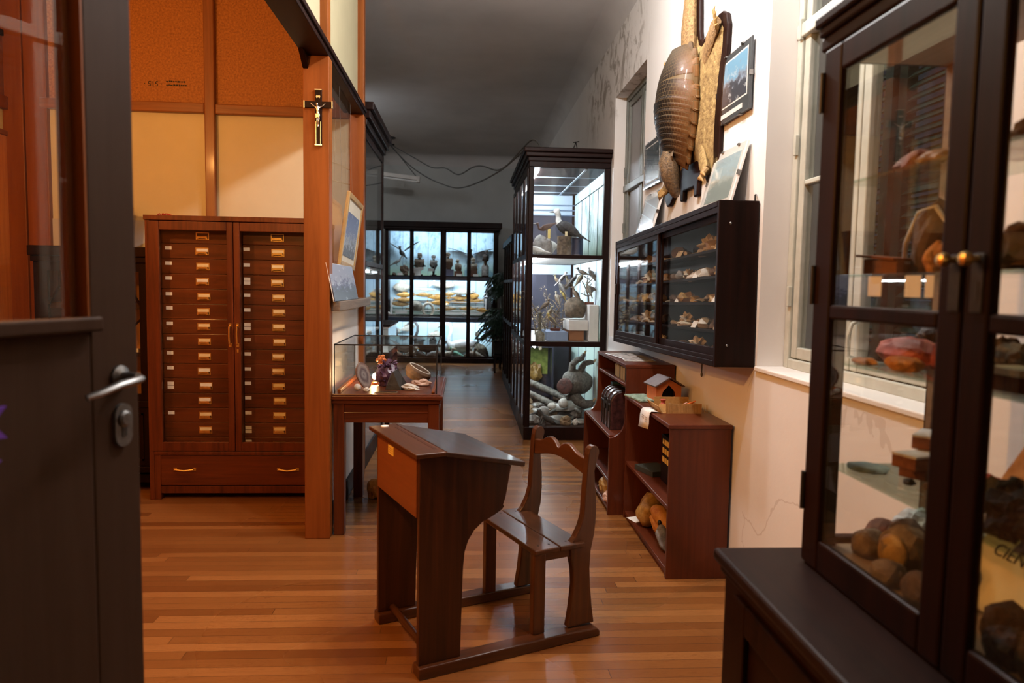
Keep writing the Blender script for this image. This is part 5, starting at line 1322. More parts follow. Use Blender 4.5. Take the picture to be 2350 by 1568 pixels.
for k, (x, y) in enumerate(PE):
    st((x, y, VS[1]), (.045,.042,.045), 160+k, STONE['black' if k != 3 else 'brown'], '%s jagged %s rock on the lowest shelf behind the locked vitrine door' % (ORD[k], 'black' if k != 3 else 'brown'), .6, freq=2.4)
lb_ = thing('leaning_slab', 'long pinkish brown slab leaning behind the locked vitrine door', 'stone', (1.06, 1.22, VS[1]))
MB().obox((1.06, 1.22, VS[1]+.115), (.022, .09, .25), (.50,.15,0)).build('slab', STONE['pink'], lb_, bevel=.004)
st((1.045,1.335,VS[1]), (.03,.03,.03), 170, STONE['red'], 'bright red rock beside the leaning pinkish slab', .3)
t_ = thing('specimen_box', 'dark red cardboard box with a pale lid behind the locked vitrine door', 'box', (.93, 1.15, VS[2]))
MB().box(.90,.965,1.105,1.185,VS[2],VS[2]+.028).build('box_body', CHERRY['y'], t_); MB().box(.898,.967,1.103,1.187,VS[2]+.028,VS[2]+.04).build('box_lid', CARD, t_)
for k, (x, y) in enumerate(((1.02,1.26),(1.06,1.345),(.93,1.03),(1.0,1.13))):
    st((x,y,VS[2]), (.042,.040,.045), 180+k, STONE['grey' if k % 2 == 0 else 'brown'], '%s %s rock near the pale lidded box on the middle vitrine shelf' % (ORD[k], 'grey' if k % 2 == 0 else 'brown'), .4)
for k, (x, y) in enumerate(((.95,1.165),(1.02,1.26),(.93,1.06),(1.0,1.12))):
    st((x,y,VS[3]), (.045,.042,.05), 190+k, STONE['black' if k % 2 else 'brown'], '%s dark %s rock behind the locked door on the upper vitrine shelf' % (ORD[k], 'black' if k % 2 else 'brown'), .4)
for k, (x, y) in enumerate(((.96,1.18),(1.03,1.28),(.95,1.06))):
    st((x,y,VS[4]), (.042,.045,.03), 200+k, STONE['brown' if k % 2 else 'grey'], '%s low %s rock behind the locked door on the top vitrine shelf' % (ORD[k], 'brown' if k % 2 else 'grey'), .4)
# ---------------------------------------------------------------- mounted animals
def two_tone(o, mat, n, ring):
    o.data.materials.append(mat)
    for p in o.data.polygons:
        if min(p.vertices) >= ring*n: p.material_index = 1
def bird(label, fea, loc, L, pitch, heading, leg=.28, neck=(.10,.12), head=.085, beak=.10, wing=None, group=None, tail=.45, turn=0.0, beakmat=None, crest=False, slim=1.0, hooked=False, neckmat=None, spread=False):
    """a mounted bird facing local +x; L is body length in metres. One continuous body, with wings, beak, eyes and legs as parts."""
    r = thing('mounted_bird', label, 'bird', loc, heading, group)
    d = Vector((math.cos(pitch), 0, math.sin(pitch))); u = Vector((-math.sin(pitch), 0, math.cos(pitch)))
    c = Vector((0,0,leg*L + .14*L*math.cos(pitch) + .05*L))
    sp = []; rr = []
    def add(p, a, b): sp.append(p); rr.append((a*L*slim, b*L*slim))
    add(c-d*(.40+tail)*L, .055, .010); add(c-d*(.40+tail*.5)*L, .062, .016); add(c-d*.40*L, .065, .035); add(c-d*.30*L, .10, .08); add(c-d*.13*L, .145, .135)
    add(c+d*.05*L, .16, .155); add(c+d*.20*L, .135, .135); add(c+d*.31*L+u*.03*L, .085, .09)
    n0 = c+d*.36*L+u*.07*L; n1 = c+d*(.36+neck[0])*L*1.0+u*.07*L+Vector((0,0,neck[1]*L))
    hx = Vector((math.cos(turn), math.sin(turn), 0))
    nr = head*.72
    add(n0, nr*1.05, nr*1.1); add(n0.lerp(n1, .5)+Vector((.0,0,.02*L)), nr*.85, nr*.85); add(n1, nr*.95, nr*.95)
    hc = n1+Vector((0,0,head*.75*L))+hx*(.02*L)
    add(hc, head, head); add(hc+hx*head*.6*L+Vector((0,0,-.006*L)), head*.78, head*.74); add(hc+hx*head*1.05*L+Vector((0,0,-.015*L)), head*.38, head*.36)
    w = MB(True).tube(sp, rr, 12, up=(0.001,0,1))
    bo = w.build('body', fea, r, smooth=True, angle=2.5)
    if neckmat: two_tone(bo, neckmat, 12, 7)
    bm_ = beakmat or BEAK
    b0 = hc+hx*head*.95*L+Vector((0,0,-.012*L)); b1 = b0+hx*beak*L+Vector((0,0,-(.05 if hooked else .015)*L))
    MB(True).tube([b0, b0.lerp(b1, .6)+Vector((0,0,.012*L if hooked else 0)), b1], [head*.34*L, head*.24*L, .004*L], 8, up=(0,0,1)).build('beak', bm_, bo, smooth=True)
    for s in (-1, 1):
        ex = hc+hx*head*.45*L+Vector((-hx.y, hx.x, 0))*s*head*.74*L+Vector((0,0,.02*L))
        MB(True).ell(ex, (.014*L,.014*L,.014*L), 8, 6).build('eye', EYE, bo, smooth=True)
        if not spread:
            wp = [c+d*.24*L+u*.05*L, c+d*.08*L+u*.05*L, c-d*.16*L+u*.02*L, c-d*.42*L+u*.0*L, c-d*(.42+tail*.55)*L+u*.01*L]
            off = [.13,.165,.155,.085,.045]
            path = [p+Vector((0, s*o*L*slim, 0)) for p, o in zip(wp, off)]
            MB(True).tube(path, [(.02*L,.05*L),(.03*L,.11*L),(.026*L,.10*L),(.02*L,.05*L),(.006*L,.012*L)], 10, up=(0.001,0,1)).build('wing', wing or fea, r, smooth=True, angle=2.5)
        lt = c-d*.02*L+Vector((0, s*.07*L, -.12*L))
        f_ = Vector((lt.x+.02*L, s*.07*L, 0.006*L))
        lg = MB(True).tube([lt, lt.lerp(f_, .45)+Vector((-.02*L,0,0)), f_], [.03*L,.014*L,.012*L], 7)
        for a in (-.5, 0, .5): lg.tube([f_, f_+Vector((.10*L*math.cos(a), .10*L*math.sin(a), -.003*L))], [.011*L,.005*L], 6)
        lg.tube([f_, f_+Vector((-.06*L,0,-.003*L))], [.010*L,.004*L], 6)
        lg.build('leg', LEGM, r, smooth=True)
    if spread:
        for s in (-1, 1):
            pts = [(0,.12),(.10,.35),(.12,.62),(.02,.95),(-.12,1.2),(-.20,1.12),(-.24,.9),(-.30,.6),(-.30,.3),(-.24,.1)]
            vs = []; m_ = len(pts)
            W_ = MB(True)
            for zt in (0, .018):
                for (x, y) in pts: vs.append((c.x+x*L, s*y*L, c.z+(.10+spread*y-.12*y*y)*L+zt*L))
            fs = [tuple(range(m_)), tuple(range(2*m_-1, m_-1, -1))]+[(k, (k+1) % m_, m_+(k+1) % m_, m_+k) for k in range(m_)]
            W_.add(vs, fs).build('wing', wing or fea, r, smooth=False)
    if crest:
        w = MB(True)
        for k in range(5): w.tube([hc+Vector((-.01*L*k,0,head*.8*L)), hc+Vector((-.04*L-.02*L*k,0,head*1.5*L))], [.008*L,.002*L], 5)
        w.build('crest', wing or fea, bo)
    return r
def fish(label, mat, loc, L, H_, heading, group=None, pitch=0.0, forked=True, thin=.38):
    """a mounted fish seen side on, nose toward local -x"""
    r = thing('mounted_fish', label, 'fish', loc, 0, group, rot=(0, pitch, heading))
    pr_ = [(-.5,.02),(-.47,.10),(-.38,.28),(-.22,.45),(-.05,.5),(.12,.42),(.26,.26),(.36,.13),(.41,.11)]
    w = MB(True).tube([(x*L,0,-.02*L*math.sin((x+.5)*3)) for x, h in pr_], [(h*H_*thin, h*H_) for x, h in pr_], 14, up=(0,0,1))
    bo = w.build('body', mat, r, smooth=True, angle=2)
    k = .30*H_
    tf = [(.39*L,.06*H_),(.52*L,.46*H_),(.50*L,.06*H_ if forked else .3*H_),(.52*L,-.44*H_),(.39*L,-.06*H_)]
    MB(True).prism(tf, 'y', -.003, .003).build('tail_fin', mat, bo)
    MB(True).prism([(-.18*L,.43*H_),(-.08*L,.66*H_),(.10*L,.58*H_),(.22*L,.28*H_),(0,.40*H_)], 'y', -.003, .003).build('dorsal_fin', mat, bo)
    MB(True).prism([(-.05*L,-.44*H_),(.04*L,-.66*H_),(.10*L,-.40*H_)], 'y', -.003, .003).build('belly_fin', mat, bo)
    for s in (-1, 1):
        MB(True).ell((-.40*L, s*.24*H_*thin*1.05, .05*H_), (.012*L+.002,.004,.012*L+.002), 8, 6).build('eye', EYE, bo)
    return r
def turtle(label, mat, loc, L, heading, group=None, rot=None):
    r = thing('mounted_turtle', label, 'turtle', loc, heading, group, rot=rot)
    w = MB(True)
    w.lathe([(.02,.0),(.46,.02),(.5,.07),(.47,.13),(.36,.22),(.2,.28),(.02,.30)], (0,0,0), 22, M=Matrix.Diagonal((L, L*.78, L*.8, 1)))
    w.build('shell', mat, r, smooth=True, angle=.9)
    b = MB(True).tube([(.36*L,0,.07*L),(.5*L,0,.09*L),(.60*L,0,.11*L),(.68*L,0,.10*L)], [.06*L,.055*L,.065*L,.03*L], 9)
    for sx in (-1, 1):
        for sy in (-1, 1):
            b.tube([(sx*.30*L, sy*.26*L, .06*L), (sx*.42*L, sy*.42*L, .04*L), (sx*.50*L, sy*.46*L, .012*L)], [.06*L,.05*L,.03*L], 8)
    b.tube([(-.42*L,0,.06*L),(-.58*L,0,.03*L)], [.03*L,.006*L], 6)
    b.build('body', HIDE, r, smooth=True, angle=1.2)
    return r
def swan(label, mat, loc, L, heading, bend=1.0, beakmat=None, neckmat=None, group=None):
    """a water bird with a long curved neck"""
    r = thing('mounted_swan', label, 'bird', loc, heading, group)
    sp = [(-.62,0,.46),(-.5,0,.42),(-.32,0,.38),(-.08,0,.34),(.16,0,.34),(.30,0,.38),(.36,0,.48),(.33,0,.62),(.27,0,.78),(.27,0,.94),(.34,0,1.05),(.44,0,1.06),(.52,0,1.02),(.60,0,.97)]
    rr = [(.03,.008),(.08,.05),(.17,.13),(.22,.19),(.18,.17),(.11,.11),(.065,.065),(.05,.05),(.042,.042),(.04,.04),(.042,.042),(.05,.05),(.045,.042),(.02,.018)]
    path = [Vector((x*L, y*L, z*L)) for x, y, z in sp]
    bo = MB(True).tube(path, [(a*L, b*L) for a, b in rr], 14, up=(0,1,0)).build('body', mat, r, smooth=True, angle=2)
    if neckmat: two_tone(bo, neckmat, 14, 6)
    MB(True).tube([path[-1]-Vector((.03*L,0,-.01*L)), path[-1]+Vector((.05*L,0,-.03*L)), path[-1]+Vector((.10*L,0,-.05*L))], [.026*L,.02*L,.012*L], 8).build('beak', beakmat or BEAK, bo, smooth=True)
    for s in (-1, 1):
        MB(True).tube([(.14*L,s*.17*L,.38*L),(-.1*L,s*.21*L,.40*L),(-.36*L,s*.15*L,.43*L),(-.60*L,s*.05*L,.47*L)], [(.03*L,.06*L),(.03*L,.14*L),(.03*L,.11*L),(.01*L,.02*L)], 10, up=(0,0,1)).build('wing', mat, r, smooth=True, angle=2)
        MB(True).tube([(0,s*.08*L,.18*L),(.0,s*.08*L,.06*L),(.02*L,s*.08*L,.012*L),(.12*L,s*.08*L,.008*L)], [.03*L,.018*L,.018*L,.03*L], 7).build('leg', LEGM, r, smooth=True)
        MB(True).ell((.46*L, s*.045*L, 1.065*L), (.008*L+.001,)*3, 8, 6).build('eye', EYE, bo)
    return r

# ---------------------------------------------------------------- the tall bright specimen case
EX0, EX1, EY0, EY1, EZ = .575, 1.332, 6.69, 8.72, 2.72
tc_ = thing('tall_specimen_case', 'tall dark wooden lit glass case of mounted birds and reptiles by the corridor', 'display case', ((EX0+EX1)/2, (EY0+EY1)/2, 0))
f = MB(); pw = .045
for x in (EX0, EX1-pw-.012):
    for y in (EY0, EY1-pw): f.box(x, x+pw+(.012 if x > 1 else 0), y, y+pw, .12, 2.56)
f.box(EX0-.012, EX1, EY0-.012, EY1, 0, .125).box(EX0, EX1, EY0, EY1, 2.545, 2.60)
ZS = [(.125,.890),(.938,1.715),(1.750,2.545)]
for z0_, z1_ in ((.890,.938),(1.715,1.750)):
    f.box(EX0+pw, EX1-pw-.012, EY0, EY0+.03, z0_, z1_).box(EX0, EX0+.03, EY0+pw, EY1-pw, z0_+.004, z1_-.004)
f.build('frame', DARKW['z'], tc_, bevel=.004)
MB().box(EX0-.012, EX1, EY0-.012, EY1+.01, 2.60, 2.64).box(EX0-.035, EX1+.004, EY0-.035, EY1+.02, 2.64, 2.68).box(EX0-.055, EX1+.006, EY0-.055, EY1+.03, 2.68, EZ).build('cornice', DARKW['x'], tc_, bevel=.007)
SKYB = plain('pale_blue_case_paint', (.58,.70,.80), .6, var=.03, scale=4)
MB().box(EX0+.02, EX1-.02, EY0+.02, EY1-.02, 2.552, 2.562).build('case_ceiling', SKYB, tc_)
w = MB()
for y in (7.25, 7.85, 8.4): w.box(EX0+.03, EX1-.03, y, y+.02, 2.540, 2.552)
for x in (1.10,): w.box(x, x+.02, EY0+.05, EY1-.05, 2.540, 2.552)
w.build('ceiling_batten', SKYB, tc_)
DARKEND = plain('dark_violet_end_panel', (.035,.035,.055), .35, var=.2, scale=4)
BDA = backdrop('painted_willows', 'x', 1.75, 2.55, 3, sky=(.62,.74,.80), fol=(.10,.20,.15), grass=(.16,.24,.15), amount=.51)
BDB = backdrop('painted_reeds', 'x', .94, 1.72, 9, sky=(.62,.72,.76), fol=(.14,.30,.24), grass=(.30,.44,.34), amount=.57)
BDC = plain('pale_mint_backdrop', (.50,.66,.62), .6, var=.08, scale=3)
for (z0_, z1_), bd_ in zip(ZS, (BDC, BDB, BDA)):
    MB().box(EX1-.030, EX1-.014, EY0+.045, EY1-.045, z0_, z1_).build('painted_backdrop', bd_, tc_)
    w = MB()
    for y in (7.12, 7.62, 8.12): w.box(EX1-.034, EX1-.030, y, y+.012, z0_, z1_-(.12 if z0_ > 1.7 else 0))
    if z0_ > 1.7: w.box(EX1-.034, EX1-.030, EY0+.05, EY1-.05, 2.42, 2.43)
    w.build('backdrop_seam', SHUT if z0_ > 1.7 else BLUEB, tc_)
for z0_, z1_, m_ in ((.125,.89,DARKEND),(.938,1.60,DARKEND),(1.75,2.30,DARKEND),(1.60,1.715,SKYB),(2.30,2.55,SKYB)):
    MB().box(EX0+.045, EX1-.06, EY1-.04, EY1-.02, z0_, z1_).build('end_panel', m_, tc_)
w = MB()
for z in (2.30, 2.36, 2.42): w.box(EX0+.04, EX1-.03, EY1-.05, EY1-.04, z, z+.012)
w.build('end_rail', BLUEB, tc_)
for z in (.90, 1.722):
    MB().box(EX0+.032, EX1-.030, EY0+.03, EY1-.03, z, z+.022).build('shelf', PLINTH, tc_)
for z0_, z1_ in ZS:
    MB().box(EX0+.03, EX1-.04, EY0+.010, EY0+.014, z0_-.004, z1_+.004).build('end_pane', GLASSD, tc_)
ys_ = [EY0+.045, 7.20, 7.70, 8.20, EY1-.045]
for k in range(4):
    d = MB(); a, b = ys_[k]+.002, ys_[k+1]-.002
    d.box(EX0-.014, EX0+.006, a, a+.045, .13, 2.54).box(EX0-.014, EX0+.006, b-.045, b, .13, 2.54)
    for z0_, z1_ in ((.13,.17),(.885,.935),(1.71,1.755),(2.50,2.54)): d.box(EX0-.014, EX0+.006, a+.045, b-.045, z0_, z1_)
    o = d.build('side_door', DARKW['z'], tc_, bevel=.003)
    MB().box(EX0-.006, EX0-.002, a+.045, b-.045, .17, 2.50).build('glass_pane', GLASSD, o)
for (z0_, z1_) in ZS:
    for (a, b) in ((6.80, 7.70), (7.78, 8.60)):
        MB().tube([(EX0+.09, a, z1_-.012), (EX0+.09, b, z1_-.012)], .011, 8).build('fluorescent_tube', TUBEL if z0_ < .5 else TUBES, tc_, smooth=True)
# top compartment
z = 1.752
Z0 = z
solo(MB().lathe([(.074,0),(.072,.03),(.074,.1),(.071,.16),(.073,.20),(.070,.205)], (.982,7.2,z), 18), 'bark_stump', BARK, 'speckled bark stump under the big dark winged bird', 'stump', smooth=True, angle=.6)
solo(MB().lathe([(.06,0),(.06,.195)], (1.122,7.26,z), 24), 'blue_stand', DBLUE, 'deep blue round stand right of the bark stump', 'stand', smooth=True, angle=.6)
bird('big white headed bird with dark wings on the bark stump', FEA['dark'], (1.015,7.2,z+.204), .34, .50, PI-.22, leg=.04, neck=(.03,.20), head=.088, beak=.15, wing=FEA['dark'], tail=.36, beakmat=BEAK, slim=1.25, neckmat=FEA['white'])
hw = MB().tube([(.93,7.185,z+.40),(.895,7.175,z+.33),(.905,7.18,z+.27)], [.03,.045,.03], 10)
bird('grey necked bird looking out behind the big white headed bird', FEA['grey'], (1.06,7.62,z+.19), .26, .6, PI-.4, leg=.2, neck=(.05,.35), head=.08, beak=.12)
solo(MB().rock((.775,7.3,z+.09), (.10,.12,.125), 301, .2), 'grey_boulder', STONE['grey'], 'smooth grey boulder carrying the dark reddish bird', 'stone', smooth=True)
bird('dark reddish brown long bodied bird standing on the grey boulder', FEA['rufous'], (.80,7.22,z+.172), .20, -.42, PI, leg=.42, neck=(.06,.22), head=.08, beak=.22, tail=.5, slim=.95)
bird('white bird at the corner of the top shelf below the reddish bird', FEA['white'], (.69,7.05,z), .20, .2, PI-.6, leg=.1, neck=(.05,.2), head=.09, wing=FEA['white'])
solo(MB().rock((.80,7.45,z+.10), (.13,.10,.10), 303, .25), 'white_boulder', STONE['white'], 'whitish boulder behind the dark reddish bird', 'stone', smooth=True)
solo(MB().box(1.06,1.12,7.05,7.052,z,z+.016), 'shelf_label', PAPER, 'white label strip at the foot of the blue stand', 'label')
solo(MB().box(.835,.862,7.38,7.383,z+.19,z+.29).box(.843,.853,7.383,7.386,z,z+.19), 'specimen_tag', YCARD, 'pale yellow tag behind the white necked bird', 'label')
solo(MB().box(.975,1.0,7.11,7.113,z+.20,z+.245), 'specimen_tag', CARD, 'cream tag between the legs of the big white headed bird', 'label')
# middle compartment
z = .924
solo(MB().box(1.205,1.296,6.92,7.45,z,z+.355), 'tall_white_plinth', PLINTH, 'tall white plinth against the painted backdrop of the middle shelf', 'plinth', bevel=.003)
solo(MB().box(1.012,1.200,6.95,7.40,z+.105,z+.205), 'white_plinth', PLINTH, 'broad white plinth carrying the ball nest', 'plinth', bevel=.003)
solo(MB().box(1.02,1.165,6.97,7.38,z,z+.105), 'brown_box', wood('orange_brown_box', (.16,.055,.015), (.26,.10,.03), 'x', .6, 0), 'orange brown box under the broad white plinth', 'box', bevel=.003)
solo(MB().box(.795,1.005,6.95,7.45,z,z+.088), 'blue_plinth', BLUEB, 'low slate blue plinth left of the brown box', 'plinth', bevel=.003)
NEST = mottled('mud_nest', (.05,.035,.022), (.15,.11,.075), 26, .95, .8)
solo(MB().rock((1.092,7.12,z+.205+.105), (.108,.105,.12), 310, .12, 1.4, 4), 'ball_nest', NEST, 'big round mud nest on the broad white plinth', 'nest', smooth=True)
bird('brown bird perched on the big mud nest', FEA['brown'], (1.10,7.12,z+.205+.212), .15, .9, PI-.5, leg=.12, neck=(.02,.05), head=.10, beak=.12, wing=FEA['brown'])
# bare twig mounts with small birds
def twig(seed, base, H_, spread_, n_, label):
    random.seed(seed); r = thing('twig_mount', label, 'branch', base)
    w = MB(); tips = []
    p = Vector(base)+Vector((0,0,.02)); main = [p]
    for k in range(4):
        p = p+Vector((random.uniform(-.025,.025), random.uniform(-.02,.02), (H_-.02)/4)); main.append(p)
    w.tube(main, [.010,.009,.008,.006,.004], 7)
    for k in range(n_):
        q = main[1+k % 4]; a = 2*PI*k/n_+random.uniform(-.5,.5)
        e = q+Vector((spread_*math.cos(a)*random.uniform(.6,1), .7*spread_*math.sin(a), random.uniform(.03,.10)))
        m_ = q.lerp(e, .5)+Vector((0,0,random.uniform(-.01,.02)))
        w.tube([q, m_, e], [.006,.005,.003], 6); tips.append(e)
        e2 = m_+Vector((random.uniform(-.04,.04), random.uniform(-.03,.03), .05)); w.tube([m_, e2], [.004,.002], 5)
    w.build('branch', TWIG, r, smooth=True)
    MB().box(base[0]-.045, base[0]+.045, base[1]-.04, base[1]+.04, base[2], base[2]+.025).build('base_block', MAHOG['x'], r, bevel=.002)
    return main, tips
t1, tip1 = twig(41, (1.235,7.15,z+.356), .26, .11, 7, 'bare twig mount on the tall white plinth with small birds')
t2, tip2 = twig(42, (.90,7.15,z+.089), .22, .14, 7, 'bare twig mount on the low slate blue plinth with small birds')
SM = ['olive','grey','brown','speckle','dark','yellow','white']
SB = {}
random.seed(43)
def small(key, loc, heading, s, label):
    if key not in SB:
        SB[key] = bird(label, FEA[key], loc, .135, random.choice((.35,.7,.9)), heading, leg=.14, neck=(.02,.03), head=.10, beak=.11, tail=.5, wing=FEA['dark' if key in ('grey','white','yellow') else 'brown'])
        return SB[key]
    return copy_tree(SB[key], loc, heading, label, s)
PL = [(1.168,7.16,1.555,'dark','upright dark bird at the very top of the twig on the tall plinth'),(1.143,7.15,1.495,'olive','olive bird below the upright dark bird on the tall plinth twig'),
      (1.285,7.16,1.515,'brown','brown bird on the wall side twig tip of the tall plinth'),(1.265,7.22,1.55,'grey','grey bird behind the wall side brown bird'),
      (1.222,7.10,1.40,'speckle','speckled bird low on the tall plinth twig against the backdrop'),(1.083,7.20,1.49,'grey','grey bird facing the corridor left of the tall plinth twig'),
      (1.05,7.24,1.45,'olive','olive bird above the mud nest'),(1.26,7.14,1.40,'dark','small dark bird beside the speckled bird'),(.924,7.22,1.48,'olive','olive bird with raised tail at the top of the dry branches'),
      (.972,7.2,1.50,'white','pale bird next to the olive bird at the top of the dry branches'),(.957,7.14,1.405,'grey','blue grey bird facing the mud nest'),(1.02,7.22,1.42,'speckle','speckled bird just behind the nest bird'),
      (.835,7.1,1.165,'olive','olive bird on the blue plinth twig, highest of three'),(.91,7.08,1.135,'dark','dark long tailed bird on the blue plinth twig'),(.854,7.05,1.09,'yellow','yellowish bird lowest on the blue plinth twig'),
      (.80,7.2,1.22,'brown','brown bird among the dry leaves by the corner post'),(.93,7.25,1.30,'speckle','speckled bird half hidden in the dry leaves'),(.99,7.3,1.33,'yellow','yellowish bird behind the dry leaves')]
for k, (x, y, zz_, key, lab) in enumerate(PL):
    small(key, (x, y, zz_), random.choice((PI-.4, PI+.3, -.3, .4, PI/2+.4)), random.uniform(.85, 1.1), lab)
# dry leafy branches
dl = thing('dry_branches', 'spray of dry pale leaved branches around the small birds of the middle shelf', 'branch', (.86,7.35,z))
random.seed(44); w = MB(); lf_ = MB()
for k in range(16):
    p = Vector((random.uniform(.72,1.0), random.uniform(7.15,7.6), z+.02)); path = [p]; d = Vector((random.uniform(-.25,.35), random.uniform(-.2,.2), 1)).normalized()
    n_ = 6; H_ = random.uniform(.22,.58)
    for j in range(n_):
        d = (d+Vector((random.uniform(-.3,.3), random.uniform(-.3,.3), .05))).normalized(); p = p+d*(H_/n_); path.append(p)
        for q in range(4):
            dv = Vector((random.uniform(-1,1), random.uniform(-1,1), random.uniform(-.5,.8))).normalized(); s_ = random.uniform(.018,.036)
            t_ = dv.cross(Vector((.3,.2,1))).normalized(); b0 = p+dv*.012
            lf_.add([b0, b0+dv*s_*.5+t_*s_*.28, b0+dv*s_, b0+dv*s_*.5-t_*s_*.28], [(0,1,2,3)])
    w.tube(path, [.005]*2+[.004]*3+[.002]*2, 5)
w.build('branch', TWIG, dl, smooth=True)
o = lf_.build('leaves', DRYL, dl); so = o.modifiers.new('thick', 'SOLIDIFY'); so.thickness = .0015
bird('long necked brown bird standing by the corner post of the middle shelf', FEA['bronze'], (.73,6.95,z), .22, .95, PI/2, leg=.02, neck=(-.12,.75), head=.085, beak=.12, tail=.25, slim=1.1)
# bottom compartment: hanging scaly animal, turtles, snakes
z = .126
HIDEM = mottled('mounted_hide', (.025,.022,.018), (.15,.135,.115), 48, .6, 1.2)
hm = thing('hanging_armoured_animal', 'grey scaly animal mounted on the pale wall with its clawed legs in the air', 'mounted animal', (1.2,7.15,.25))
w = MB().tube([(1.015,7.03,.50),(1.045,7.05,.50),(1.10,7.08,.51),(1.17,7.12,.50),(1.235,7.15,.47),(1.27,7.16,.45)], [(.080,.075),(.118,.115),(.135,.128),(.128,.125),(.09,.10),(.04,.05)], 18, up=(0,0,1))
bo = w.build('body', HIDEM, hm, smooth=True, angle=2)
MB().ell((.985,6.952,.480), (.014,.088,.080), 18, 10, (0,.15,.93)).build('red_underside', mottled('red_brown_underside', (.022,.007,.005), (.085,.022,.015), 34, .7, .8), hm, smooth=True)
for path, rr in (([(1.07,7.06,.60),(1.07,7.03,.69),(1.11,7.0,.735),(1.155,6.98,.755),(1.175,6.975,.80)], [.040,.034,.031,.029,.018]),
                 ([(1.15,7.08,.58),(1.165,7.04,.655),(1.19,7.02,.70),(1.245,7.0,.715),(1.275,6.99,.715)], [.040,.034,.030,.026,.018]),
                 ([(1.10,7.08,.38),(1.14,7.06,.32),(1.20,7.03,.285),(1.255,7.0,.30),(1.28,6.99,.325)], [.06,.055,.048,.038,.024]),
                 ([(1.03,7.08,.40),(1.06,7.1,.36),(1.10,7.1,.335)], [.045,.04,.03])):
    lo = MB().tube(path, rr, 11).build('leg', HIDEM, hm, smooth=True)
    e = Vector(path[-1]); c = MB()
    for k in (-1, 0, 1):
        c.tube([e+Vector((0,.012*k,0)), e+Vector((.012,.016*k,.026)), e+Vector((.022,.018*k,.030))], [.008,.006,.0015], 6)
    c.build('claw', CLAW, lo, smooth=True)
random.seed(51)
liz = thing('black_lizard', 'shiny black lizard with raised head at the front pane of the lowest shelf', 'lizard', (.80,6.80,z))
w = MB().tube([(.70,6.80,.27),(.715,6.80,.265),(.735,6.81,.235),(.76,6.82,.205),(.81,6.83,.175),(.86,6.83,.155),(.91,6.82,.145),(.96,6.81,.138),(1.0,6.80,.134)], [.010,.022,.024,.024,.032,.030,.018,.010,.003], 10)
for p in ((.75,.19),(.76,.16)): w.tube([(p[0],6.80,p[1]+.02),(p[0]-.015,6.775,p[1]-.02),(p[0]-.03,6.77,z+.008)], [.013,.011,.006], 6)
for p in (.87,.885): w.tube([(p,6.82,.16),(p+.02,6.785,.145),(p+.04,6.78,z+.008)], [.013,.010,.005], 6)
w.build('body', DHIDE, liz, smooth=True)
MB().ell((.712,6.782,.272), (.004,.004,.004), 8, 6).build('eye', EYE, liz)
turtle('pale domed turtle behind the black lizard', TURT, (.93,6.98,z), .26, .3)
turtle('flat sea turtle lying over the other shells by the mint wall', TURT, (1.06,7.28,z+.07), .34, -.25, rot=(.12,-.1,-.3))
turtle('dark turtle beside the corridor side panes of the lowest shelf', TURT, (.75,7.35,z+.02), .20, 2.2)
turtle('smaller turtle in the far heap of the lowest shelf', TURT, (.80,7.75,z+.02), .18, .8)
turtle('brownish turtle by the bookshelf side of the front pane', TURT, (1.14,6.90,z), .17, 2.9)
for k, (pts, r_, lab) in enumerate((([(.68,7.55,.33),(.80,7.50,.27),(.92,7.42,.22),(1.02,7.36,.20)], .036, 'thick grey snake lying slantwise over the turtles'),
        ([(.66,8.1,.40),(.82,8.0,.34),(1.0,7.9,.27),(1.12,7.8,.22)], .04, 'long grey snake at the back of the lowest shelf'),
        ([(.66,7.05,.17),(.72,7.03,.20),(.77,7.05,.17),(.80,7.12,.155)], .02, 'thin dark snake by the corner post of the lowest shelf'))):
    path = [Vector(p) for p in pts]; n_ = len(path)
    solo(MB().tube(path, [r_*.7]+[r_]*(n_-2)+[r_*.6], 12), 'mounted_snake', SNAKE if k < 2 else DHIDE, lab, 'snake', smooth=True)
egg = thing('broken_egg', 'big broken cream egg shell resting among the turtles', 'egg', (1.0,7.14,.24))
MB().lathe([(.012,-.052),(.038,-.04),(.05,-.012),(.05,.018),(.046,.03),(.044,.028),(.047,.012),(.046,-.01),(.034,-.036),(.01,-.047)], (0,0,0), 20, M=Matrix.Translation((1.0,7.12,.285)) @ Euler((0,1.25,.3)).to_matrix().to_4x4()).build('egg_shell', STONE['white'], egg, smooth=True)
solo(MB().ell((.885,7.14,.25), (.045,.04,.035)), 'white_egg', STONE['white'], 'whole white egg left of the broken egg shell', 'egg', smooth=True)
solo(MB().ell((.79,7.02,.215), (.06,.06,.055)), 'pale_globe', STONE['grey'], 'pale grey round shell behind the black lizard head', 'shell', smooth=True)
solo(MB().rock((.985,6.80,z+.035), (.055,.04,.05), 333, .5), 'broken_shell', STONE['tan'], 'tan broken piece at the front pane right of the lizard', 'stone')
solo(MB().rock((1.075,6.80,z+.025), (.028,.02,.036), 334, .5), 'white_splinter', STONE['white'], 'white splinter at the front pane beside the tan piece', 'stone')
LB = ['near the front pane','by the corridor panes','below the long snake','under the hanging animal','in the middle of the heap','behind the broken egg','at the far end','beside the smaller turtle','by the mint wall','next to the thick snake','under the dark turtle','in the far corner']
for k in range(12):
    x, y = ((.67,6.86),(.65,7.2),(.9,7.85),(1.15,7.2),(.9,7.25),(1.08,7.5),(.8,8.3),(.7,7.9),(1.2,7.5),(.85,7.6),(.68,7.4),(1.1,8.3))[k]
    solo(MB().rock((x, y, z+.04), (.06,.06,.055), 340+k, .5, 1.8, 2), 'heap_stone', STONE[['grey','tan','brown'][k % 3]], '%s stone %s of the lowest case shelf' % (['grey','tan','brown'][k % 3], LB[k]), 'stone')
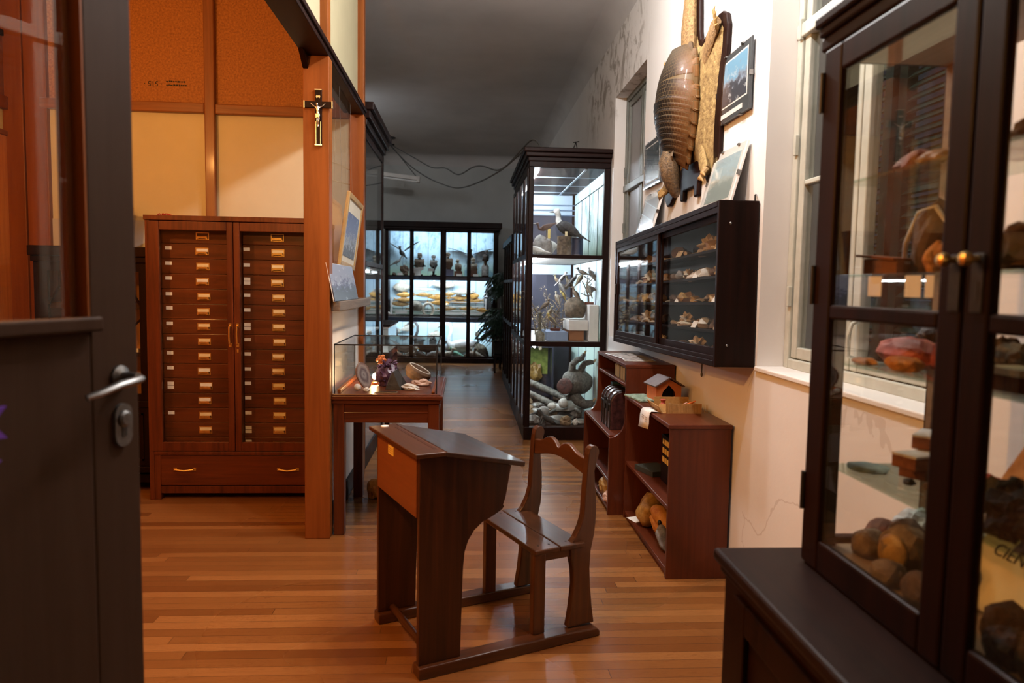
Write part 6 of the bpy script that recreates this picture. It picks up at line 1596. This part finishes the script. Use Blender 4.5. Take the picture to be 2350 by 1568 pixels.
dior_ = thing('amber_diorama', 'small yellow green diorama box at the back of the lowest shelf', 'diorama', (.86,8.5,z))  # open box with a yellow green back panel
w = MB().box(.68,.70,8.3,8.6,z,.76).box(1.02,1.04,8.3,8.6,z,.76).box(.70,1.02,8.3,8.6,.74,.76).box(.70,1.02,8.58,8.6,z,.74)
w.build('diorama_box', DARKEND, dior_)
MB().box(.74,1.0,8.56,8.575,.40,.72).build('diorama_back', plain('yellow_green_reeds', (.42,.50,.10), .6, col2=(.20,.26,.05), scale=18), dior_)
MB().rock((.84,8.5,.42), (.08,.06,.12), 360, .5).build('diorama_animal', STONE['honey'], dior_)
# ---------------------------------------------------------------- lower case beyond it along the same wall
lc = thing('low_corridor_case', 'lower dark display case beyond the tall specimen case', 'display case', (.95,10.2,0))
f = MB(); Lx0, Lx1, Ly0, Ly1 = .60, 1.332, 9.1, 11.2
f.box(Lx0-.01, Lx1, Ly0, Ly1, 0, .14).box(Lx0-.03, Lx1, Ly0-.03, Ly1+.03, 2.02, 2.10).box(Lx0, Lx1, Ly0, Ly0+.04, .14, 2.02).box(Lx0, Lx1, Ly1-.04, Ly1, .14, 2.02).box(Lx1-.03, Lx1, Ly0, Ly1, .14, 2.02)
for k in range(5):
    y = Ly0+(Ly1-Ly0-.06)*k/4; f.box(Lx0-.006, Lx0+.03, y, y+.06, .14, 2.02)
f.box(Lx0-.004, Lx0+.03, Ly0, Ly1, .92, .97).box(Lx0-.004, Lx0+.03, Ly0, Ly1, 1.50, 1.54)
f.build('frame', DARKW['z'], lc, bevel=.004)
MB().box(Lx0+.010, Lx0+.014, Ly0+.04, Ly1-.04, .14, 2.02).build('glass_pane', GLASSD, lc)
MB().box(Lx1-.06, Lx1-.03, Ly0+.04, Ly1-.04, .14, 2.02).build('back_panel', plain('warm_yellow_backdrop', (.62,.46,.16), .7, var=.1, scale=3), lc)
MB().box(Lx0+.03, Lx1-.06, Ly0+.04, Ly1-.04, .92, .95).build('shelf', DARKW['y'], lc)
for k in range(3):
    bird('%s grey bird in the lower case beyond the tall specimen case' % ORD[k], FEA['grey'], (.9,9.5+.6*k,.951), .28, .5, PI, leg=.2)
# ---------------------------------------------------------------- the lit wall case at the far end of the corridor
FX0, FX1, FY0, FY1, FZ = -1.475, .60, 13.38, 13.92, 2.60
fc = thing('far_display_case', 'wide dark lit display case of birds and fish at the corridor end', 'display case', ((FX0+FX1)/2, 13.65, 0))
f = MB()
f.box(FX0, FX0+.04, FY0, FY1, 0, 2.47).box(FX1-.06, FX1, FY0, FY1, 0, 2.47).box(FX0, FX1, FY0, FY0+.04, 2.43, 2.50).box(FX0, FX1, FY0+.04, FY1, 2.48, 2.50).box(FX0-.01, FX1+.01, FY0-.01, FY1, 0, .09).box(FX0-.05, FX1+.06, FY0-.06, FY1, 2.50, 2.60).box(FX0-.03, FX1+.03, FY0-.03, FY1, 2.46, 2.50)
f.build('frame', DARKW['z'], fc, bevel=.006)
BDF1 = backdrop('painted_sky_trees', 'y', 1.60, 2.45, 5, sky=(.50,.70,.82), fol=(.08,.20,.32), grass=(.36,.52,.34), amount=.55)
BDF2 = backdrop('painted_sea', 'y', .88, 1.55, 8, sky=(.52,.70,.80), fol=(.14,.30,.30), grass=(.42,.50,.38), amount=.62)
BDF3 = backdrop('painted_lagoon', 'y', .09, .78, 13, sky=(.55,.75,.82), fol=(.22,.36,.34), grass=(.45,.55,.50), amount=.60)
FS = [(.09,.755),(.888,1.53),(1.612,2.43)]
for (z0_, z1_), bd_ in zip(FS, (BDF3, BDF2, BDF1)):
    MB().box(FX0+.04, FX1-.06, FY1-.02, FY1-.005, z0_-.01, z1_+.08).build('painted_backdrop', bd_, fc)
    w = MB()
    for x in (-1.2,-.72,-.25,.2): w.box(x, x+.008, FY1-.023, FY1-.02, z0_, z1_+.05)
    w.build('backdrop_seam', BLUEB, fc)
for z in (.80, 1.565): MB().box(FX0+.04, FX1-.06, FY0+.06, FY1-.02, z+.025, z+.045).build('shelf', PLINTH, fc)
for z0_, z1_ in ((.757,.838),(1.532,1.608)):
    MB().box(FX0+.04, FX1-.06, FY0+.05, FY0+.06, z0_, z1_).build('blue_valance', NAVY, fc)
xs = [FX0+.04, -.985, -.435, -.385, .10, FX1-.07]
for k, (a, b) in enumerate(((-1.45,-.988),(-1.018+.03,-.43),(-.395+.0,.06),(.06,.545))):
    d = MB(); a2, b2 = a, b
    sw = .045
    a_ = a; 
    d.box(a_, a_+sw*.8, FY0-.02, FY0, .10, 2.45).box(b2-sw*.8, b2, FY0-.02, FY0, .10, 2.45).box(a_, b2, FY0-.02, FY0, .10, .13).box(a_, b2, FY0-.02, FY0, 2.415, 2.45)
    for z in (.85, .885-.015, 1.603): d.box(a_, b2, FY0-.018, FY0-.002, z, z+.014)
    o = d.build('door', DARKW['z'], fc)
    MB().box(a_+sw*.8, b2-sw*.8, FY0-.012, FY0-.008, .13, 2.415).build('glass_pane', GLASSD, o)
MB().box(-.432,-.392,FY0-.03,FY0+.02,.10,2.45).build('meeting_post', DARKW['z'], fc)
for z0_, z1_ in FS:
    for a, b in ((-1.38,-.50),(-.40,.48)):
        MB().tube([(a, FY0+.085, z1_+(.020 if z1_ > 2 else .035)), (b, FY0+.085, z1_+(.020 if z1_ > 2 else .035))], .013, 8).build('fluorescent_tube', TUBE, fc, smooth=True)
Y = 13.62
def perch(x, z0_, z1_, label, mat=DARKW['z'], r=.02, cross=.12, Y=13.62):
    w = MB().box(x-.06, x+.06, Y-.05, Y+.05, z0_, z0_+.03).tube([(x,Y,z0_+.03),(x,Y,z1_)], r, 8).tube([(x-cross,Y,z1_),(x+cross,Y,z1_)], .014, 8)
    return solo(w, 'perch_stand', mat, label, 'perch')
zt = 1.612
perch(-.863, zt, 1.80, 'T shaped perch under the pale headed hawk'); perch(-.60, zt, 1.80, 'T shaped perch of the half hidden falcon', cross=.06)
perch(.37, zt, 1.93, 'tall perch of the small falcon at the case end', cross=.06)
solo(MB().lathe([(.07,0),(.07,.20),(.03,.25),(.02,.30)], (.37,13.66,zt), 16), 'grey_bottle', STONE['grey'], 'grey bottle shaped stand under the small falcon', 'stand', smooth=True)
solo(MB().box(-.45,-.22,13.5,13.7,zt,zt+.13), 'dark_block', NAVY, 'dark blue block under the brown eagle', 'stand')
solo(MB().box(-.21,-.06,13.5,13.7,zt,zt+.10), 'brown_block', CHERRY['x'], 'dull red block beside the dark blue eagle block', 'stand')
solo(MB().box(.05,.22,13.5,13.7,zt,zt+.12), 'brown_block', MAHOG['x'], 'brown block under the pale breasted hawk', 'stand')
bird('pale headed brown hawk upright on a T perch', FEA['brown'], (-.863,Y,1.812), .29, 1.25, -PI/2+.2, leg=.06, neck=(.0,.03), head=.115, beak=.07, wing=FEA['brown'], hooked=True, turn=.9, slim=1.75)
bird('grey falcon half hidden behind the door post', FEA['grey'], (-.60,Y,1.812), .24, 1.2, -PI/2, leg=.08, neck=(0,.03), head=.12, beak=.06, hooked=True, slim=1.6)
bird('brown eagle upright on the dark blue block', FEA['brown'], (-.33,Y,zt+.195), .30, 1.2, -PI/2-.3, leg=.14, neck=(0,.04), head=.11, beak=.07, hooked=True, turn=.6, slim=1.6)
bird('small speckled hawk on the dull red block', FEA['speckle'], (-.14,Y-.03,zt+.10), .24, 1.1, -PI/2-.4, leg=.2, neck=(0,.04), head=.11, beak=.07, hooked=True, slim=1.5)
bird('pale breasted hawk on the brown block', FEA['speckle'], (.14,Y-.02,zt+.12), .29, 1.25, -PI/2, leg=.12, neck=(0,.04), head=.11, beak=.06, hooked=True, slim=1.5)
bird('dark falcon perched high at the wall end of the top shelf', FEA['dark'], (.385,Y,1.94), .22, 1.2, -PI/2+.5, leg=.1, neck=(0,.03), head=.12, beak=.06, hooked=True, slim=1.45)
bird('big bird with wide spread dark wings behind the hawks', FEA['dark'], (.09,13.78,1.84), .36, .2, -PI/2, leg=.2, head=.1, beak=.09, spread=.45, hooked=True)
bird('dark bird with raised wings at the far left end of the top shelf', FEA['dark'], (-1.19,13.7,1.93), .28, .35, -PI/2-.3, leg=.15, head=.1, beak=.1, spread=.75)
bird('grey tern hanging below the bird with raised wings', FEA['grey'], (-1.28,13.6,1.80), .22, .5, .2, leg=.1, head=.1, beak=.14, tail=.8, slim=.75)
solo(MB().rock((-1.14,13.6,zt+.09), (.08,.06,.10), 371, .6), 'dark_root', STONE['brown'], 'dark knotty root piece under the grey tern', 'root')
solo(MB().box(-1.05,-.83,13.50,13.503,zt,zt+.15), 'notice_card', PAPER, 'large white typed notice card beside the dark root', 'card')
w = MB()
for k in range(6): w.box(-1.03,-.87,13.498,13.4995,zt+.02+.02*k,zt+.026+.02*k)
w.build('print', GREYINK, bpy.data.objects['notice_card'])
for k, (x, zz_) in enumerate(((-1.21,zt),(-.83,1.72),(-.64,1.70),(.19,zt),(-.12,zt))):
    solo(MB().box(x-.05,x+.05,13.48,13.483,zz_,zz_+.05).box(x-.004,x+.004,13.483,13.486,min(zz_,zt),zz_), 'bird_label', PAPER, ['white label by the dark knotty root','white label below the pale headed hawk','white label under the half hidden falcon','white label before the pale breasted hawk','white label before the small speckled hawk'][k], 'label')
for k, x in enumerate((-1.32,-1.10,-.97)):
    solo(MB().rock((x,13.47,zt+.025), (.04,.03,.03), 380+k, .4, 1.6, 2), 'small_nest', STONE['brown'], ORD[k]+' small brown lump from the left along the front of the top shelf', 'nest')
# fish shelf
FG = 'preserved fish of the far case'
fd = [('silver',-1.19,1.40,.36,.20,0,'broad silvery fish with forked tail, topmost beside the left end'),('silver',-.42,1.455,.52,.12,PI,'long pale fish uppermost at the centre post'),('silver',-.76,1.36,.40,.06,PI,'slim silver fish below the long pale fish'),('silver',-.06,1.325,.52,.10,PI,'long silver fish with raised tail right of the centre post'),
      ('amber',-1.13,1.255,.34,.09,0,'amber fish, upper left of the stacked row'),('golden',-.80,1.262,.40,.07,PI,'golden fish, second of the upper stacked row'),('amber',-.52,1.215,.42,.09,0,'amber fish just left of the centre post'),('golden',-.12,1.215,.36,.09,PI,'golden fish just right of the centre post'),
      ('amber',.14,1.255,.26,.12,PI,'deep amber fish in the wall side pane'),('brown',-1.20,1.085,.40,.10,0,'brown fish, lower left of the stacked row'),('golden',-1.16,1.165,.36,.08,PI,'golden fish over the lower left brown fish'),('amber',-.50,1.12,.44,.09,PI,'amber fish under the one left of the centre post'),
      ('brown',-.10,1.14,.40,.09,0,'brown fish under the golden one right of the centre post'),('golden',.20,1.17,.30,.10,0,'golden fish below the deep amber fish'),('brown',-.34,1.005,.36,.07,PI,'small brown fish low beside the centre post'),('golden',.06,1.015,.36,.07,0,'golden fish low in the wall side panes'),
      ('brown',-.98,1.0,.26,.06,PI,'little brown fish lowest on the left'),('amber',.33,.99,.24,.08,0,'amber fish lying at the right end of the shelf'),('golden',-.30,1.28,.30,.07,0,'golden fish high behind the centre post')]
for k, (m_, x, zz_, L_, H_, hd__, lab) in enumerate(fd):
    fish(lab, FISH[m_], (x, 13.80-.028*(k % 6)-(.12 if zz_ < 1.06 else 0), zz_), L_, H_, hd__, FG, pitch=random.uniform(-.04,.04), forked=(k % 3 != 2))
stp = thing('stepped_rack', 'white stepped rack carrying the preserved fish', 'rack', (-.4,13.75,.89))
w = MB()
for k, z in enumerate((.97,1.05,1.13,1.20)): w.box(-1.40,.40,13.66+.05*k,13.70+.05*k,z-.012,z)
w.box(-1.40,-1.38,13.64,13.86,.888,1.2).box(.38,.40,13.64,13.86,.888,1.2).box(-.45,-.43,13.64,13.86,.888,1.2).box(-.40,.37,13.55,13.56,.90,.945).box(-1.3,-1.08,13.55,13.56,.90,.945)
w.build('rack_board', PLINTH, stp)
solo(MB().rock((-.916,13.55,.888+.15), (.12,.09,.11), 391, .15, 3, 3), 'puffer_fish', FEA['speckle'], 'round pale puffer fish beside the shark jaws', 'fish', smooth=True)
jw = thing('shark_jaws', 'open cream shark jaws standing before the puffer fish', 'jaws', (-.69,13.52,.888))
w = MB()
arc = [(-.69+.095*math.sin(a)*(1 if True else 1), 13.52, .888+.10+.115*math.cos(a)) for a in [-2.6+5.2*k/22 for k in range(23)]]
w.tube(arc, [.014]+[.024]*21+[.014], 8); w.build('jaw_bone', BONE, jw, smooth=True)
w = MB()
for k in range(2, 21):
    p = Vector(arc[k]); c = Vector((-.69,13.52,.99)); d = (c-p).normalized(); w.tube([p+d*.015, p+d*.045], [.009,.001], 5)
w.build('teeth', STONE['white'], jw)
for k, (x, l) in enumerate(((-.20,'white caption card under the low brown fish'),(-.76,'white caption card beneath the shark jaws'),(-1.36,'white caption card at the left end of the fish shelf'))):
    solo(MB().box(x-.08,x+.08,13.46,13.463,.846,.90), 'fish_label', PAPER, l, 'label')
for k, x in enumerate((-1.42,-.02,.03,.40)):
    solo(MB().rock((x,13.48,.888+.02), (.035,.03,.03), 400+k, .4, 1.6, 2), 'sea_shell', SHELLM, ['amber brown shell at the left end of the fish shelf','first small shell right of the centre post on the fish shelf','second small shell right of the centre post on the fish shelf','small shell at the right end of the fish shelf'][k], 'shell')
ray = thing('dark_ray', 'tall dark curved ray standing at the right end of the fish shelf', 'fish', (.42,13.75,.888))
MB().prism([(.27,.90),(.33,.95),(.36,1.1),(.36,1.25),(.39,1.40),(.45,1.50),(.50,1.49),(.51,1.3),(.50,1.0),(.42,.89)], 'y', 13.72, 13.76).build('body', DHIDE, ray, bevel=.015, seg=3)
solo(MB().box(.345,.425,13.70,13.703,1.235,1.30), 'fish_label', PAPER, 'white card pinned on the tall dark ray', 'label')
# water birds on the floor of the case
z = .09
swan('black necked swan bending its head down beside the dark coot', FEA['white'], (-1.15,13.62,z), .52, PI-.4, neckmat=FEA['dark'])
swan('black swan with arched neck in the second pane', FEA['dark'], (-.72,13.62,z), .62, PI)
swan('greyish white goose stretching its neck in the third pane', FEA['white'], (-.10,13.66,z), .60, PI)
th = bird('big bronze turkey filling the lowest wall side pane', FEA['bronze'], (.32,13.62,z), .46, .85, PI+.5, leg=.12, neck=(.0,.34), head=.075, beak=.07, tail=.35, slim=1.6)
DK = [(-.317,'speckle','speckled duck beside the centre post'),(-.148,'green','green headed duck next to the speckled duck'),(.10,'brown','brown duck at the foot of the turkey'),(-.844,'dark','dark coot below the black swan'),(-1.0,'speckle','mottled grebe in the second pane'),(-1.265,'brown','brown heron chick at the left end'),(-.60,'grey','grey duck left of the centre post'),(.22,'speckle','speckled partridge between duck and turkey')]
for k, (x, key, lab) in enumerate(DK):
    bird(lab, FEA[key], (x, 13.50+.04*(k % 2), z), .27, .25, (PI if k % 2 else 0)-.3, leg=.05, neck=(.04,.16), head=.10, beak=.14, tail=.3, slim=1.35, beakmat=BEAKY)
bird('white gull behind the speckled duck', FEA['white'], (-.28,13.74,z), .36, .4, PI-.2, leg=.2, neck=(.02,.1), head=.1)
fish('silver fish hung over the black necked swan', FISH['silver'], (-1.10,13.8,.62), .34, .12, PI, FG, pitch=.3)
fish('pale fish hung behind the centre post, lowest shelf', FISH['silver'], (-.55,13.8,.50), .30, .13, PI, FG)
for k, x in enumerate((-.21,-.10,-1.05,-.52)):
    solo(MB().box(x-.05,x+.05,13.43,13.433,z,z+.04), 'bird_label', PAPER, ['white label before the speckled duck','white label before the green headed duck','white label before the mottled grebe','white label before the grey duck'][k], 'label')
# ---------------------------------------------------------------- corridor case behind the partition's far post
cc = thing('corridor_case', 'tall dark glass case standing right behind the partition post', 'display case', (-1.05, 6.2, 0))
f = MB(); A0, A1, B0, B1 = -1.40, -.765, 5.56, 6.80
f.box(A0, A1, B0, B1, 0, .14).box(A0, A0+.03, B0, B1, .14, 2.6)
for y in (B0, B1-.05): f.box(A1-.05, A1, y, y+.05, .14, 2.6)
f.box(A0, A1, B0, B0+.03, .14, 2.6).box(A1-.02, A1, B0, B1, 1.585, 1.625).box(A1-.02, A1, B0, B1, 2.55, 2.62).box(A0, A1, B1-.03, B1, .14, .2).box(A0, A1, B1-.03, B1, 2.5, 2.62).box(A0, A1, B0, B1, 2.60, 2.63)
f.build('frame', DARKW['z'], cc, bevel=.004)
MB().box(A0, A1+.02, B0-.02, B1+.02, 2.63, 2.68).box(A0, A1+.045, B0-.03, B1+.05, 2.68, 2.74).box(A0, A1+.07, B0-.04, B1+.07, 2.74, 2.80).build('cornice', DARKW['y'], cc, bevel=.008)
MB().box(A1-.012, A1-.008, B0+.05, B1-.05, .14, 2.55).box(A0+.03, A1-.05, B1-.016, B1-.012, .2, 2.5).build('glass_pane', GLASSD, cc)
for z in (.60, 1.05, 1.59):
    MB().box(A0+.03, A1-.03, B0+.03, B1-.04, z-.018, z).build('shelf', PLINTH, cc)
MB().box(A0+.03, A0+.04, B0+.03, B1-.03, .14, 2.55).build('back_panel', plain('grey_blue_backdrop', (.36,.45,.52), .7, var=.1, scale=3), cc)
for k, (y, z, key) in enumerate(((5.9,1.052,'grey'),(6.3,1.052,'brown'),(6.6,.602,'white'),(6.1,.602,'dark'),(6.45,1.592,'dark'))):
    bird('%s bird in the corridor case behind the partition post, %s' % ({'dark':'dark'}.get(key, key), ['middle shelf near end','middle shelf far end','lower shelf far end','lower shelf near end','upper shelf'][k]), FEA[key], (-1.0,y,z), .26, .5, 0, leg=.2)
MB().tube([(A1-.12, 5.75, 1.56), (A1-.12, 6.65, 1.56)], .012, 8).build('fluorescent_tube', TUBEL, cc, smooth=True)
tv = thing('table_vitrine', 'small table showcase with a dark lid beyond the corridor case', 'display table', (-1.0, 7.7, 0))
w = MB().box(-1.35, -.745, 7.25, 8.15, 1.02, 1.045).box(-1.34, -.755, 7.26, 8.14, .70, .76)
w.build('lid_and_base', DARKW['y'], tv, bevel=.004)
MB().box(-1.33,-.76,7.27,8.13,1.005,1.02).build('white_lip', PLINTH, tv)
MB().box(-1.33,-.765,7.275,7.28,.76,1.005).box(-.77,-.765,7.28,8.12,.76,1.005).build('glass_side', GLASS, tv)
MB().box(-1.33,-1.32,7.28,8.12,.76,1.005).box(-1.32,-.77,8.11,8.12,.76,1.005).box(-1.32,-.77,7.28,8.11,.76,.765).build('white_lining', PLINTH, tv)
for x in (-1.33, -.80):
    for y in (7.28, 8.08): MB().box(x, x+.045, y, y+.045, 0, .70).build('leg', DARKW['z'], tv)
# ---------------------------------------------------------------- hanging fluorescent batten, ceiling hook and cables
fb_ = thing('fluorescent_batten', 'unlit white fluorescent batten hung from the ceiling far down the corridor', 'ceiling light', (-1.2, 12.4, 3.18))
bM = Matrix.Translation((-.80, 12.4, 3.235)) @ Matrix.Rotation(.10, 4, 'Y')
MB().box(-.95, 0, -.04, .04, -.035, .03, M=bM).box(-.04, .015, -.05, .05, -.07, .035, M=bM).build('batten_body', PLINTH, fb_, bevel=.006)
MB().tube([bM @ Vector((-.95,0,-.055)), bM @ Vector((-.03,0,-.055))], .018, 10).build('lamp_tube', plain('unlit_white_tube', (.75,.75,.74), .3, var=.02), fb_, smooth=True)
hk = Vector((-1.307, 12.4, 3.86))
MB().tube([hk+Vector((0,0,-.05)), bM @ Vector((-.06,0,.035))], .008, 6).tube([hk+Vector((0,0,-.05)), bM @ Vector((-.85,0,.035))], .008, 6).build('hanging_cord', CABLE, fb_)
hkm = MB().lathe([(.02,0),(.02,.04),(.11,.045),(.11,.055)], (hk.x, hk.y, hk.z-.055+.04), 14).lathe([(.09,0),(.09,.02),(.02,.03)], (hk.x, hk.y, hk.z-.09), 14)
solo(hkm, 'ceiling_rose', IRON, 'dark iron ceiling rose from which the batten hangs', 'ceiling rose', smooth=True, angle=.6)
def cable(pts, r, label):
    P_ = [Vector(p) for p in pts]; out = []
    for i in range(len(P_)-1):
        p0, p1, p2, p3 = P_[max(0,i-1)], P_[i], P_[i+1], P_[min(len(P_)-1,i+2)]
        for k in range(5):
            t = k/5
            out.append(.5*((2*p1)+(p2-p0)*t+(2*p0-5*p1+4*p2-p3)*t*t+(3*p1-p0-3*p2+p3)*t**3))
    out.append(P_[-1])
    return solo(MB().tube(out, r, 6), 'electric_cable', CABLE, label, 'cable', smooth=True)
cable([(-1.307,12.4,3.80),(-.829,11.536,3.431),(-.527,10.929,3.194),(-.306,10.444,3.11),(-.114,9.99,2.955),(.077,9.489,2.979),(.209,9.11,2.932),(.354,8.655,2.817),(.462,8.276,2.824),(.591,7.746,2.913),(.662,7.412,2.936),(.72,7.2,2.84),(.74,7.15,2.73)], .009, 'upper wavy cable strung from the ceiling rose to the tall case top')
cable([(-1.307,12.4,3.79),(-.948,11.763,3.378),(-.598,11.081,3.067),(-.25,10.323,2.838),(-.063,9.868,2.764),(.16,9.262,2.76),(.355,8.655,2.786),(.462,8.276,2.819),(.575,7.822,2.872),(.66,7.518,2.88),(.70,7.4,2.73)], .009, 'lower deep hanging cable strung from the ceiling rose to the tall case top')
lp_ = MB()
for p0, p1 in (((1.0,7.0,2.72),(1.06,7.1,2.86)),((1.06,7.1,2.86),(1.10,7.15,2.74)),((1.03,7.05,2.85),(1.09,7.1,2.87))): lp_.tube([p0, p1], .005, 5)
solo(lp_, 'bent_wire', IRON, 'bent dark wire sticking up on the tall case top', 'wire')
# ---------------------------------------------------------------- dark plants before the far wall
def palm(label, base, H_, n_, L_, seed, red=False):
    random.seed(seed); r = thing('potted_palm', label, 'plant', base)
    MB().lathe([(.09,0),(.12,.02),(.14,.20),(.15,.22),(.13,.22),(.12,.18)], base, 18).build('pot', IRON, r, smooth=True, angle=.6)
    w = MB(); c = Vector(base)+Vector((0,0,.2))
    st_ = MB()
    for k in range(n_):
        a = random.uniform(0, 2*PI); t0 = c+Vector((0,0,random.uniform(.05,H_)))
        d = Vector((math.cos(a), math.sin(a), 0)); pts = []
        L = L_*random.uniform(.7,1.1)
        for j in range(7):
            u = j/6; pts.append(t0+d*(L*u)+Vector((0,0,.28*L*math.sin(PI*u*.8)-.55*L*u*u)))
        st_.tube(pts, .005, 4)
        for j in range(1, 7):
            for s in (-1, 1):
                q = pts[j-1].lerp(pts[j], .5); side = Vector((-d.y, d.x, 0))*s
                tip = q+side*.10*L_/.35+d*.10+Vector((0,0,-.10)); m_ = q.lerp(tip, .5)+Vector((0,0,.02)); wv = d*.014
                w.add([q, m_+wv, tip, m_-wv], [(0,1,2,3)])
    st_.tube([c-Vector((0,0,.05)), c+Vector((0,0,H_))], .02, 7)
    st_.build('stem', FOLD, r)
    o = w.build('foliage', FOLD, r); so = o.modifiers.new('thick', 'SOLIDIFY'); so.thickness = .002
    if red:
        rd = MB()
        for k in range(26):
            p = c+Vector((random.uniform(-.26,.2), random.uniform(-.2,.2), random.uniform(.0,.25)))
            for j in range(5):
                a = 2*PI*j/5; d = Vector((math.cos(a), math.sin(a), .3)); t_ = Vector((-d.y, d.x, 0)); rd.add([p, p+d*.03+t_*.014, p+d*.06, p+d*.03-t_*.014], [(0,1,2,3)])
        o = rd.build('red_bracts', FOLR, r); so = o.modifiers.new('thick', 'SOLIDIFY'); so.thickness = .002
    return r
stl = thing('plant_stand', 'tall dark plant stand against the wall beside the far case', 'stand', (.74, 12.6, 0))
MB().box(.60,.88,12.46,12.74,1.02,1.05).build('stand_top', DARKW['x'], stl)
for x in (.61,.84):
    for y in (12.47,12.70): MB().box(x, x+.03, y, y+.03, 0, 1.02).build('leg', DARKW['z'], stl)
palm('dark drooping fern on the tall plant stand', (.74,12.6,1.05), .42, 46, .34, 61)
stl2 = thing('plant_stool', 'low dark stool with a plant in front of the tall plant stand', 'stool', (.62, 12.0, 0))
MB().box(.48,.78,11.86,12.14,.27,.30).build('stool_top', DARKW['x'], stl2)
for x in (.49,.74):
    for y in (11.87,12.10): MB().box(x, x+.03, y, y+.03, 0, .27).build('leg', DARKW['z'], stl2)
palm('bushy dark plant with dull red flowers on the low stool', (.60,12.0,.30), .55, 56, .36, 62, True)
solo(MB().lathe([(.02,.30),(.05,.25),(.10,0)][::-1], (.80,11.9,.30), 18), 'white_cone', PLINTH, 'white cone shaped pot wrapping on the low stool', 'pot', smooth=True)

# ---------------------------------------------------------------- phrases shared by repeats
GROUPS = {'mineral_rock': 'minerals in the vitrine', 'sawn_block': 'stone blocks stacked in the vitrine', 'shelf_label': 'paper labels on the case shelves', 'heap_stone': 'stones heaped on the lowest case shelf',
          'mounted_turtle': 'turtles in the tall case', 'mounted_snake': 'snakes in the tall case', 'clip_framed_photo': 'clip framed photos on the wall', 'find_chip': 'finds in the cardboard tray', 'tall_book': 'tall books behind the chest',
          'caption_card': 'caption cards in the wall case', 'bird_label': 'bird labels in the far case', 'fish_label': 'fish labels in the far case', 'mounted_swan': 'water birds of the far case', 'electric_cable': 'cables strung to the tall case',
          'twig_mount': 'twig mounts of the tall case', 'perch_stand': 'perches in the far case', 'small_nest': 'nests in the far case', 'sea_shell': 'shells in the far case', 'specimen_tag': 'tags in the tall case', 'potted_palm': 'plants before the far wall',
          'mounted_bird': None, 'mounted_fish': 'preserved fish of the far case'}
for k_ in KS: GROUPS[k_[4]] = 'finds in the hanging wall case'
for o in list(COL.objects):
    if o.parent is None and 'category' in o and 'group' not in o:
        b_ = o.name.split('.')[0]
        if b_ == 'mounted_bird':
            y_ = o.location.y; o['group'] = 'mounted birds of the ' + ('far case' if y_ > 13 else 'low corridor case' if y_ > 9 else 'corridor case' if o.location.x < 0 else 'tall case')
        elif b_ in GROUPS: o['group'] = GROUPS[b_]

# ---------------------------------------------------------------- lamps of the rooms, with added fill lights
def area(name, loc, aim, size, power, col, sy=None, spread=None):
    l = bpy.data.lights.new(name, 'AREA'); l.energy = power; l.color = col; l.size = size
    if sy: l.shape = 'RECTANGLE'; l.size_y = sy
    if spread: l.spread = spread
    o = bpy.data.objects.new(name, l); COL.objects.link(o); o.location = loc
    o.rotation_euler = (Vector(aim)-Vector(loc)).to_track_quat('-Z', 'Y').to_euler(); return o
def point(name, loc, power, col, r=.05):
    l = bpy.data.lights.new(name, 'POINT'); l.energy = power; l.color = col; l.shadow_soft_size = r
    o = bpy.data.objects.new(name, l); COL.objects.link(o); o.location = loc; return o
for y_ in (2.5, 3.2, 3.9): point('corridor_lamp', (.50, y_, 3.40), 70, (1.0,.97,.95), .07)
area('entrance_lamp', (.85, 1.15, 3.6), (1.0, 1.9, 1.2), .3, 3, (1.0,.94,.88), .9, 2.4)
point('side_room_bulb', (-2.45, 3.3, 2.6), 72, (1.0,.45,.11), .06)
area('far_room_fill', (-2.3, 9.6, 3.4), (-.2, 12.5, 2.6), .4, 11, (.86,.93,1.0), .4)  # unseen fill added to lift the ceiling and far wall
point('warm_wall_fill', (-1.25, 1.7, 2.40), 105, (1.0,.45,.11), .06)  # unseen second bulb added to warm the right wall
# night sky glow outside
wd = bpy.data.worlds.new('night'); bpy.context.scene.world = wd; wd.use_nodes = True
wd.node_tree.nodes['Background'].inputs[0].default_value = (.020,.026,.035,1); wd.node_tree.nodes['Background'].inputs[1].default_value = 1.0
# ---------------------------------------------------------------- camera
cam = bpy.data.cameras.new('camera'); co_ = bpy.data.objects.new('camera', cam); COL.objects.link(co_)
YAW, PIT, ROLL, FPX = .06591545838, .07688321, .0175, 1650.0
fw = Vector((math.sin(YAW)*math.cos(PIT), math.cos(YAW)*math.cos(PIT), -math.sin(PIT)))
r0 = Vector((math.cos(YAW), -math.sin(YAW), 0)); u0 = r0.cross(fw)
rr_ = r0*math.cos(ROLL)+u0*math.sin(ROLL); uu_ = u0*math.cos(ROLL)-r0*math.sin(ROLL)
Mc = Matrix((rr_, uu_, -fw)).transposed().to_4x4(); Mc.translation = Vector((0,0,1.45))
co_.matrix_world = Mc
cam.sensor_fit = 'HORIZONTAL'; cam.sensor_width = 36.0; cam.lens = 36.0*FPX/2350.0; cam.clip_start = .05; cam.clip_end = 60
cam.dof.use_dof = True; cam.dof.focus_distance = 4.2; cam.dof.aperture_fstop = 2.8
sc_ = bpy.context.scene; sc_.camera = co_
sc_.view_settings.view_transform = 'Standard'; sc_.view_settings.look = 'None'; sc_.view_settings.gamma = 1.0; sc_.view_settings.exposure = 0.0
try: sc_.view_settings.use_curve_mapping = False
except Exception: pass
cy = sc_.cycles; cy.max_bounces = 7; cy.diffuse_bounces = 3; cy.glossy_bounces = 3; cy.transmission_bounces = 3; cy.transparent_max_bounces = 24
cy.use_adaptive_sampling = True; cy.adaptive_threshold = 0.05; cy.adaptive_min_samples = 16
cy.use_denoising = True; cy.caustics_reflective = False; cy.caustics_refractive = False; cy.sample_clamp_indirect = 6.0
